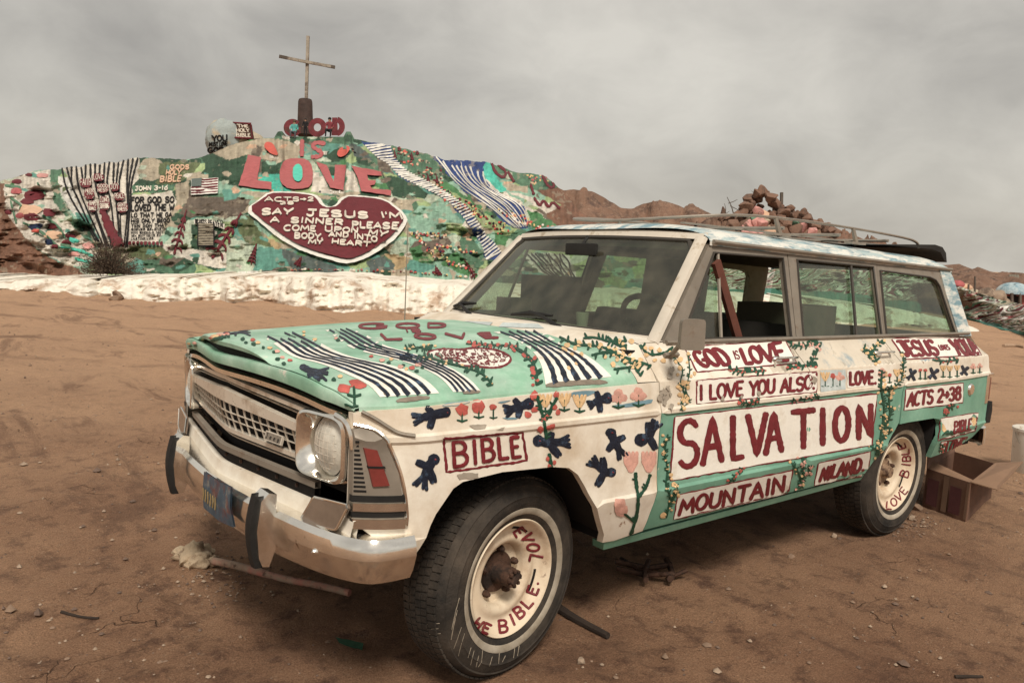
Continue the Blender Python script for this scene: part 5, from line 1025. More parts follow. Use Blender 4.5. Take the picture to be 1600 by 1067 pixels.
# left flank
paint('cream', m1, (20, 420), (130, 360), (270, 335), (290, 420), (300, 520), (380, 620), (450, 700), (560, 780), (520, 850), (430, 870), (330, 850), (200, 770), (120, 690), (60, 610), (20, 500))
paint('dirt', m1, (-700, 200), (-100, 380), (20, 420), (20, 500), (60, 610), (120, 690), (200, 775), (330, 860), (430, 880), (500, 960), (0, 980), (-700, 980))
paint('green', m1, (270, 330), (345, 330), (325, 400), (350, 520), (420, 640), (540, 760), (560, 795), (450, 700), (380, 620), (300, 520), (280, 430))
paint('white', m1, (320, 380), (425, 390), (455, 500), (485, 590), (420, 605), (360, 520)); paint('teal', m1, (415, 575), (500, 600), (530, 640), (540, 745), (455, 670)); paint('dkgreen', m1, (440, 630), (520, 650), (535, 740), (480, 700))
paint('cream', m1, (335, 330), (560, 300), (640, 290), (770, 270), (778, 400), (745, 440), (722, 500), (716, 775), (560, 780), (520, 640), (430, 480), (400, 400))
paint('dkgreen', m1, (765, 260), (1115, 280), (1115, 300), (1050, 375), (980, 420), (740, 432), (775, 380)); paint('tan', m1, *[(842 + 78 * math.cos(a), 335 + 62 * math.sin(a)) for a in np.linspace(0, 6.28, 14)]); paint('olive', m1, (880, 300), (1110, 300), (1060, 370), (985, 418), (900, 418))
paint('green', m1, (735, 426), (985, 420), (965, 462), (735, 468)); paint('cream', m1, (720, 482), (955, 460), (978, 520), (940, 620), (900, 695), (880, 742), (712, 748)); paint('tan', m1, (980, 425), (1062, 400), (1056, 492), (985, 565), (915, 690), (905, 650), (975, 540))
paint('brown', m1, (1050, 492), (1290, 500), (1275, 592), (1050, 602), (990, 580)); paint('pale', m1, (1040, 615), (1330, 600), (1310, 835), (980, 835), (890, 770)); paint('lime', m1, (1230, 620), (1330, 640), (1300, 780), (1240, 760)); paint('dkgreen', m1, (1060, 640), (1110, 640), (1100, 800), (1070, 800)); paint('dkgreen', m1, (1180, 650), (1240, 650), (1200, 790), (1188, 780))
paint('teal', m1, (1290, 640), (1340, 600), (1360, 680), (1330, 760), (1290, 770)); paint('cream', m1, (880, 745), (1420, 830), (1420, 900), (1180, 880), (900, 800)); paint('olive', m1, (560, 780), (900, 760), (950, 830), (700, 830)); paint('dkgreen', m1, (1110, 250), (1290, 240), (1370, 270), (1340, 440), (1230, 420), (1060, 400), (1140, 330)); paint('teal', m1, (1150, 320), (1220, 290), (1200, 350), (1120, 380)); paint('mint', m1, (1210, 400), (1260, 390), (1250, 470), (1210, 470)); paint('tan', m1, (1040, 370), (1150, 365), (1155, 395), (1050, 400))
# summit and LOVE
paint('tan', m2, (90, 730), (210, 690), (460, 660), (600, 680), (590, 790), (380, 780), (300, 760), (200, 790)); paint('brown', m2, (330, 700), (385, 700), (370, 770), (325, 760)); paint('green', m2, (455, 600), (890, 600), (900, 700), (760, 690), (600, 670), (460, 670))
for a, b in ((470, 630), (545, 670), (620, 668), (690, 670), (735, 740), (860, 660), (780, 760)): paint('dkgreen', m2, (a, b - 22), (a + 30, b - 15), (a + 26, b + 22), (a - 8, b + 16))
paint('cream', m2, (500, 640), (540, 650), (535, 668), (500, 660)); paint('pale', m2, (640, 640), (700, 650), (690, 664), (640, 660)); paint('dkgreen', m2, (910, 740), (960, 750), (1020, 820), (920, 800)); paint('brown', m2, (1010, 760), (1090, 790), (1120, 870), (1040, 830)); paint('grey', m2, (870, 690), (930, 700), (1010, 790), (900, 760))
paint('dkgreen', m2, (90, 790), (300, 790), (280, 890), (160, 900), (60, 850)); paint('dkgreen', m2, (390, 790), (490, 800), (485, 870), (385, 865)); paint('aqua', m2, (365, 860), (490, 870), (500, 930), (550, 962), (430, 968), (300, 950), (440, 940), (440, 912), (360, 905)); paint('cream', m2, (670, 850), (720, 860), (765, 945), (840, 955), (930, 960), (900, 850), (860, 830), (850, 970), (660, 965)); paint('aqua', m2, (770, 860), (798, 865), (792, 915)); paint('grass', m2, (1050, 880), (1180, 900), (1300, 980), (1110, 960), (1000, 930)); paint('aqua', m2, (1095, 925), (1150, 925), (1172, 978), (1150, 980), (1140, 945), (1095, 940)); paint('green', m2, (640, 780), (880, 800), (880, 830), (690, 805)); paint('aqua', m2, (560, 820), (612, 820), (612, 920), (560, 920))
paint('tan', m2, (250, 955), (600, 975), (1110, 995), (1300, 1010), (1100, 1030), (700, 1000), (360, 990))
# around the heart
paint('brown', m3, (0, 270), (160, 290), (110, 360), (0, 400)); paint('teal', m3, (0, 230), (90, 240), (80, 290), (0, 300)); paint('olive', m3, (60, 420), (130, 380), (260, 520), (270, 560), (120, 540)); paint('pale', m3, (20, 500), (160, 540), (170, 690), (0, 700)); paint('sand', m3, (230, 480), (320, 545), (300, 580), (230, 520)); paint('teal', m3, (195, 560), (330, 570), (380, 660), (150, 695)); paint('grey', m3, (310, 560), (480, 612), (620, 660), (640, 690), (380, 690)); paint('mint', m3, (640, 680), (720, 660), (740, 690), (650, 700)); paint('grey', m3, (790, 640), (880, 600), (960, 680), (810, 690)); paint('sand', m3, (890, 590), (1010, 590), (1080, 655), (960, 680)); paint('grass', m3, (1035, 570), (1090, 545), (1160, 645), (1050, 640)); paint('pale', m3, (950, 520), (1030, 500), (1045, 610), (920, 590)); paint('mint', m3, (1040, 640), (1420, 640), (1420, 730), (1020, 735)); paint('teal', m3, (1020, 620), (1180, 660), (1100, 700), (1010, 680))
paint('grass', m3, (1200, 650), (1290, 570), (1420, 700), (1420, 740)); paint('mint', m3, (1010, 400), (1080, 330), (1250, 330), (1320, 420), (1360, 480), (1200, 500), (1060, 470)); paint('tan', m3, (930, 310), (1060, 300), (1050, 350), (980, 350)); paint('lime', m3, (1230, 420), (1330, 430), (1360, 500), (1250, 480)); paint('dkgreen', m3, (1310, 460), (1390, 480), (1400, 560), (1330, 520)); paint('white', m3, (-60, 690), (150, 690), (640, 700), (1420, 730), (1420, 800), (-60, 790))
# right ridge
paint('green', m4, (245, 85), (480, 150), (560, 300), (420, 270), (330, 230), (260, 150)); paint('grass', m4, (440, 280), (560, 300), (700, 400), (820, 480), (760, 500), (620, 410)); paint('lime', m4, (560, 340), (680, 400), (800, 490), (850, 560), (760, 540), (700, 460)); paint('dkgreen', m4, (200, 260), (330, 290), (450, 360), (440, 400), (260, 380)); paint('brown', m4, (160, 150), (250, 190), (260, 250), (180, 240)); paint('cream', m4, (780, 230), (830, 320), (890, 350), (990, 420), (1050, 460), (1120, 500), (1100, 540), (1010, 470), (870, 370), (790, 330)); paint('aqua', m4, (745, 175), (800, 185), (840, 270), (890, 345), (850, 355), (790, 290)); paint('green', m4, (800, 180), (1150, 250), (1180, 340), (1060, 350), (930, 300), (830, 240)); paint('tan', m4, (870, 310), (1010, 320), (1010, 360), (900, 340)); paint('cream', m4, (900, 345), (1200, 440), (1260, 470), (1240, 520), (1120, 480)); paint('dirt', m4, (1060, 350), (1180, 330), (1400, 380), (1500, 700), (1180, 560), (1120, 480), (1200, 430)); paint('grass', m4, (1010, 450), (1120, 500), (1210, 560), (1040, 560)); paint('grass', m4, (830, 580), (900, 600), (890, 660), (820, 650)); paint('green', m4, (640, 570), (780, 700), (740, 810), (640, 700))
paint('blue', m4, (480, 160), (780, 175), (765, 260), (800, 330), (870, 370), (990, 430), (1025, 555), (940, 560), (880, 520), (790, 440), (690, 370), (600, 300), (540, 230))
paint('blue', m4, (85, 70), (245, 88), (262, 160), (350, 250), (440, 290), (560, 360), (690, 450), (740, 540), (800, 620), (870, 690), (860, 730), (780, 735), (760, 660), (700, 560), (640, 480), (560, 400), (440, 340), (290, 270), (250, 210), (160, 160))
paint('lime', m4, (1480, 640), (1620, 660), (1640, 760), (1500, 740)); paint('white', m4, (980, 690), (1240, 700), (1300, 860), (1180, 850), (1050, 790))
keepW = MC.copy(); sprinkle(17, 10., 6., .10, ['cream', 'dkgreen', 'teal', 'tan', 'grass', 'mint', 'brown', 'pale', 'olive', 'peach']); plain = np.zeros(PX.shape, bool)
for poly in ([m1(*p) for p in ((335, 330), (560, 300), (770, 270), (745, 440), (720, 500), (716, 780), (560, 780), (430, 480))], [m1(*p) for p in ((700, 420), (985, 420), (985, 520), (890, 750), (700, 750))], [m1(*p) for p in ((-700, 200), (20, 420), (60, 610), (200, 775), (430, 880), (500, 960), (-700, 980))], [m3(*p) for p in ((-60, 690), (1420, 730), (1420, 800), (-60, 790))], [m4(*p) for p in ((480, 160), (780, 175), (800, 330), (990, 430), (1025, 555), (880, 520), (600, 300))], [m4(*p) for p in ((85, 60), (245, 80), (262, 160), (350, 250), (440, 290), (560, 360), (690, 450), (740, 540), (800, 620), (870, 690), (860, 735), (780, 740), (760, 660), (700, 560), (640, 480), (560, 400), (440, 340), (290, 270), (250, 210), (160, 160))], [m4(*p) for p in ((1060, 350), (1180, 330), (1400, 380), (1500, 700), (1120, 480))]): plain |= inside(poly, PX, PY)
MC = np.where(plain[..., None], keepW, MC)
MC *= (1 + .30 * fbm(PX / 4., PY / 3., 19, 3) + .38 * fbm(PX / 3.2, PY / 16., 29, 3) + .25 * fbm(PX / 24., PY / 20., 39, 2))[..., None]
edge = fbm(PX / 9., PY / 7., 91, 3); wear = (edge > .34)[..., None]; MC = np.where(wear, MC * .55 + PAL['tan'] * .4, MC)
MP = mpoint(PX, PY); cr = MP[-1]
back = [cr + np.array((-.61, -.78, 0)) * 1.5 + np.array((0, 0, -.35)), cr * [1, 1, .35] + np.array((-.61, -.78, 0)) * 7, cr * [1, 1, 0] + np.array((-.61, -.78, 0)) * 16 - np.array((0, 0, .2))]
front = MP[0] * [1, 1, 0] + np.array((.61, .78, 0)) * .3 - np.array((0, 0, .3))
allP = np.concatenate([front[None], MP, np.stack(back)], 0); allC = np.concatenate([MC[:1], MC, np.repeat(PAL['dirt'][None, None], NCL, 1).repeat(3, 0)], 0)
m = MB(); a_, b_ = allP.shape[:2]; me = bpy.data.meshes.new('painted_mountain'); ii = np.arange(a_ * b_).reshape(a_, b_)
F_ = np.stack([ii[:-1, :-1], ii[:-1, 1:], ii[1:, 1:], ii[1:, :-1]], -1).reshape(-1, 4)
me.vertices.add(a_ * b_); me.vertices.foreach_set('co', allP.reshape(-1)); me.loops.add(F_.size); me.loops.foreach_set('vertex_index', F_.reshape(-1).astype(np.int32)); me.polygons.add(len(F_)); me.polygons.foreach_set('loop_start', np.arange(0, F_.size, 4, dtype=np.int32)); me.polygons.foreach_set('loop_total', np.full(len(F_), 4, np.int32))
me.polygons.foreach_set('use_smooth', np.ones(len(F_), bool)); me.update(calc_edges=True); ca = me.color_attributes.new('Paint', 'FLOAT_COLOR', 'POINT'); ca.data.foreach_set('color', np.concatenate([np.clip(allC, 0, 1), np.ones(allC.shape[:2] + (1,))], -1).reshape(-1).astype(np.float32))
me.materials.append(mat('painted_adobe', rough=.8, var=.12, sc=3, attr='Paint', bump=1., bs=4, bd=.2, spec=.2)); me.validate()
mountain = bpy.data.objects.new('painted_mountain', me); COL.objects.link(mountain); mountain['kind'] = 'structure'; mountain['label'] = 'adobe hill covered in painted slogans, stripes and flowers'
MM = {k: mat('adobe_' + k, tuple(v), .75, var=.16, sc=5, bump=.4, bs=12, bd=.05, spec=.2) for k, v in PAL.items()}
DM = lambda base=.03, dome=.05, step=4.: Decal(mhit, base=base, dome=dome, step=step, maxlen=3.)
def mpoly(name, mt, z, pts, label=None, base=.03, dome=.07, sm=1, rag=.4):
    d = DM(base, dome); d.fill(smoothp([z(*p) for p in pts], sm, True) if sm else [z(*p) for p in pts], 0, step=6, lift=dome, rag=rag); return d.done(name, [MM[mt]], mountain, label)
def mtext(t, z, quad, wd, mt, base=.06, dome=.05, **k):
    d = DM(base, dome * .6, 2.6); d.text(t, [z(*p) for p in quad], wd * .84, 0, **k); return d.done('lettering', [MM[mt]], mountain)
def mstroke(name, mt, z, lines, wd, base=.03, dome=.04, sm=1, taper=None, label=None, kind=None):
    d = DM(base, dome, 3.)
    for l in lines: d.stroke(smoothp([z(*p) for p in l], sm), wd, 0, rag=.25, taper=taper)
    return d.done(name, [MM[mt]], mountain, label, kind=kind)
# LOVE
mpoly('letter', 'rose', m2, [(312, 762), (384, 775), (372, 850), (360, 905), (442, 915), (440, 957), (350, 948), (258, 935), (285, 850)], 'rose red letter L', sm=0); 
d = DM(.03, .07); d.fill(smoothp([m2(*p) for p in [(520, 790), (560, 780), (640, 785), (672, 830), (670, 920), (640, 952), (540, 956), (490, 920), (485, 860), (500, 810)]], 1, True), 0, step=6, lift=.07, rag=.3); d.done('letter', [MM['rose']], mountain, 'rose red letter O')
mpoly('letter_hole', 'aqua', m2, [(575, 820), (600, 818), (616, 845), (613, 905), (590, 922), (562, 905), (558, 850)], base=.09)
mpoly('letter', 'rose', m2, [(688, 800), (748, 820), (788, 912), (795, 820), (856, 820), (850, 880), (842, 962), (768, 946)], 'rose red letter V', sm=0)
mpoly('letter', 'rose', m2, [(885, 825), (1050, 855), (1056, 880), (972, 876), (980, 905), (1022, 906), (1015, 930), (990, 934), (1000, 952), (1105, 960), (1105, 990), (940, 966), (922, 890)], 'rose red letter E', sm=0)
mstroke('letter', 'rose', m2, [[(612, 682), (610, 762)]], 6.5, sm=0, base=.06, label='rose red letter I'); mstroke('letter', 'rose', m2, [[(735, 695), (690, 688), (664, 705), (690, 728), (722, 742), (715, 768), (668, 770)]], 6.2, base=.06, label='rose red letter S')
for pts in ([(400, 700), (420, 690), (450, 700), (470, 740), (480, 770), (440, 760), (405, 730)], [(805, 770), (812, 735), (850, 710), (880, 720), (870, 750), (835, 780)]): mpoly('painted_heart', 'coral', m2, pts, 'small coral heart', base=.05)
# the big heart
HP = [(115, 365), (200, 300), (250, 262), (330, 260), (480, 270), (530, 290), (555, 335), (590, 350), (625, 335), (645, 296), (690, 280), (780, 285), (900, 300), (980, 360), (1022, 412), (1012, 445), (960, 520), (880, 582), (800, 632), (700, 668), (620, 655), (480, 612), (400, 580), (300, 520), (200, 435)]
cxh, cyh = 570, 470
mpoly('painted_heart', 'white', m3, HP, 'white border of the big heart', base=.04, dome=.10)
HI = [(135, 362), (210, 310), (255, 278), (330, 274), (470, 284), (510, 300), (535, 345), (580, 362), (632, 348), (660, 312), (700, 294), (780, 300), (890, 314), (965, 370), (1000, 414), (990, 440), (940, 508), (865, 566), (790, 612), (700, 648), (630, 636), (490, 596), (410, 564), (312, 504), (215, 426)]
heart = mpoly('painted_heart', 'maroon', m3, HI, 'big dark red heart with the sinner prayer', base=.15, dome=.06)
for t, q, wd in (('ACTS>2', [(228, 306), (496, 308), (496, 328), (226, 330)], 2.2), ('38', [(312, 332), (386, 330), (388, 346), (312, 346)], 2.2), ('SAY', [(210, 372), (385, 370), (372, 400), (208, 404)], 3.6), ('JESUS', [(460, 376), (800, 392), (800, 424), (458, 410)], 3.9), ("I'M", [(870, 392), (985, 392), (990, 428), (880, 420)], 3.6), ('A', [(262, 418), (305, 418), (305, 446), (258, 446)], 3.), ('SINNER', [(372, 420), (662, 434), (658, 462), (368, 448)], 3.4), ('PLEASE', [(712, 446), (970, 452), (966, 486), (712, 476)], 3.4), ('COME', [(335, 464), (508, 470), (508, 498), (330, 494)], 3.1), ('UPON', [(562, 472), (745, 482), (742, 508), (560, 500)], 3.1), ('MY', [(805, 490), (912, 500), (890, 528), (802, 520)], 3.1), ('BODY,', [(392, 508), (552, 516), (548, 542), (390, 536)], 3.0), ('AND', [(586, 504), (690, 508), (690, 532), (582, 528)], 3.0), ('INTO', [(722, 510), (852, 532), (848, 560), (722, 540)], 3.0), ('MY', [(470, 546), (548, 550), (545, 572), (468, 570)], 2.9), ('HEART', [(600, 544), (815, 562), (810, 586), (598, 568)], 3.1)):
    mtext(t, m3, q, wd, 'cream', base=.26, dome=.05, jit=.04)
# left bay: striped waterfall, fruit tree, scripture
for k in range(17):
    f = k / 16; top = (345 + f * 420, 335 - f * 55); bot = (548 + f * 160, 772); mid = (top[0] * .55 + bot[0] * .45 + 14 * math.sin(k * 1.9) - 30 * (1 - f), 520 + 8 * math.cos(k)); mstroke('black_stripe', 'black', m1, [[top, ((top[0] + mid[0]) / 2 - 14 + 8 * math.sin(k * 2.3), 430), mid, ((bot[0] + mid[0]) / 2 + 8 * math.cos(k * 1.7), 650), bot]], 2.7, base=.04, taper=(1.2, .75))
mstroke('painted_tree', 'maroon', m1, [[(572, 575), (600, 650), (635, 720), (660, 772)]], 13, base=.07, taper=(.8, 1.5), label='maroon trunk of the painted fruit tree')
for t, x0, y0, x1, y1 in (('FAITH', 440, 395, 512, 455), ('LOVE', 512, 372, 580, 420), ('JOY', 608, 425, 666, 475), ('GOODNESS', 536, 428, 606, 486), ('PEACE', 630, 478, 696, 526), ('MEEKNESS', 466, 452, 526, 520), ('TEMPERANCE', 488, 522, 540, 592), ('LONG SUFFERING', 548, 500, 612, 582), ('GENTLENESS', 648, 532, 714, 594)):
    mpoly('painted_fruit', 'maroon', m1, [(x0, y0 + 6), (x1 - 6, y0), (x1, y1 - 6), (x0 + 6, y1)], 'maroon patch of writing on the painted tree', base=.08, dome=.06)
    ws = t.split() if ' ' in t else ([t] if len(t) < 6 else [t[:(len(t) + 1) // 2], t[(len(t) + 1) // 2:]])
    for i, wv in enumerate(ws):
        h = (y1 - y0 - 12) / len(ws); ya = y0 + 7 + i * h; mtext(wv, m1, [(x0 + 7, ya + 2), (x1 - 8, ya), (x1 - 6, ya + h * .78), (x0 + 8, ya + h * .82)], 1.05, 'cream', base=.15, dome=.02)
for t, x1, y0, y1, wd in (('FOR GOD SO', 968, 494, 528, 2.5), ('LOVED THE W', 968, 536, 572, 2.5), ('LO THAT HE GA', 956, 582, 608, 1.7), ('HIS ONLY BEGO', 944, 614, 638, 1.7), ('TEN SON THAT', 930, 644, 664, 1.4), ('SOEVER BELIEVETH', 926, 668, 682, 1.0), ('HIM SHOULD NOT', 908, 687, 700, 1.0), ('ISH BUT HAVE EV', 894, 704, 716, .9), ('LASTING LIFE.', 858, 721, 734, .9)): mtext(t, m1, [(730, y0 + 4), (x1, y0), (x1 - 2, y1 - 4), (728, y1)], wd, 'black', base=.05, dome=.03)
mtext('JOHN 3-16', m1, [(752, 440), (934, 434), (932, 456), (752, 462)], 2.2, 'cream'); mtext('GODS', m1, [(946, 318), (1052, 318), (1050, 340), (946, 342)], 2.4, 'peach'); mtext('HOLY', m1, [(926, 348), (1008, 346), (1004, 370), (922, 372)], 2.3, 'peach'); mtext('BIBLE', m1, [(892, 382), (1010, 378), (1004, 408), (888, 412)], 2.6, 'peach')
for x in range(712, 905, 22): mpoly('painted_stone', 'maroon', m1, [(x, 752), (x + 17, 750), (x + 18, 770), (x + 1, 774)], base=.05)
# flag
mpoly('painted_flag', 'white', m1, [(1062, 404), (1214, 394), (1210, 482), (1060, 490)], 'painted flag of red and white stripes', base=.05, sm=0)
for k in range(6): mstroke('flag_stripe', 'maroon', m1, [[(1064 if k > 2 else 1122, 411 + k * 14.5 - (3 if k > 2 else 6)), (1140, 416 + k * 14 - 8), (1208, 400 + k * 14.5)]], 1.9, base=.12)
mpoly('flag_canton', 'grey', m1, [(1064, 407), (1120, 402), (1118, 446), (1064, 450)], base=.13, sm=0)
# board with the Lord's prayer: rows of tiny unreadable writing
mpoly('prayer_board', 'black', m1, [(1098, 652), (1190, 660), (1192, 790), (1096, 786)], 'dark board of tiny white writing', base=.08, dome=.1, sm=0)
for k in range(14): mstroke('writing_line', 'tan', m1, [[(1104, 664 + k * 9), (1145, 663 + k * 9.2), (1184, 667 + k * 8.8)]], .9, base=.22, dome=.01)
mpoly('prayer_title', 'cream', m1, [(1078, 632), (1160, 628), (1250, 656), (1248, 684), (1160, 656), (1080, 654)], base=.06, sm=0); mtext('THE LORDS PRAYER', m1, [(1084, 632), (1240, 640), (1240, 676), (1084, 652)], 1.5, 'black', base=.16, dome=.02)
# painted trees
def ptree(z, base, top, w_, mt='maroon'):
    b, t = np.array(base, float), np.array(top, float); ax = t - b; n = np.array((-ax[1], ax[0])) / np.linalg.norm(ax); L_ = [[tuple(b), tuple(t)]]
    for k in range(1, 6):
        f = k / 6; p = b + ax * f; s = w_ * (1.1 - f) * .62
        for sg in (-1, 1): L_.append([tuple(p), tuple(p + n * sg * s * .7 - ax * .02), tuple(p + n * sg * s - ax * .09)])
    mstroke('painted_tree', mt, z, L_, max(1.2, w_ / 22), base=.05, taper=(1.3, .7), label=None)
ptree(m1, (968, 812), (1035, 572), 66); ptree(m1, (1180, 832), (1338, 590), 92); ptree(m3, (150, 655), (182, 545), 36); ptree(m3, (405, 668), (430, 618), 34); ptree(m4, (520, 845), (500, 775), 44); ptree(m4, (720, 840), (660, 740), 30); ptree(m1, (1395, 870), (1423, 760), 40)
for a, b in ((275, 150), (300, 110), (460, 280), (510, 290), (400, 130), (370, 160)): ptree(m4, (a, b + 24), (a - 4, b - 22), 16)
# flower dots
def dots(name, pts, cols, r0, r1, base=.06):
    d = DM(base * .6, .025, 3.)
    for x, y in pts: d.blob(x, y, random.uniform(r0, r1), random.randrange(len(cols)), ry=random.uniform(r0, r1) * .85, n=7)
    d.done(name, [MM[c] for c in cols], mountain, kind='stuff')
row = lambda z, a, b, n, j: [z(a[0] + (b[0] - a[0]) * i / n + random.uniform(-j, j), a[1] + (b[1] - a[1]) * i / n + random.uniform(-j, j)) for i in range(n)]
FC = ['coral', 'peach', 'maroon', 'yellow', 'dkblue', 'rose', 'cream']
dots('painted_flowers', row(m3, (380, 690), (640, 692), 14, 6) + row(m3, (640, 694), (1020, 700), 18, 8) + row(m3, (700, 715), (1020, 722), 15, 6) + row(m3, (1030, 700), (1400, 735), 24, 14), FC, 1.8, 3.4)
dots('painted_flowers', row(m3, (1035, 480), (1240, 500), 34, 14) + row(m3, (1080, 500), (1190, 640), 24, 10) + row(m3, (1190, 545), (1400, 600), 24, 14) + row(m3, (1180, 560), (1260, 660), 20, 14) + row(m3, (1240, 640), (1380, 690), 18, 12), FC + ['dkgreen', 'dkbrown'], 1.4, 2.8)
dots('painted_flowers', [m4(random.uniform(250, 560), random.uniform(0, 1) * 160 + 100 + (0)) for _ in range(1)] + [m4(260 + 300 * u + random.uniform(-40, 60), 90 + 200 * u + random.uniform(-20, 60)) for u in np.random.default_rng(3).random(70)], ['maroon', 'coral', 'dkgreen', 'dkbrown', 'peach'], 1.2, 2.6)
dots('painted_flowers', [m4(480 + 400 * u + random.uniform(-30, 40), 320 + 250 * u + random.uniform(-20, 30)) for u in np.random.default_rng(4).random(110)], ['maroon', 'coral', 'dkgreen', 'black', 'yellow', 'maroon'], 1.2, 2.6)
dots('painted_flowers', [m4(870 + 250 * u + random.uniform(-30, 40), 470 + 110 * u + random.uniform(-20, 20)) for u in np.random.default_rng(6).random(60)], ['coral', 'yellow', 'dkgreen', 'maroon', 'cream'], 1.4, 3)
dots('painted_flowers', [m4(1010 + 120 * u, 255 + 60 * v_) for u, v_ in np.random.default_rng(8).random((24, 2))], ['yellow', 'rose', 'dkgreen'], 1.2, 2.2)
dots('painted_flowers', [m3(530 + 130 * u, 245 + 12 * v_) for u, v_ in np.random.default_rng(9).random((6, 2))], ['dkblue', 'white'], 1.2, 2)
# big roses of the left flank, each its own painted shape
for i, (x, y, rx, ry, c) in enumerate([(95, 408, 30, 12, 'maroon'), (90, 460, 34, 16, 'rose'), (195, 484, 48, 20, 'maroon'), (150, 520, 36, 14, 'maroon'), (165, 565, 62, 26, 'peach'), (178, 604, 46, 20, 'maroon'), (275, 582, 42, 20, 'maroon'), (112, 598, 22, 12, 'rose'), (45, 580, 16, 10, 'maroon'), (200, 660, 38, 16, 'dkblue'), (285, 658, 40, 16, 'maroon'), (200, 684, 26, 9, 'coral'), (295, 705, 44, 18, 'peach'), (388, 708, 34, 14, 'maroon'), (272, 744, 28, 16, 'dkblue'), (368, 746, 26, 10, 'maroon'), (308, 772, 26, 14, 'maroon'), (410, 738, 30, 10, 'aqua'), (492, 764, 30, 14, 'pink'), (410, 812, 30, 10, 'pink'), (160, 372, 20, 8, 'maroon'), (235, 375, 40, 12, 'pink')]):
    d = DM(.05, .12, 3.); p = m1(x, y); 
    d.dome = .05; d.blob(p[0], p[1], rx / 3.6, 0, ry=ry / 3.2, n=12, lift=.07); d.done('painted_rose', [MM[c]], mountain)
mstroke('painted_leaf', 'green', m1, [[(30, 430), (110, 440)], [(60, 500), (120, 540), (110, 560)], [(130, 640), (240, 690), (340, 790)], [(340, 760), (400, 770), (380, 810)], [(60, 520), (90, 640)], [(240, 600), (330, 660), (360, 720)], [(210, 420), (250, 480)]], 3.2, base=.04, kind='stuff'); mstroke('painted_leaf', 'aqua', m1, [[(340, 780), (440, 790), (520, 830)], [(390, 730), (430, 740)], [(420, 840), (500, 860)]], 3.6, base=.06, kind='stuff')
# waterfalls: white strands on blue
def falls(z, left, right, n, mt='white', wd=1.9):
    k = 22
    def rs(p):
        A = np.array(smoothp([z(*q) for q in p], 2)); s = np.r_[0, np.cumsum(np.linalg.norm(np.diff(A, axis=0), axis=1))]; t = np.linspace(0, s[-1], k); return np.c_[np.interp(t, s, A[:, 0]), np.interp(t, s, A[:, 1])]
    a, b = rs(left), rs(right)
    for i in range(n):
        f = (i + .5) / n; ph = random.uniform(0, 6); p = a + (b - a) * (f + .03 * np.sin(np.linspace(0, 9, k) + ph))[:, None]; d = DM(.04, .05, 3.); wl = np.linalg.norm(b - a, axis=1) / n; T = np.gradient(p, axis=0); T /= np.linalg.norm(T, axis=1)[:, None] + 1e-9; Nn = np.c_[-T[:, 1], T[:, 0]]; vn = np.abs(np.einsum('ij,ij->i', (b - a) / (np.linalg.norm(b - a, axis=1)[:, None] + 1e-9), Nn))
        wv = wl * np.maximum(vn, .15) * .40; PP = []; lf = []
        for q, nq, w1 in zip(p, Nn, wv):
            for o, l in ((-1, -.3), (0, 1), (1, -.3)): PP.append(tuple(q + nq * o * w1 * .5 * random.uniform(.7, 1.3))); lf.append(l * .04)
        d._put(PP, [(i_ * 3 + j_, i_ * 3 + j_ + 1, i_ * 3 + j_ + 4, i_ * 3 + j_ + 3) for i_ in range(k - 1) for j_ in (0, 1)], lf, 0); d.done('white_strand', [MM[mt]], mountain)
WL = [(85, 74), (160, 158), (250, 210), (290, 270), (440, 340), (560, 400), (640, 480), (700, 560), (760, 660), (780, 735)]; WR = [(245, 90), (262, 160), (345, 250), (440, 290), (560, 360), (690, 450), (740, 540), (800, 620), (868, 690), (862, 725)]
def cascade(z, left, right, n, skew=.055, wd=1.9):
    k = 60
    def rs(p):
        A = np.array(smoothp([z(*q) for q in p], 2)); s = np.r_[0, np.cumsum(np.linalg.norm(np.diff(A, axis=0), axis=1))]; t = np.linspace(0, s[-1], k); return np.c_[np.interp(t, s, A[:, 0]), np.interp(t, s, A[:, 1])]
    a, b = rs(left), rs(right); g = lambda A, t: np.array([np.interp(t * (k - 1), range(k), A[:, 0]), np.interp(t * (k - 1), range(k), A[:, 1])])
    for i in range(n):
        t = (i + .5) / n; p, q = g(b, max(t - skew * .5, 0)), g(a, min(t + skew * .5, 1)); mid = (p + q) / 2 + np.array((random.uniform(-1, 1), random.uniform(-1, 1))); d = DM(.04, .04, 3.); d.stroke(smoothp([tuple(p), tuple(mid), tuple(q)], 1), wd * random.uniform(.75, 1.2), 0, rag=.3); d.done('white_strand', [MM['white']], mountain)
cascade(m4, WL, WR, 52); falls(m4, [(480, 162), (540, 230), (600, 300), (690, 370), (790, 440), (880, 520), (940, 560)], [(780, 178), (765, 260), (800, 330), (870, 370), (990, 430), (1024, 552)], 9)
falls(m4, [(1000, 700), (1040, 760), (1160, 850)], [(1220, 705), (1260, 770), (1290, 860)], 9, 'black', 1.6)
mstroke('red_strokes', 'maroon', m4, [[(812, 195), (830, 250), (880, 285), (895, 245), (850, 210)], [(905, 250), (935, 300)], [(1095, 270), (1130, 335), (1165, 330), (1140, 275)], [(1050, 395), (1080, 440), (1100, 400), (1130, 450), (1150, 410), (1190, 450)], [(1030, 320), (1045, 370)]], 4.2, base=.05, kind='stuff')
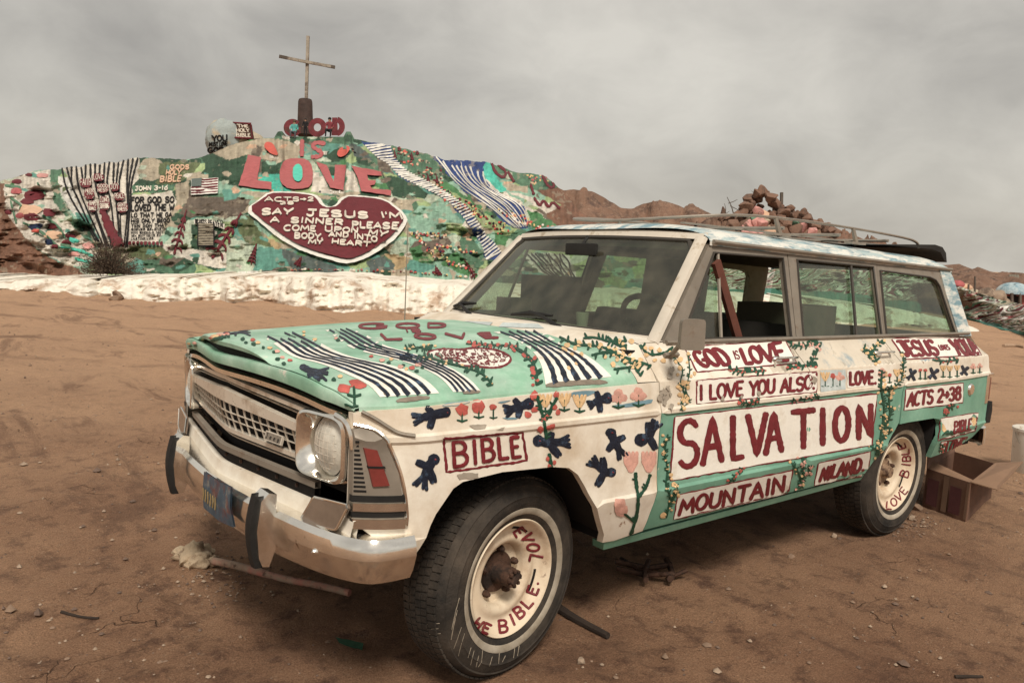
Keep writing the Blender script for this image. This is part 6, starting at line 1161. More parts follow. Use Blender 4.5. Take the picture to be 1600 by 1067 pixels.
# ------------------------------------------------------------------ white bank at the mountain's foot
bx = np.linspace(-150, 1530, 760); yt, yb = np.interp(bx, BXs, BTy) + 2.2 * fbm(bx / 26., bx * 0, 15, 4), np.interp(bx, BXs, BBy) + 6 * fbm(bx / 34., bx * 0, 5, 4)
rows = []; Db = np.array([gdepth(x, y) for x, y in zip(bx, yb)]); Dt = Db + .95 + .5 * fbm(bx / 50., bx * 0, 9, 3)
NRB = 26
for i in range(NRB + 1):
    f = i / NRB; y = yb + (yt - yb) * f; Dd = Db + (Dt - Db) * (f ** 1.6) + (.34 * fbm(bx / 22., y / 9., 3, 3) + .06 * fbm(bx / 4.5, y / 3., 4, 3)) * min(1, 8 * f)
    rows.append(np.array([at(x, yy, dd) for x, yy, dd in zip(bx, y, Dd)]))
rows[0][:, 2] -= .05; top = rows[-1]
for dd in (.4, 1.2, 2.4, 4.0): rows.append(top + np.array((-.61, -.78, 0)) * dd + np.array((0, 0, .03)) * min(dd, 1))
lowr = rows[0].copy() + np.array((.61, .78, 0)) * .1; lowr[:, 2] -= .12; rows.insert(0, lowr)
BANK = mat('whitewashed_bank', (.76, .70, .60), .85, var=.14, sc=2.5, c2=(.45, .33, .24), amt=.30, s2=1.5, soft=.06, c3=(.17, .11, .08), amt3=.09, s3=3, soft3=.05, bump=.35, bs=9, bd=.05, stretch=(1, 1, .8))
m = MB(); m.grid(np.stack(rows)); m.build('bank', BANK, smooth=70, kind='structure')
# ------------------------------------------------------------------ bare hills behind
HILL = mat('bare_hill_dirt', (.215, .125, .085), .95, var=.22, sc=.6, c2=(.105, .065, .05), amt=.34, s2=.7, soft=.07, c3=(.26, .17, .12), amt3=.3, s3=2.5, bump=.9, bs=2.2, bd=.3)
def hill(xs, ys, D0, depth, drop, seed):
    px = np.linspace(xs[0], xs[-1], 240); cy_ = np.interp(px, xs, ys) + 1.5 * fbm(px / 14., px * 0, seed, 4); R_ = []
    for k, (f, dd) in enumerate([(1, 0), (.93, 1.0), (.8, 3), (.6, 7), (.35, 12), (.15, 17), (0, 22)]):
        r = []
        for x, y in zip(px, cy_):
            P = at(x, y, D0); P = P.copy(); n = np.array((.61, .78, 0)); Pn = P + n * dd * depth / 22; Pn[2] = P[2] * f + (1.5 * float(fbm(x / 16., dd * .35, seed + 3, 4)) * (1 if 0 < k < 6 else 0)) - (.3 if f == 0 else 0); r.append(Pn)
        R_.append(r)
    b1 = [p + np.array((-.61, -.78, 0)) * 6 + np.array((0, 0, -2.)) for p in R_[0]]; b2 = [np.array((p[0], p[1], -.2)) + np.array((-.61, -.78, 0)) * 25 for p in R_[0]]
    m = MB(); m.grid([b2, b1] + R_, flip=True); return m.build('hill', HILL, smooth=80, kind='structure')
hill([820, 862, 880, 905, 925, 945, 970, 990, 1005, 1030, 1050, 1070, 1095, 1110, 1130, 1200, 1300, 1420], [285, 289, 297, 297, 299, 309, 325, 326, 318, 314, 317, 326, 326, 335, 339, 352, 366, 405], 72, 16, 1, 3)
hill([1120, 1200, 1300, 1420, 1475, 1500, 1530, 1560, 1580, 1640, 1760, 1900], [352, 360, 380, 405, 416, 417, 425, 434, 438, 444, 450, 456], 95, 26, 1, 11)
# ------------------------------------------------------------------ summit: standing letters, cross, boulder, book
def sumpt(px, py, D): return at(px, py, D)
GODC = mat('standing_letter_paint', tuple(PAL['maroon'] * 1.15), .8, var=.3, sc=3, c2=tuple(PAL['dkbrown']), amt=.3, s2=2, bump=.4, bs=8, bd=.05)
DG = 47.0
def thickring(px, py, rx, ry, w_, D, dep=.35, a0=0, a1=360, closed=True):
    m = MB(); n = 28; P = []
    for a in np.linspace(math.radians(a0), math.radians(a1), n, endpoint=not closed):
        r = []
        for (k, dd) in ((1, 0), (1, dep), (-1, dep), (-1, 0)): r.append(at(px + (rx + k * w_ / 2) * math.cos(a), py - (ry + k * w_ / 2) * math.sin(a), D + dd))
        P.append(r)
    m.grid(P, closeu=closed, closev=True)
    if not closed: 
        b = len(m.v) - n * 4; m.f += [(b, b + 1, b + 2, b + 3), (b + n * 4 - 1, b + n * 4 - 2, b + n * 4 - 3, b + n * 4 - 4)]; m.m += [0, 0]
    return m
g = thickring(457, 200, 9.5, 9.5, 8.8, DG, .4, 40, 330, False); g.add([at(x, y, DG + d_) for d_ in (0, .4) for x, y in ((459, 200), (470, 199), (470, 208), (459, 205))], [(0, 1, 2, 3), (7, 6, 5, 4), (0, 4, 5, 1), (1, 5, 6, 2), (2, 6, 7, 3), (3, 7, 4, 0)])
g.build('standing_letter', GODC, None, 40, 'standing maroon letter G left of the cross base', 'letter', 'standing letters on the summit')
thickring(496, 199.5, 10, 10.5, 8.8, DG, .4).build('standing_letter', GODC, None, 40, 'standing maroon letter O between the G and the D', 'letter', 'standing letters on the summit')
g = thickring(525, 198, 9.5, 11, 8.8, DG, .4, -78, 78, False); g.add([at(x, y, DG + d_) for d_ in (0.02, .42) for x, y in ((519, 184), (527, 184), (528, 212), (518, 212))], [(0, 1, 2, 3), (7, 6, 5, 4), (0, 4, 5, 1), (1, 5, 6, 2), (2, 6, 7, 3), (3, 7, 4, 0)])
g.build('standing_letter', GODC, None, 40, 'standing maroon letter D, rightmost on the summit', 'letter', 'standing letters on the summit')
# cross
cr0 = empty('cross', tuple(at(477, 212, 48.5)), 'tall grey wooden cross on a dark round base at the summit', 'cross')
WOOD = mat('weathered_wood', (.30, .26, .21), .85, var=.25, sc=4, c2=(.16, .125, .10), amt=.35, s2=3, bump=.3, bs=20); DWOOD = mat('dark_wood', (.10, .08, .065), .9, var=.3, sc=5)
def bar(p0, p1, w_, d_, mt, name, par, cat=None, **k):
    p0, p1 = np.array(p0), np.array(p1); ax = p1 - p0; L_ = np.linalg.norm(ax); ax /= L_; s = np.cross(ax, (.61, .78, .0)); s /= np.linalg.norm(s); q = np.cross(s, ax); m = MB()
    P = [[p + s * a * w_ / 2 + q * b * d_ / 2 for a, b in ((-1, -1), (1, -1), (1, 1), (-1, 1))] for p in (p0, p1)]; m.grid(P, closev=True); m.add(P[0], [(0, 1, 2, 3)]); m.add(P[1], [(3, 2, 1, 0)]); return m.build(name, mt, par, 20, cat=cat, **k)
bar(at(478.5, 158, 48.5), at(481.3, 57, 48.5), .17, .17, WOOD, 'post', cr0); bar(at(436.5, 88.5, 47.9), at(480, 97.5, 48.35), .16, .16, WOOD, 'crossbar', cr0); bar(at(480, 97.5, 48.35), at(523, 105.5, 48.8), .16, .16, WOOD, 'crossbar', cr0)
for a, b in (((436.3, 88.4), (449, 91.1)), ((510, 103.1), (523.4, 105.6))): bar(at(*a, 47.9 if a[0] < 480 else 48.7), at(*b, 48.0 if a[0] < 480 else 48.79), .175, .18, DWOOD, 'bar_end', cr0)
b0, b1 = at(477, 212, 48.5), at(477, 155.5, 48.5); m = MB(); ax = (b1 - b0); m.tube([b0, b0 + ax * .5, b0 + ax * .93, b0 + ax * .985, b1], [.50, .455, .425, .39, .28], 22); m.build('base', mat('dark_base_paint', (.055, .034, .028), .8, var=.35, sc=3, bump=.4, bs=9), cr0, 50)
# boulder and book at the shoulder
def rock(name, c, r, mt, seed, sub=3, rough=.22, parent=None, flat=(1, 1, 1), **k):
    if sub == 2:      # angular stone: hull of scattered points, edges softened
        rg_ = np.random.default_rng(seed); bm = bmesh.new()
        for p in rg_.normal(0, 1, (14, 3)): p = p / np.linalg.norm(p) * rg_.uniform(.85, 1.12); bm.verts.new(np.array(c) + p * np.array(r))
        h_ = bmesh.ops.convex_hull(bm, input=bm.verts); bmesh.ops.delete(bm, geom=[v for v in bm.verts if not v.link_faces], context='VERTS'); bmesh.ops.bevel(bm, geom=bm.edges[:], offset=float(np.mean(r)) * .05, segments=1, affect='EDGES'); bm.verts.index_update(); bm.faces.ensure_lookup_table()
        bmesh.ops.recalc_face_normals(bm, faces=bm.faces[:]); m = MB(); m.add([v.co for v in bm.verts], [[v.index for v in f.verts] for f in bm.faces]); bm.free(); return m.build(name, mt, parent, 22, **k)
    bm = bmesh.new(); bmesh.ops.create_icosphere(bm, subdivisions=sub, radius=1); rg = np.random.default_rng(seed); o = rg.random(6) * 40; vs = []
    for v in bm.verts:
        p = np.array(v.co); n = fbm(np.array(p[0] * 1.6 + o[0] + p[2]), np.array(p[1] * 1.6 + o[1] - p[2] * .7), seed, 3); n2 = fbm(np.array(p[0] * 4 + o[2]), np.array(p[1] * 4 + p[2] * 3 + o[3]), seed + 5, 2); vs.append(np.array(c) + p * np.array(r) * np.array(flat) * (1 + rough * float(n) + rough * .3 * float(n2)))
    m = MB(); m.add(vs, [[v.index for v in f.verts] for f in bm.faces]); bm.free(); return m.build(name, mt, parent, 60, **k)
bo = rock('painted_boulder', at(355, 222, 43.5), (1.05, .9, 1.15), mat('boulder_blue_grey', tuple(np.array(S(150, 158, 156))), .85, var=.12, c2=tuple(PAL['tan']), amt=.3, s2=1.2, bump=.4, bs=6, bd=.06), 4, 4, .34, label='blue grey boulder lettered YOU and GOD on the left shoulder', cat='boulder')
rock('painted_boulder', at(388, 228, 44.2), (1.2, 1.0, .8), mat('boulder_tan', tuple(PAL['tan']), .85, var=.15, bump=.4, bs=6, bd=.06), 14, 4, .34, label='tan boulder under the dark book sign', cat='boulder')
bpy.context.view_layer.update(); BH = bvh_hit([bo])
d = Decal(BH, base=.02, dome=.03, step=2.5, maxlen=2.); d.text('YOU', Q(m1, (1180, 152), (1262, 148), (1262, 178), (1182, 180)), 2.4, 0); d.text('MUST LOVE', Q(m1, (1165, 188), (1262, 184), (1262, 204), (1165, 208)), 1.5, 0); d.text('GOD', Q(m1, (1158, 218), (1244, 214), (1242, 240), (1158, 244)), 2.4, 0); d.done('lettering', [MM['black']], bo)
bk = empty('book_sign', tuple(at(380, 216, 43.2)), 'dark tilted book sign on top of the tan boulder', 'sign')
P4 = [at(*m1(*p), 43.0) for p in ((1285, 78), (1392, 84), (1405, 168), (1298, 160))]; nn = np.array((.61, .78, .1)); m = MB(); m.add(P4 + [p - nn * .25 for p in P4], [(3, 2, 1, 0), (4, 5, 6, 7), (0, 1, 5, 4), (1, 2, 6, 5), (2, 3, 7, 6), (3, 0, 4, 7)]); bks = m.build('cover', MM['dkbrown'], bk, 20)
bpy.context.view_layer.update(); BKH = bvh_hit([bks])
for t, q in (('THE', [(1318, 88), (1376, 92), (1380, 106), (1322, 104)]), ('HOLY', [(1312, 112), (1384, 114), (1386, 130), (1314, 130)]), ('BIBLE', [(1312, 138), (1390, 140), (1392, 158), (1314, 158)])): d = Decal(BKH, base=.01, dome=.02, step=2.5, maxlen=2.); d.text(t, Q(m1, *q), 1.6, 0); d.done('lettering', [MM['cream']], bk)
m = MB(); m.tube([p - nn * .0 for p in P4], .07, 6, closed=True); m.build('frame', MM['maroon'], bk, 40)
# ------------------------------------------------------------------ people on the mountain
def person(px, py, D, hpx, pose, cl, hair, skin, label, face=0.):
    """feet (or seat) at the pixel; joints laid out in metres, skinned"""
    base = at(px, py, D); e = empty('person', tuple(base), label, 'person', 'visitors on the mountain'); h = hpx * D / FPX
    rt = RC[0] * [1, 1, 0]; rt = rt / np.linalg.norm(rt); fw = np.array((.61, .78, 0)); up = np.array((0, 0, 1.))
    J = pose; names = list(J); idx = {n: i for i, n in enumerate(names)}
    V = [base + (rt * J[n][0] + fw * J[n][1] + up * J[n][2]) * h for n in names]
    E_ = [('pelvis', 'waist'), ('waist', 'chest'), ('chest', 'neck'), ('neck', 'head'), ('head', 'crown'), ('chest', 'shl'), ('shl', 'ell'), ('ell', 'hal'), ('chest', 'shr'), ('shr', 'elr'), ('elr', 'har'), ('pelvis', 'hil'), ('hil', 'knl'), ('knl', 'anl'), ('anl', 'tol'), ('pelvis', 'hir'), ('hir', 'knr'), ('knr', 'anr'), ('anr', 'tor')]
    rad = dict(pelvis=.085, waist=.075, chest=.095, neck=.035, head=.058, crown=.045, shl=.048, shr=.048, ell=.033, elr=.033, hal=.022, har=.022, hil=.062, hir=.062, knl=.045, knr=.045, anl=.028, anr=.028, tol=.025, tor=.025)
    me = bpy.data.meshes.new('body'); me.from_pydata([tuple(v) for v in V], [(idx[a], idx[b]) for a, b in E_], []); o = bpy.data.objects.new('body', me); COL.objects.link(o)
    sk = o.modifiers.new('skin', 'SKIN'); 
    for n in names: r = rad[n] * h; me.skin_vertices[0].data[idx[n]].radius = (r, r)
    me.skin_vertices[0].data[0].use_root = True; o.modifiers.new('sub', 'SUBSURF').levels = 1
    for mt in cl: me.materials.append(mt)
    bpy.context.view_layer.update(); dg = bpy.context.evaluated_depsgraph_get(); me2 = bpy.data.meshes.new_from_object(o.evaluated_get(dg)); bpy.data.objects.remove(o)
    hd, wa = V[idx['neck']][2], V[idx['pelvis']][2]
    while len(me2.materials): me2.materials.pop()
    for q in (cl[0], cl[1], skin): me2.materials.append(q)
    han = [V[idx['hal']], V[idx['har']]]
    for p in me2.polygons:
        c = np.array(p.center); dn = np.linalg.norm(c - V[idx['head']])
        p.material_index = 2 if dn < .085 * h or min(np.linalg.norm(c - q) for q in han) < .05 * h else (0 if min(np.linalg.norm(c - V[idx[k]]) for k in ('chest', 'waist', 'ell', 'elr', 'shl', 'shr')) < min(np.linalg.norm(c - V[idx[k]]) for k in ('knl', 'knr', 'anl', 'anr', 'hil', 'hir')) else 1); p.use_smooth = True
    b = bpy.data.objects.new('body', me2); COL.objects.link(b); tag(b, e)
    hc = V[idx['head']] + (up * .035 - fw * .012) * h; m = MB(); bm = bmesh.new(); bmesh.ops.create_icosphere(bm, subdivisions=2, radius=1)
    m.add([hc + np.array(v.co) * np.array((.068, .068, .062)) * h for v in bm.verts], [[v.index for v in f.verts] for f in bm.faces]); bm.free(); m.build('hair', hair, e, 60); return e
STAND = dict(pelvis=(0, 0, .52), waist=(0, 0, .60), chest=(0, .01, .74), neck=(0, .01, .84), head=(0, .025, .91), crown=(0, .025, .96), shl=(-.11, 0, .79), ell=(-.15, .02, .63), hal=(-.14, .07, .49), shr=(.11, 0, .79), elr=(.15, .02, .63), har=(.14, .07, .49), hil=(-.05, 0, .50), knl=(-.06, .02, .28), anl=(-.06, 0, .04), tol=(-.07, .07, .02), hir=(.05, 0, .50), knr=(.06, .02, .28), anr=(.06, 0, .04), tor=(.07, .07, .02))
SIT = dict(STAND); SIT.update(pelvis=(0, 0, .05), waist=(0, 0, .14), chest=(0, .02, .28), neck=(0, .02, .38), head=(0, .04, .45), crown=(0, .04, .50), shl=(-.11, .01, .33), ell=(-.15, .05, .18), hal=(-.10, .16, .14), shr=(.11, .01, .33), elr=(.15, .05, .18), har=(.10, .16, .14), hil=(-.05, .02, .05), knl=(-.09, .22, .08), anl=(-.09, .24, -.16), tol=(-.09, .30, -.18), hir=(.05, .02, .05), knr=(.09, .22, .08), anr=(.09, .24, -.16), tor=(.09, .30, -.18))
CLIMB = dict(STAND); CLIMB.update(pelvis=(.0, -.02, .48), waist=(-.03, -.03, .56), chest=(-.10, -.05, .67), neck=(-.16, -.05, .76), head=(-.20, -.04, .83), crown=(-.22, -.04, .88), shl=(-.19, -.02, .70), ell=(-.24, 0, .55), hal=(-.27, .02, .42), shr=(-.05, -.06, .73), elr=(.03, -.04, .60), har=(-.02, .0, .47), hil=(-.04, -.02, .46), knl=(-.10, .02, .26), anl=(-.05, -.03, .05), tol=(-.11, .02, .03), hir=(.05, -.02, .46), knr=(.10, .0, .26), anr=(.17, .0, .04), tor=(.22, .03, .02))
SKIN = mat('skin', (.36, .20, .13), .6, var=.1); HB = mat('dark_hair', (.012, .010, .009), .7, var=.2); HBR = mat('brown_hair', (.09, .05, .03), .7, var=.2)
CB, CG, CA, CR, CT = [mat('cloth_' + n, c, .9, var=.2) for n, c in (('black', (.014, .013, .015)), ('grey', (.08, .08, .09)), ('aqua', (.10, .35, .32)), ('maroon', (.20, .04, .05)), ('tan', (.33, .26, .19)))]
person(556, 264, 38.2, 34, CLIMB, (CB, CB), HB, SKIN, 'person in black climbing the slope right of the word IS'); person(515, 207, 46.3, 42, SIT, (CR, CB), HB, SKIN, 'person in maroon seated between the letters O and D'); person(477, 213, 45.8, 27, STAND, (CB, CB), HB, SKIN, 'person in black standing in front of the cross base'); person(460, 210, 45.9, 40, SIT, (CA, CG), HBR, SKIN, 'person in aqua seated inside the letter G')
# ------------------------------------------------------------------ ragged scrub along the crest
TWIG = mat('dry_twig', (.060, .038, .028), .95, var=.3, sc=6); TWIG2 = mat('dry_leaf', (.085, .060, .040), .95, var=.35, sc=9)
def bush(name, c, rx, rz, n, label, seed, stem=.012, leaf=.02, group=None):
    rg = np.random.default_rng(seed); e = empty(name, tuple(c), label, 'bush', group); m = MB(); lf = MB()
    for i in range(n):
        th = rg.random() * 6.283; el = math.acos(1 - rg.random() * .98); dr = np.array((math.cos(th) * math.sin(el), math.sin(th) * math.sin(el), math.cos(el))); L_ = rg.uniform(.65, 1.05); p = np.array(c, float); pts = [p.copy()]
        for k in range(1, 5): q = np.array(c) + dr * np.array((rx, rx, rz)) * L_ * k / 4 + rg.normal(0, .05, 3) * rx * k / 4; q[2] = max(q[2], c[2] + .01); pts.append(q)
        m.tube(pts, [stem, stem * .8, stem * .6, stem * .45, stem * .25], 3, caps=False)
        for k in range(10):
            j = rg.integers(2, 5); b = pts[j] + rg.normal(0, .10, 3) * rx; b[2] = max(b[2], c[2]); t = rg.normal(0, 1, 3); t /= np.linalg.norm(t); s = rg.normal(0, 1, 3); L2 = leaf * rg.uniform(.8, 2.2); lf.add([b, b + t * L2 * 2, b + t * L2 + s * L2 * .4], [(0, 1, 2)])
    m.build('branches', TWIG, e, None); f = lf.build('twigs', TWIG2, e, None); f['kind'] = 'stuff'; return e
gb = at(172, 428, float(dfoot(172)) - 1.0)
bush('dry_bush', gb, .78, .82, 330, 'large dark brown dry bush before the striped waterfall', 3); gb2 = at(78, 400, 22.5); bush('dry_bush', gb2, .28, .26, 90, 'small dark dry bush on the dirt slope of the left flank', 5)
# ------------------------------------------------------------------ adobe arch of boulders behind the roof
ARC = empty('rock_arch', tuple(at(1195, 400, 36)), 'tumbled adobe rock arch with painted foot behind the roof rack', 'arch'); RK1 = mat('arch_rock', (.20, .115, .08), .95, var=.25, sc=2, c2=(.10, .065, .05), amt=.35, s2=2, bump=.6, bs=6, bd=.06); rg = np.random.default_rng(12)
RPc = [mat('arch_paint_' + k, tuple(PAL[k]), .85, var=.2, sc=3, c2=tuple(PAL['brown']), amt=.3, s2=2, bump=.5, bs=6, bd=.06) for k in ('pink', 'peach', 'tan', 'green', 'rose')]
spots = [(1190, 300, 8), (1180, 303, 7), (1200, 304, 7), (1172, 311, 8), (1184, 312, 7), (1206, 310, 8), (1166, 321, 9), (1178, 321, 8), (1211, 319, 8), (1160, 331, 9), (1174, 331, 9), (1216, 328, 8), (1225, 334, 8), (1236, 332, 7), (1233, 326, 6), (1246, 338, 8), (1256, 336, 7), (1254, 330, 5), (1262, 344, 7), (1150, 337, 7), (1140, 341, 6), (1278, 350, 7), (1292, 356, 7), (1306, 361, 6), (1320, 366, 5), (1128, 344, 5), (1270, 352, 7)]
for i, (x, y, r) in enumerate(spots): s = r * 1.3 * 36 / FPX; rock('rock', at(x, y, 36 + rg.uniform(-.3, .4)), (s * 1.25, s * 1.1, s * rg.uniform(.85, 1.1)), RK1, 30 + i, 2, .4, ARC)
for i in range(46):      # the pile under the arch, leaving its small opening
    x = rg.uniform(1155, 1224); y = rg.uniform(300 + abs(x - 1188) * .72, 348)
    if 1195 < x < 1210 and 313 < y < 330: continue
    r = rg.uniform(4.5, 7.5); s = r * 36 / FPX; rock('rock', at(x, y, 36.2 + rg.uniform(-.3, .5)), (s * 1.2, s * 1.1, s * .95), RPc[rg.integers(0, 3)] if y > 328 and 1170 < x < 1200 and rg.random() < .6 else RK1, 600 + i, 2, .4, ARC)
for i in range(64):
    x = rg.uniform(1130, 1315); y = rg.uniform(340 + abs(x - 1205) * .14, 402); r = rg.uniform(7, 13); s = r * 35 / FPX; rock('painted_rock', at(x, y, 35.4 + rg.uniform(-.3, .6)), (s * 1.3, s, s), RPc[rg.integers(0, 5)] if (abs(x - 1215) < 50 and rg.random() < .6) or rg.random() < .1 else RK1, 80 + i, 2, .35, ARC)
for i, (x, y) in enumerate([(1180, 343), (1192, 338), (1205, 342), (1186, 332), (1218, 344), (1196, 350)]): s = 10 * 35.6 / FPX; rock('painted_rock', at(x, y, 35.7), (s * 1.2, s, s * 1.1), (RPc[i % 3] if i % 2 else RK1), 180 + i, 2, .35, ARC)
bar(at(1221, 324, 36.3), at(1221.3, 301, 36.3), .12, .12, DWOOD, 'post', ARC)
for a, b, r in (((1147, 338), (1136, 308), .03), ((1141, 322), (1158, 332), .02), ((1133, 336), (1132, 318), .02), ((1138, 318), (1152, 312), .02), ((1150, 334), (1166, 328), .02), ((1126, 338), (1140, 330), .02)): m = MB(); m.tube([at(*a, 36), at((a[0] + b[0]) / 2 + 1.5, (a[1] + b[1]) / 2, 36), at(*b, 36)], [r, r * .8, r * .5], 5); m.build('branch', DWOOD, ARC)
hill([1085, 1110, 1135, 1155, 1180, 1225, 1250, 1275, 1300, 1340, 1400], [352, 341, 339, 336, 338, 338, 340, 349, 358, 370, 395], 40, 3.5, 1, 23)
# ------------------------------------------------------------------ far right: painted dome hut, cave mound, hoarding
def dome(px, py, wpx, hpx, D, mt, name, label, cat, parent=None):
    c = at(px, py, D); s = D / FPX; m = MB(); n = 28; k = 9; P = [[c + np.array((wpx * s * math.cos(a) * math.cos(b), wpx * s * math.sin(a) * math.cos(b), hpx * s * math.sin(b))) for a in np.linspace(0, 2 * math.pi, n, endpoint=False)] for b in np.linspace(0, math.pi / 2, k)]
    m.grid(P, closev=True, flip=False); return m.build(name, mt, parent, 60, label, cat)
hut = empty('dome_hut', tuple(at(1583, 476, 38)), 'small hut under a blue and white painted dome on the right', 'hut'); dome(1583, 459, 25, 18, 38, mat('dome_paint', tuple(np.array(S(190, 200, 200))), .8, var=.12, c2=tuple(np.array(S(70, 120, 140))), amt=.42, s2=.9, soft=.1), 'dome', None, None, hut)
m = MB(); c = at(1586, 470, 38.3); m.box(c, (1.0, 1.0, .66), rot=(0, 0, .66)); m.build('wall', RPc[4], hut); 
for x in (1567, 1581, 1594): bar(at(x, 478, 37.3), at(x, 458, 37.3), .10, .10, DWOOD, 'post', hut)
bar(at(1585, 470, 37.6), at(1585.5, 444, 37.6), .10, .10, mat('stovepipe', (.05, .03, .025), .8), 'stovepipe', hut)
for x, w_ in ((1575, .22), (1590, .30)): m = MB(); m.box(at(x, 471, 37.52), (.04, w_, .5), rot=(0, 0, .66)); m.build('doorway', DARK, hut)
cave = empty('cave_mound', tuple(at(1548, 478, 34)), 'pale adobe mound with a dark cave mouth on the right', 'mound'); CM = mat('cave_adobe', (.28, .21, .155), .95, var=.25, sc=2, c2=(.12, .085, .065), amt=.35, s2=1.6, bump=.6, bs=5, bd=.08)
for i, (x, y, r) in enumerate([(1530, 470, 13), (1542, 462, 11), (1558, 466, 12), (1566, 474, 10), (1522, 476, 9)]): s = r * 34 / FPX; rock('mound', at(x, y, 34.3), (s * 1.2, s * 1.2, s), CM, 300 + i, 3, .3, cave)
m = MB(); s = 34 / FPX; n = RC[2]; c = at(1549, 470, 33.85); m.lathe([(0, 0), (.9, 0), (1, .3)], 20, M=(np.diag([8.5 * s, .1, 6.5 * s]), c)); m.build('cave_mouth', DARK, cave)
hd = empty('hoarding', tuple(at(1584, 441, 85)), 'small grey panelled hoarding on the far hill crest', 'hoarding')
for i in range(4): x = 1577 + i * 3.9; m = MB(); P4 = [at(a, b, 84) for a, b in ((x, 429), (x + 3.5, 429.2), (x + 3.5, 438.8), (x, 438.5))]; m.add(P4 + [p - RC[2] * -.1 for p in P4], [(3, 2, 1, 0), (4, 5, 6, 7), (0, 1, 5, 4), (1, 2, 6, 5), (2, 3, 7, 6), (3, 0, 4, 7)]); m.build('panel', mat('hoarding_grey', (.22, .20, .16), .8), hd, None)
for x in (1579, 1590): bar(at(x, 446, 84.3), at(x, 429, 84.3), .15, .15, DWOOD, 'post', hd)
for i, (x, y, r, k) in enumerate([(1496, 446, 9, 'rose'), (1508, 450, 8, 'peach'), (1518, 458, 9, 'tan'), (1500, 462, 12, 'cream'), (1488, 454, 9, 'cream')]): s = r * 40 / FPX; rock('painted_boulder', at(x, y, 40), (s * 1.5, s * 1.2, s * .8), MM[k], 340 + i, 3, .3, label='%s painted boulder in the heap right of the rear window' % dict(rose='rose red', peach='peach', tan='tan', cream='larger cream' if r > 10 else 'leftmost cream')[k], cat='boulder', group='painted boulders by the dome hut')
for x, y0, y1 in ((1523, 458, 432), (1513, 456, 444)): bar(at(x, y0, 39), at(x + .5, y1, 39), .07, .07, DWOOD, 'thin_pole', None, 'pole', label='taller thin pole before the far hill' if y1 < 440 else 'shorter thin pole before the far hill')
dt = dome(1553.5, 485, 4.5, 3, 30, BLACK, 'tub', 'black tub on the painted furrows below the cave mound', 'tub')
# ------------------------------------------------------------------ things lying on the ground
def gp(px, py, dz=0.): p = ground(px, py); p[2] = float(gz(p[0], p[1])) + dz; return p
mop = empty('paint_brush', tuple(gp(420, 905)), 'long handled brush caked with dried pale paint lying before the bumper', 'brush')
a, b = gp(330, 884, .03), gp(546, 935, .025); HDL = mat('brush_handle', (.33, .235, .17), .8, var=.2, sc=14, c2=(.42, .17, .13), amt=.35, s2=8, soft=.08, c3=(.10, .06, .04), amt3=.25, s3=18)
m = MB(); m.tube([a + (b - a) * t + np.array((0, 0, .004 * math.sin(t * 9))) for t in np.linspace(0, 1, 14)], [.018] * 6 + [.016] * 8, 10); m.build('handle', HDL, mop, 40)
CLOD = mat('dried_paint', (.47, .36, .245), .95, var=.2, sc=14, c2=(.24, .16, .10), amt=.32, s2=16, bump=.8, bs=40)
for i, (x, y, r) in enumerate([(302, 877, .062), (288, 874, .042), (318, 872, .042), (312, 886, .046), (328, 883, .034), (293, 884, .032)]): rock('paint_clod', gp(x, y, r * .5), (r * 1.2, r, r * .75), CLOD, 400 + i, 3, .75, mop)
STK = mat('dark_stick', (.035, .024, .018), .95, var=.3, sc=16, bump=.5)
def stick(p, r, label, mt=STK, name='stick', cat='stick'):
    q = [gp(*x, r * .6) for x in p]; m = MB(); m.tube([v for v in smoothp(q, 2)], np.linspace(r, r * .65, len(smoothp(q, 2))), 7); return m.build(name, mt, None, 40, label, cat)
stick([(868, 950), (900, 968), (950, 996)], .020, 'thick dark stick on the dirt behind the front tyre'); stick([(95, 954), (125, 955), (154, 960)], .007, 'thin dark twig on the dirt at lower left'); stick([(1492, 1059), (1512, 1061), (1535, 1059)], .008, 'short dark twig at the lower right edge'); stick([(1568, 541), (1585, 540), (1600, 543)], .035, 'pale weathered log on the far dirt behind the wagon', mat('pale_log', (.36, .25, .17), .9, var=.25), 'log', 'log')
rag = gp(540, 1003, .004); m = MB(); pts = [(524, 996), (534, 1000), (552, 1002), (568, 1008), (566, 1013), (548, 1009), (530, 1003)]
V0, F0 = tri2d(resample([tuple(ground(*p)[:2]) for p in pts], .02), []); m.add([(x, y, float(gz(x, y)) + .010 + .010 * math.sin(x * 60 + y * 40)) for x, y in V0], F0); m.build('rag', mat('green_rag', (.018, .055, .030), .9, var=.3, sc=30), None, 60, 'dark green scrap of cloth on the dirt before the front tyre', 'rag')
jk = empty('rusty_jack', tuple(gp(1010, 905)), 'rusty dark metal frame lying under the side of the wagon', 'scrap')
def gj(px, py, dz): return gp(px, py, dz)
for pp, r in (([(960, 898), (1010, 900), (1048, 897)], .014), ([(962, 908), (1008, 912), (1052, 914)], .012), ([(1008, 925), (1006, 905), (1012, 895)], .013), ([(1040, 892), (1050, 905), (1046, 920)], .016), ([(1050, 909), (1072, 909)], .010), ([(968, 892), (1000, 905), (1035, 915)], .010)): m = MB(); m.tube([gj(x, y, .03 + .02 * ((i + len(pp)) % 2)) for i, (x, y) in enumerate(pp)], r, 6); m.build('rod', RUST, jk, 40)
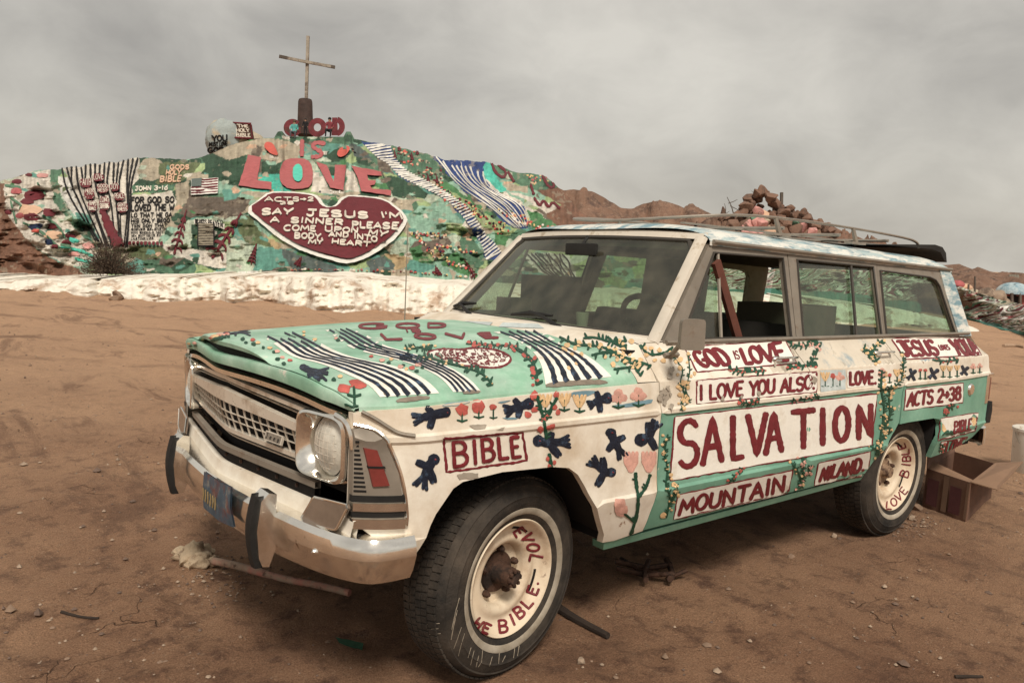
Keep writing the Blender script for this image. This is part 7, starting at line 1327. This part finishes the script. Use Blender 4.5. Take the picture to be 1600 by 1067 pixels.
# open cardboard box
bxo = empty('cardboard_box', tuple(gp(1500, 800)), 'open brown cardboard box behind the rear wheel', 'box'); CARD = mat('cardboard', (.165, .088, .058), .9, var=.14, sc=7, c2=(.11, .06, .042), amt=.3, s2=5, soft=.12); CARDI = mat('cardboard_inside', (.26, .155, .098), .9, var=.1)
c0, c1, c2 = gp(1441, 791), gp(1509, 817), gp(1548, 781); c0[2] = c1[2] = c2[2] = .0; e1, e2 = c0 - c1, c2 - c1; hgt = .255
Cn = [c1, c1 + e1, c1 + e1 + e2, c1 + e2]; Tn = [p + np.array((0, 0, hgt)) for p in Cn]; zin = np.array((0, 0, 1.))
def sheet(P, mt, name, par, th=.006):
    P = [np.array(p) for p in P]; n = np.cross(P[1] - P[0], P[2] - P[0]); n /= np.linalg.norm(n); m = MB(); k = len(P); m.add(P + [p + n * th for p in P], [tuple(range(k))[::-1], tuple(range(k, 2 * k))] + [(i, (i + 1) % k, k + (i + 1) % k, k + i) for i in range(k)]); return m.build(name, mt, par, None)
for i in range(4): sheet([Cn[i], Cn[(i + 1) % 4], Tn[(i + 1) % 4], Tn[i]], CARD, 'side', bxo)
sheet(Cn, CARD, 'bottom', bxo); o1 = -e2 / np.linalg.norm(e2); o2 = -e1 / np.linalg.norm(e1)
sheet([Tn[3], Tn[0], Tn[0] + o2 * .17 + o1 * -.02 + zin * .0, Tn[3] + o2 * .18 + o1 * -.04 + zin * .05], CARDI, 'flap', bxo); sheet([Tn[0], Tn[1], Tn[1] - o1 * .15 + zin * .02, Tn[0] - o1 * .15 - zin * .02], CARDI, 'flap', bxo); sheet([Tn[1], Tn[2], Tn[2] - o2 * .06 + zin * .20, Tn[1] - o2 * .02 + zin * .23], CARD, 'flap', bxo)
TAPE = mat('box_tape', (.20, .125, .085), .4, var=.1); nf = np.cross(e1, zin); nf = nf / np.linalg.norm(nf); nf = nf if nf @ (CAM - c1) > 0 else -nf
for f0, f1, mt in ((.0, .05, TAPE), (.44, .56, TAPE), (.15, .40, mat('box_print', (.10, .035, .035), .9, var=.15)), (.66, .92, mat('box_print'))):
    zz = (.02, .25) if mt is TAPE else (.03, .20); m = MB(); m.add([c1 + e1 * f + zin * z_ + nf * .008 for f, z_ in ((f0, zz[0]), (f1, zz[0]), (f1, zz[1]), (f0, zz[1]))], [(0, 1, 2, 3)]); m.build('tape_strip' if mt is TAPE else 'print_patch', mt, bxo, None)
# bucket at the frame edge
bk0 = gp(1607, 737); bke = empty('bucket', tuple(bk0), 'white plastic bucket at the right edge of the picture', 'bucket'); m = MB(); WP = mat('white_plastic', (.66, .62, .55), .5, var=.1, c2=(.4, .33, .25), amt=.2, s2=12)
m.lathe([(.0, .005), (.118, .005), (.122, .01), (.138, .33), (.146, .332), (.146, .352), (.138, .356), (.132, .34), (.118, .02), (0, .015)], 32, M=(np.array([[1, 0, 0], [0, 0, 1.], [0, 1., 0]]), bk0)); m.f = [f[::-1] for f in m.f]; m.build('pail', WP, bke, 40)
m = MB(); sd_ = RC[0] * [1, 1, 0]; sd_ /= np.linalg.norm(sd_); m.tube([bk0 + sd_ * .146 * math.cos(t) + np.array((.61, .78, 0)) * .08 * math.sin(t) + np.array((0, 0, .32 - .16 * math.sin(t))) for t in np.linspace(0, math.pi, 14)], .003, 5); m.build('handle', GREY, bke)
# stones by the rear wheel
STN = [mat('stone_' + str(i), c, .95, var=.2, sc=20, bump=.4, bs=60) for i, c in enumerate(((.24, .16, .11), (.34, .25, .18), (.15, .10, .075)))]
rg = np.random.default_rng(44)
for i, (x, y, r, lab) in enumerate([(1431, 795, .045, 'largest stone wedged behind the rear tyre'), (1424, 815, .022, 'rounded stone just below the wedged stone by the rear tyre'), (1408, 825, .018, 'small stone nearest to the rear tyre tread'), (1380, 830, .016, 'small stone left of the rear tyre foot'), (1303, 838, .020, 'stone lying apart on the dirt under the sill'), (1312, 842, .014, 'smaller stone beside the lone stone under the sill'), (1236, 870, .018, 'dark stone on the open dirt below the rear door'), (908, 1033, .020, 'pale pebble low on the dirt behind the front tyre'), (1594, 772, .02, 'stone below the white bucket'), (185, 467, .16, 'pale rock on the dirt before the bank at left'), (180, 468, .12, 'smaller pale rock beside the rock before the bank')]): rock('stone', gp(x, y, r * .45), (r * 1.2, r, r * .8), STN[i % 3], 500 + i, 2, .4, label=lab, cat='stone', group='stones on the dirt')
# pebbles and clods: nobody could count them
m = MB(); ico = [(0, 0, 1), (.9, 0, .1), (.28, .86, .1), (-.73, .53, .1), (-.73, -.53, .1), (.28, -.86, .1), (0, 0, -.6)]; icf = [(0, 1, 2), (0, 2, 3), (0, 3, 4), (0, 4, 5), (0, 5, 1), (6, 2, 1), (6, 3, 2), (6, 4, 3), (6, 5, 4), (6, 1, 5)]
for i in range(9000):
    d_ = 1.2 + 15 * rg.random() ** 2.2; px = rg.uniform(-150, 1750); py = 390 + FPX * 1.54 / d_; 
    p = ground(px, min(py, 1300)); 
    if -3.9 < p[0] < .8 and -1 < p[1] < 1 and rg.random() < .7: continue
    r = float(np.clip(rg.lognormal(-5.45, .62), .0015, .026)); z0 = float(gz(p[0], p[1])); s = rg.uniform(.7, 1.3, 3) * r; th = rg.random() * 6; c_, s_ = math.cos(th), math.sin(th)
    m.add([(p[0] + (x * c_ - y * s_) * s[0], p[1] + (x * s_ + y * c_) * s[1], z0 + r * .25 + z * s[2] * .8) for x, y, z in ico], icf, int(rg.integers(0, 3)))
for i in range(260):   # rubble by the rear tyre and the caked brush
    x, y = ((rg.normal(1425, 22), rg.normal(822, 9)) if i < 120 else (rg.normal(345, 45), rg.normal(905, 22))); p = gp(x, y); r = float(rg.uniform(.003, .011)); m.add([(p[0] + a * r, p[1] + b * r, p[2] + r * .3 + c * r * .8) for a, b, c in ico], icf, int(rg.integers(0, 3)))
m.build('pebbles', STN, None, 60, 'loose pebbles and clods scattered over the dirt', None, None, 'stuff')
# ------------------------------------------------------------------ load inside the wagon
def ibox(name, c, d_, rz, mt, label, cat='box', tilt=0.):
    m = MB(); R_ = rotv((0, 0, rz)) @ rotv((0, tilt, 0)); m.box(c, d_, rot=R_); return m.body().build(name, mt, None, 20, label, cat)
CB1 = mat('box_in_car', (.105, .088, .066), .9, var=.12, sc=6)
ibox('carton', (-1.32, -.58, 1.21), (.22, .28, .36), .15, CB1, 'big plain carton standing on the front seat of the wagon'); ibox('carton', (-1.08, -.62, 1.17), (.14, .16, .17), -.1, CB1, 'smaller carton at the passenger window behind the windscreen'); ibox('carton', (-1.75, -.03, 1.22), (.22, .30, .56), .3, CB1, 'tall carton in the middle of the wagon', tilt=-.2); ibox('carton', (-2.3, .35, 1.16), (.4, .4, .28), .1, CB1, 'low carton on the rear seat of the wagon')
m = MB(); p0, p1 = np.array((-1.16, .71, 1.50)), np.array((-1.42, .70, 1.06)); m.box((p0 + p1) / 2, (.045, .02, np.linalg.norm(p1 - p0)), rot=rotv((0, math.atan2((p0 - p1)[0], (p0 - p1)[2]), 0))); m.body().build('wooden_board', mat('red_wood', (.13, .045, .03), .7, var=.25, sc=9), None, 20, 'red brown wooden board leaning in the front door window', 'board')
m = MB(); m.lathe([(0, 0), (.025, 0), (.033, .075), (.030, .075), (.022, .004), (0, .004)], 16, M=(np.array([[1, 0, 0], [0, 0, 1.], [0, 1., 0]]), np.array((-.92, .12, 1.152)))); m.body().build('paper_cup', WP, None, 40, 'small white cup on the dashboard behind the windscreen', 'cup')
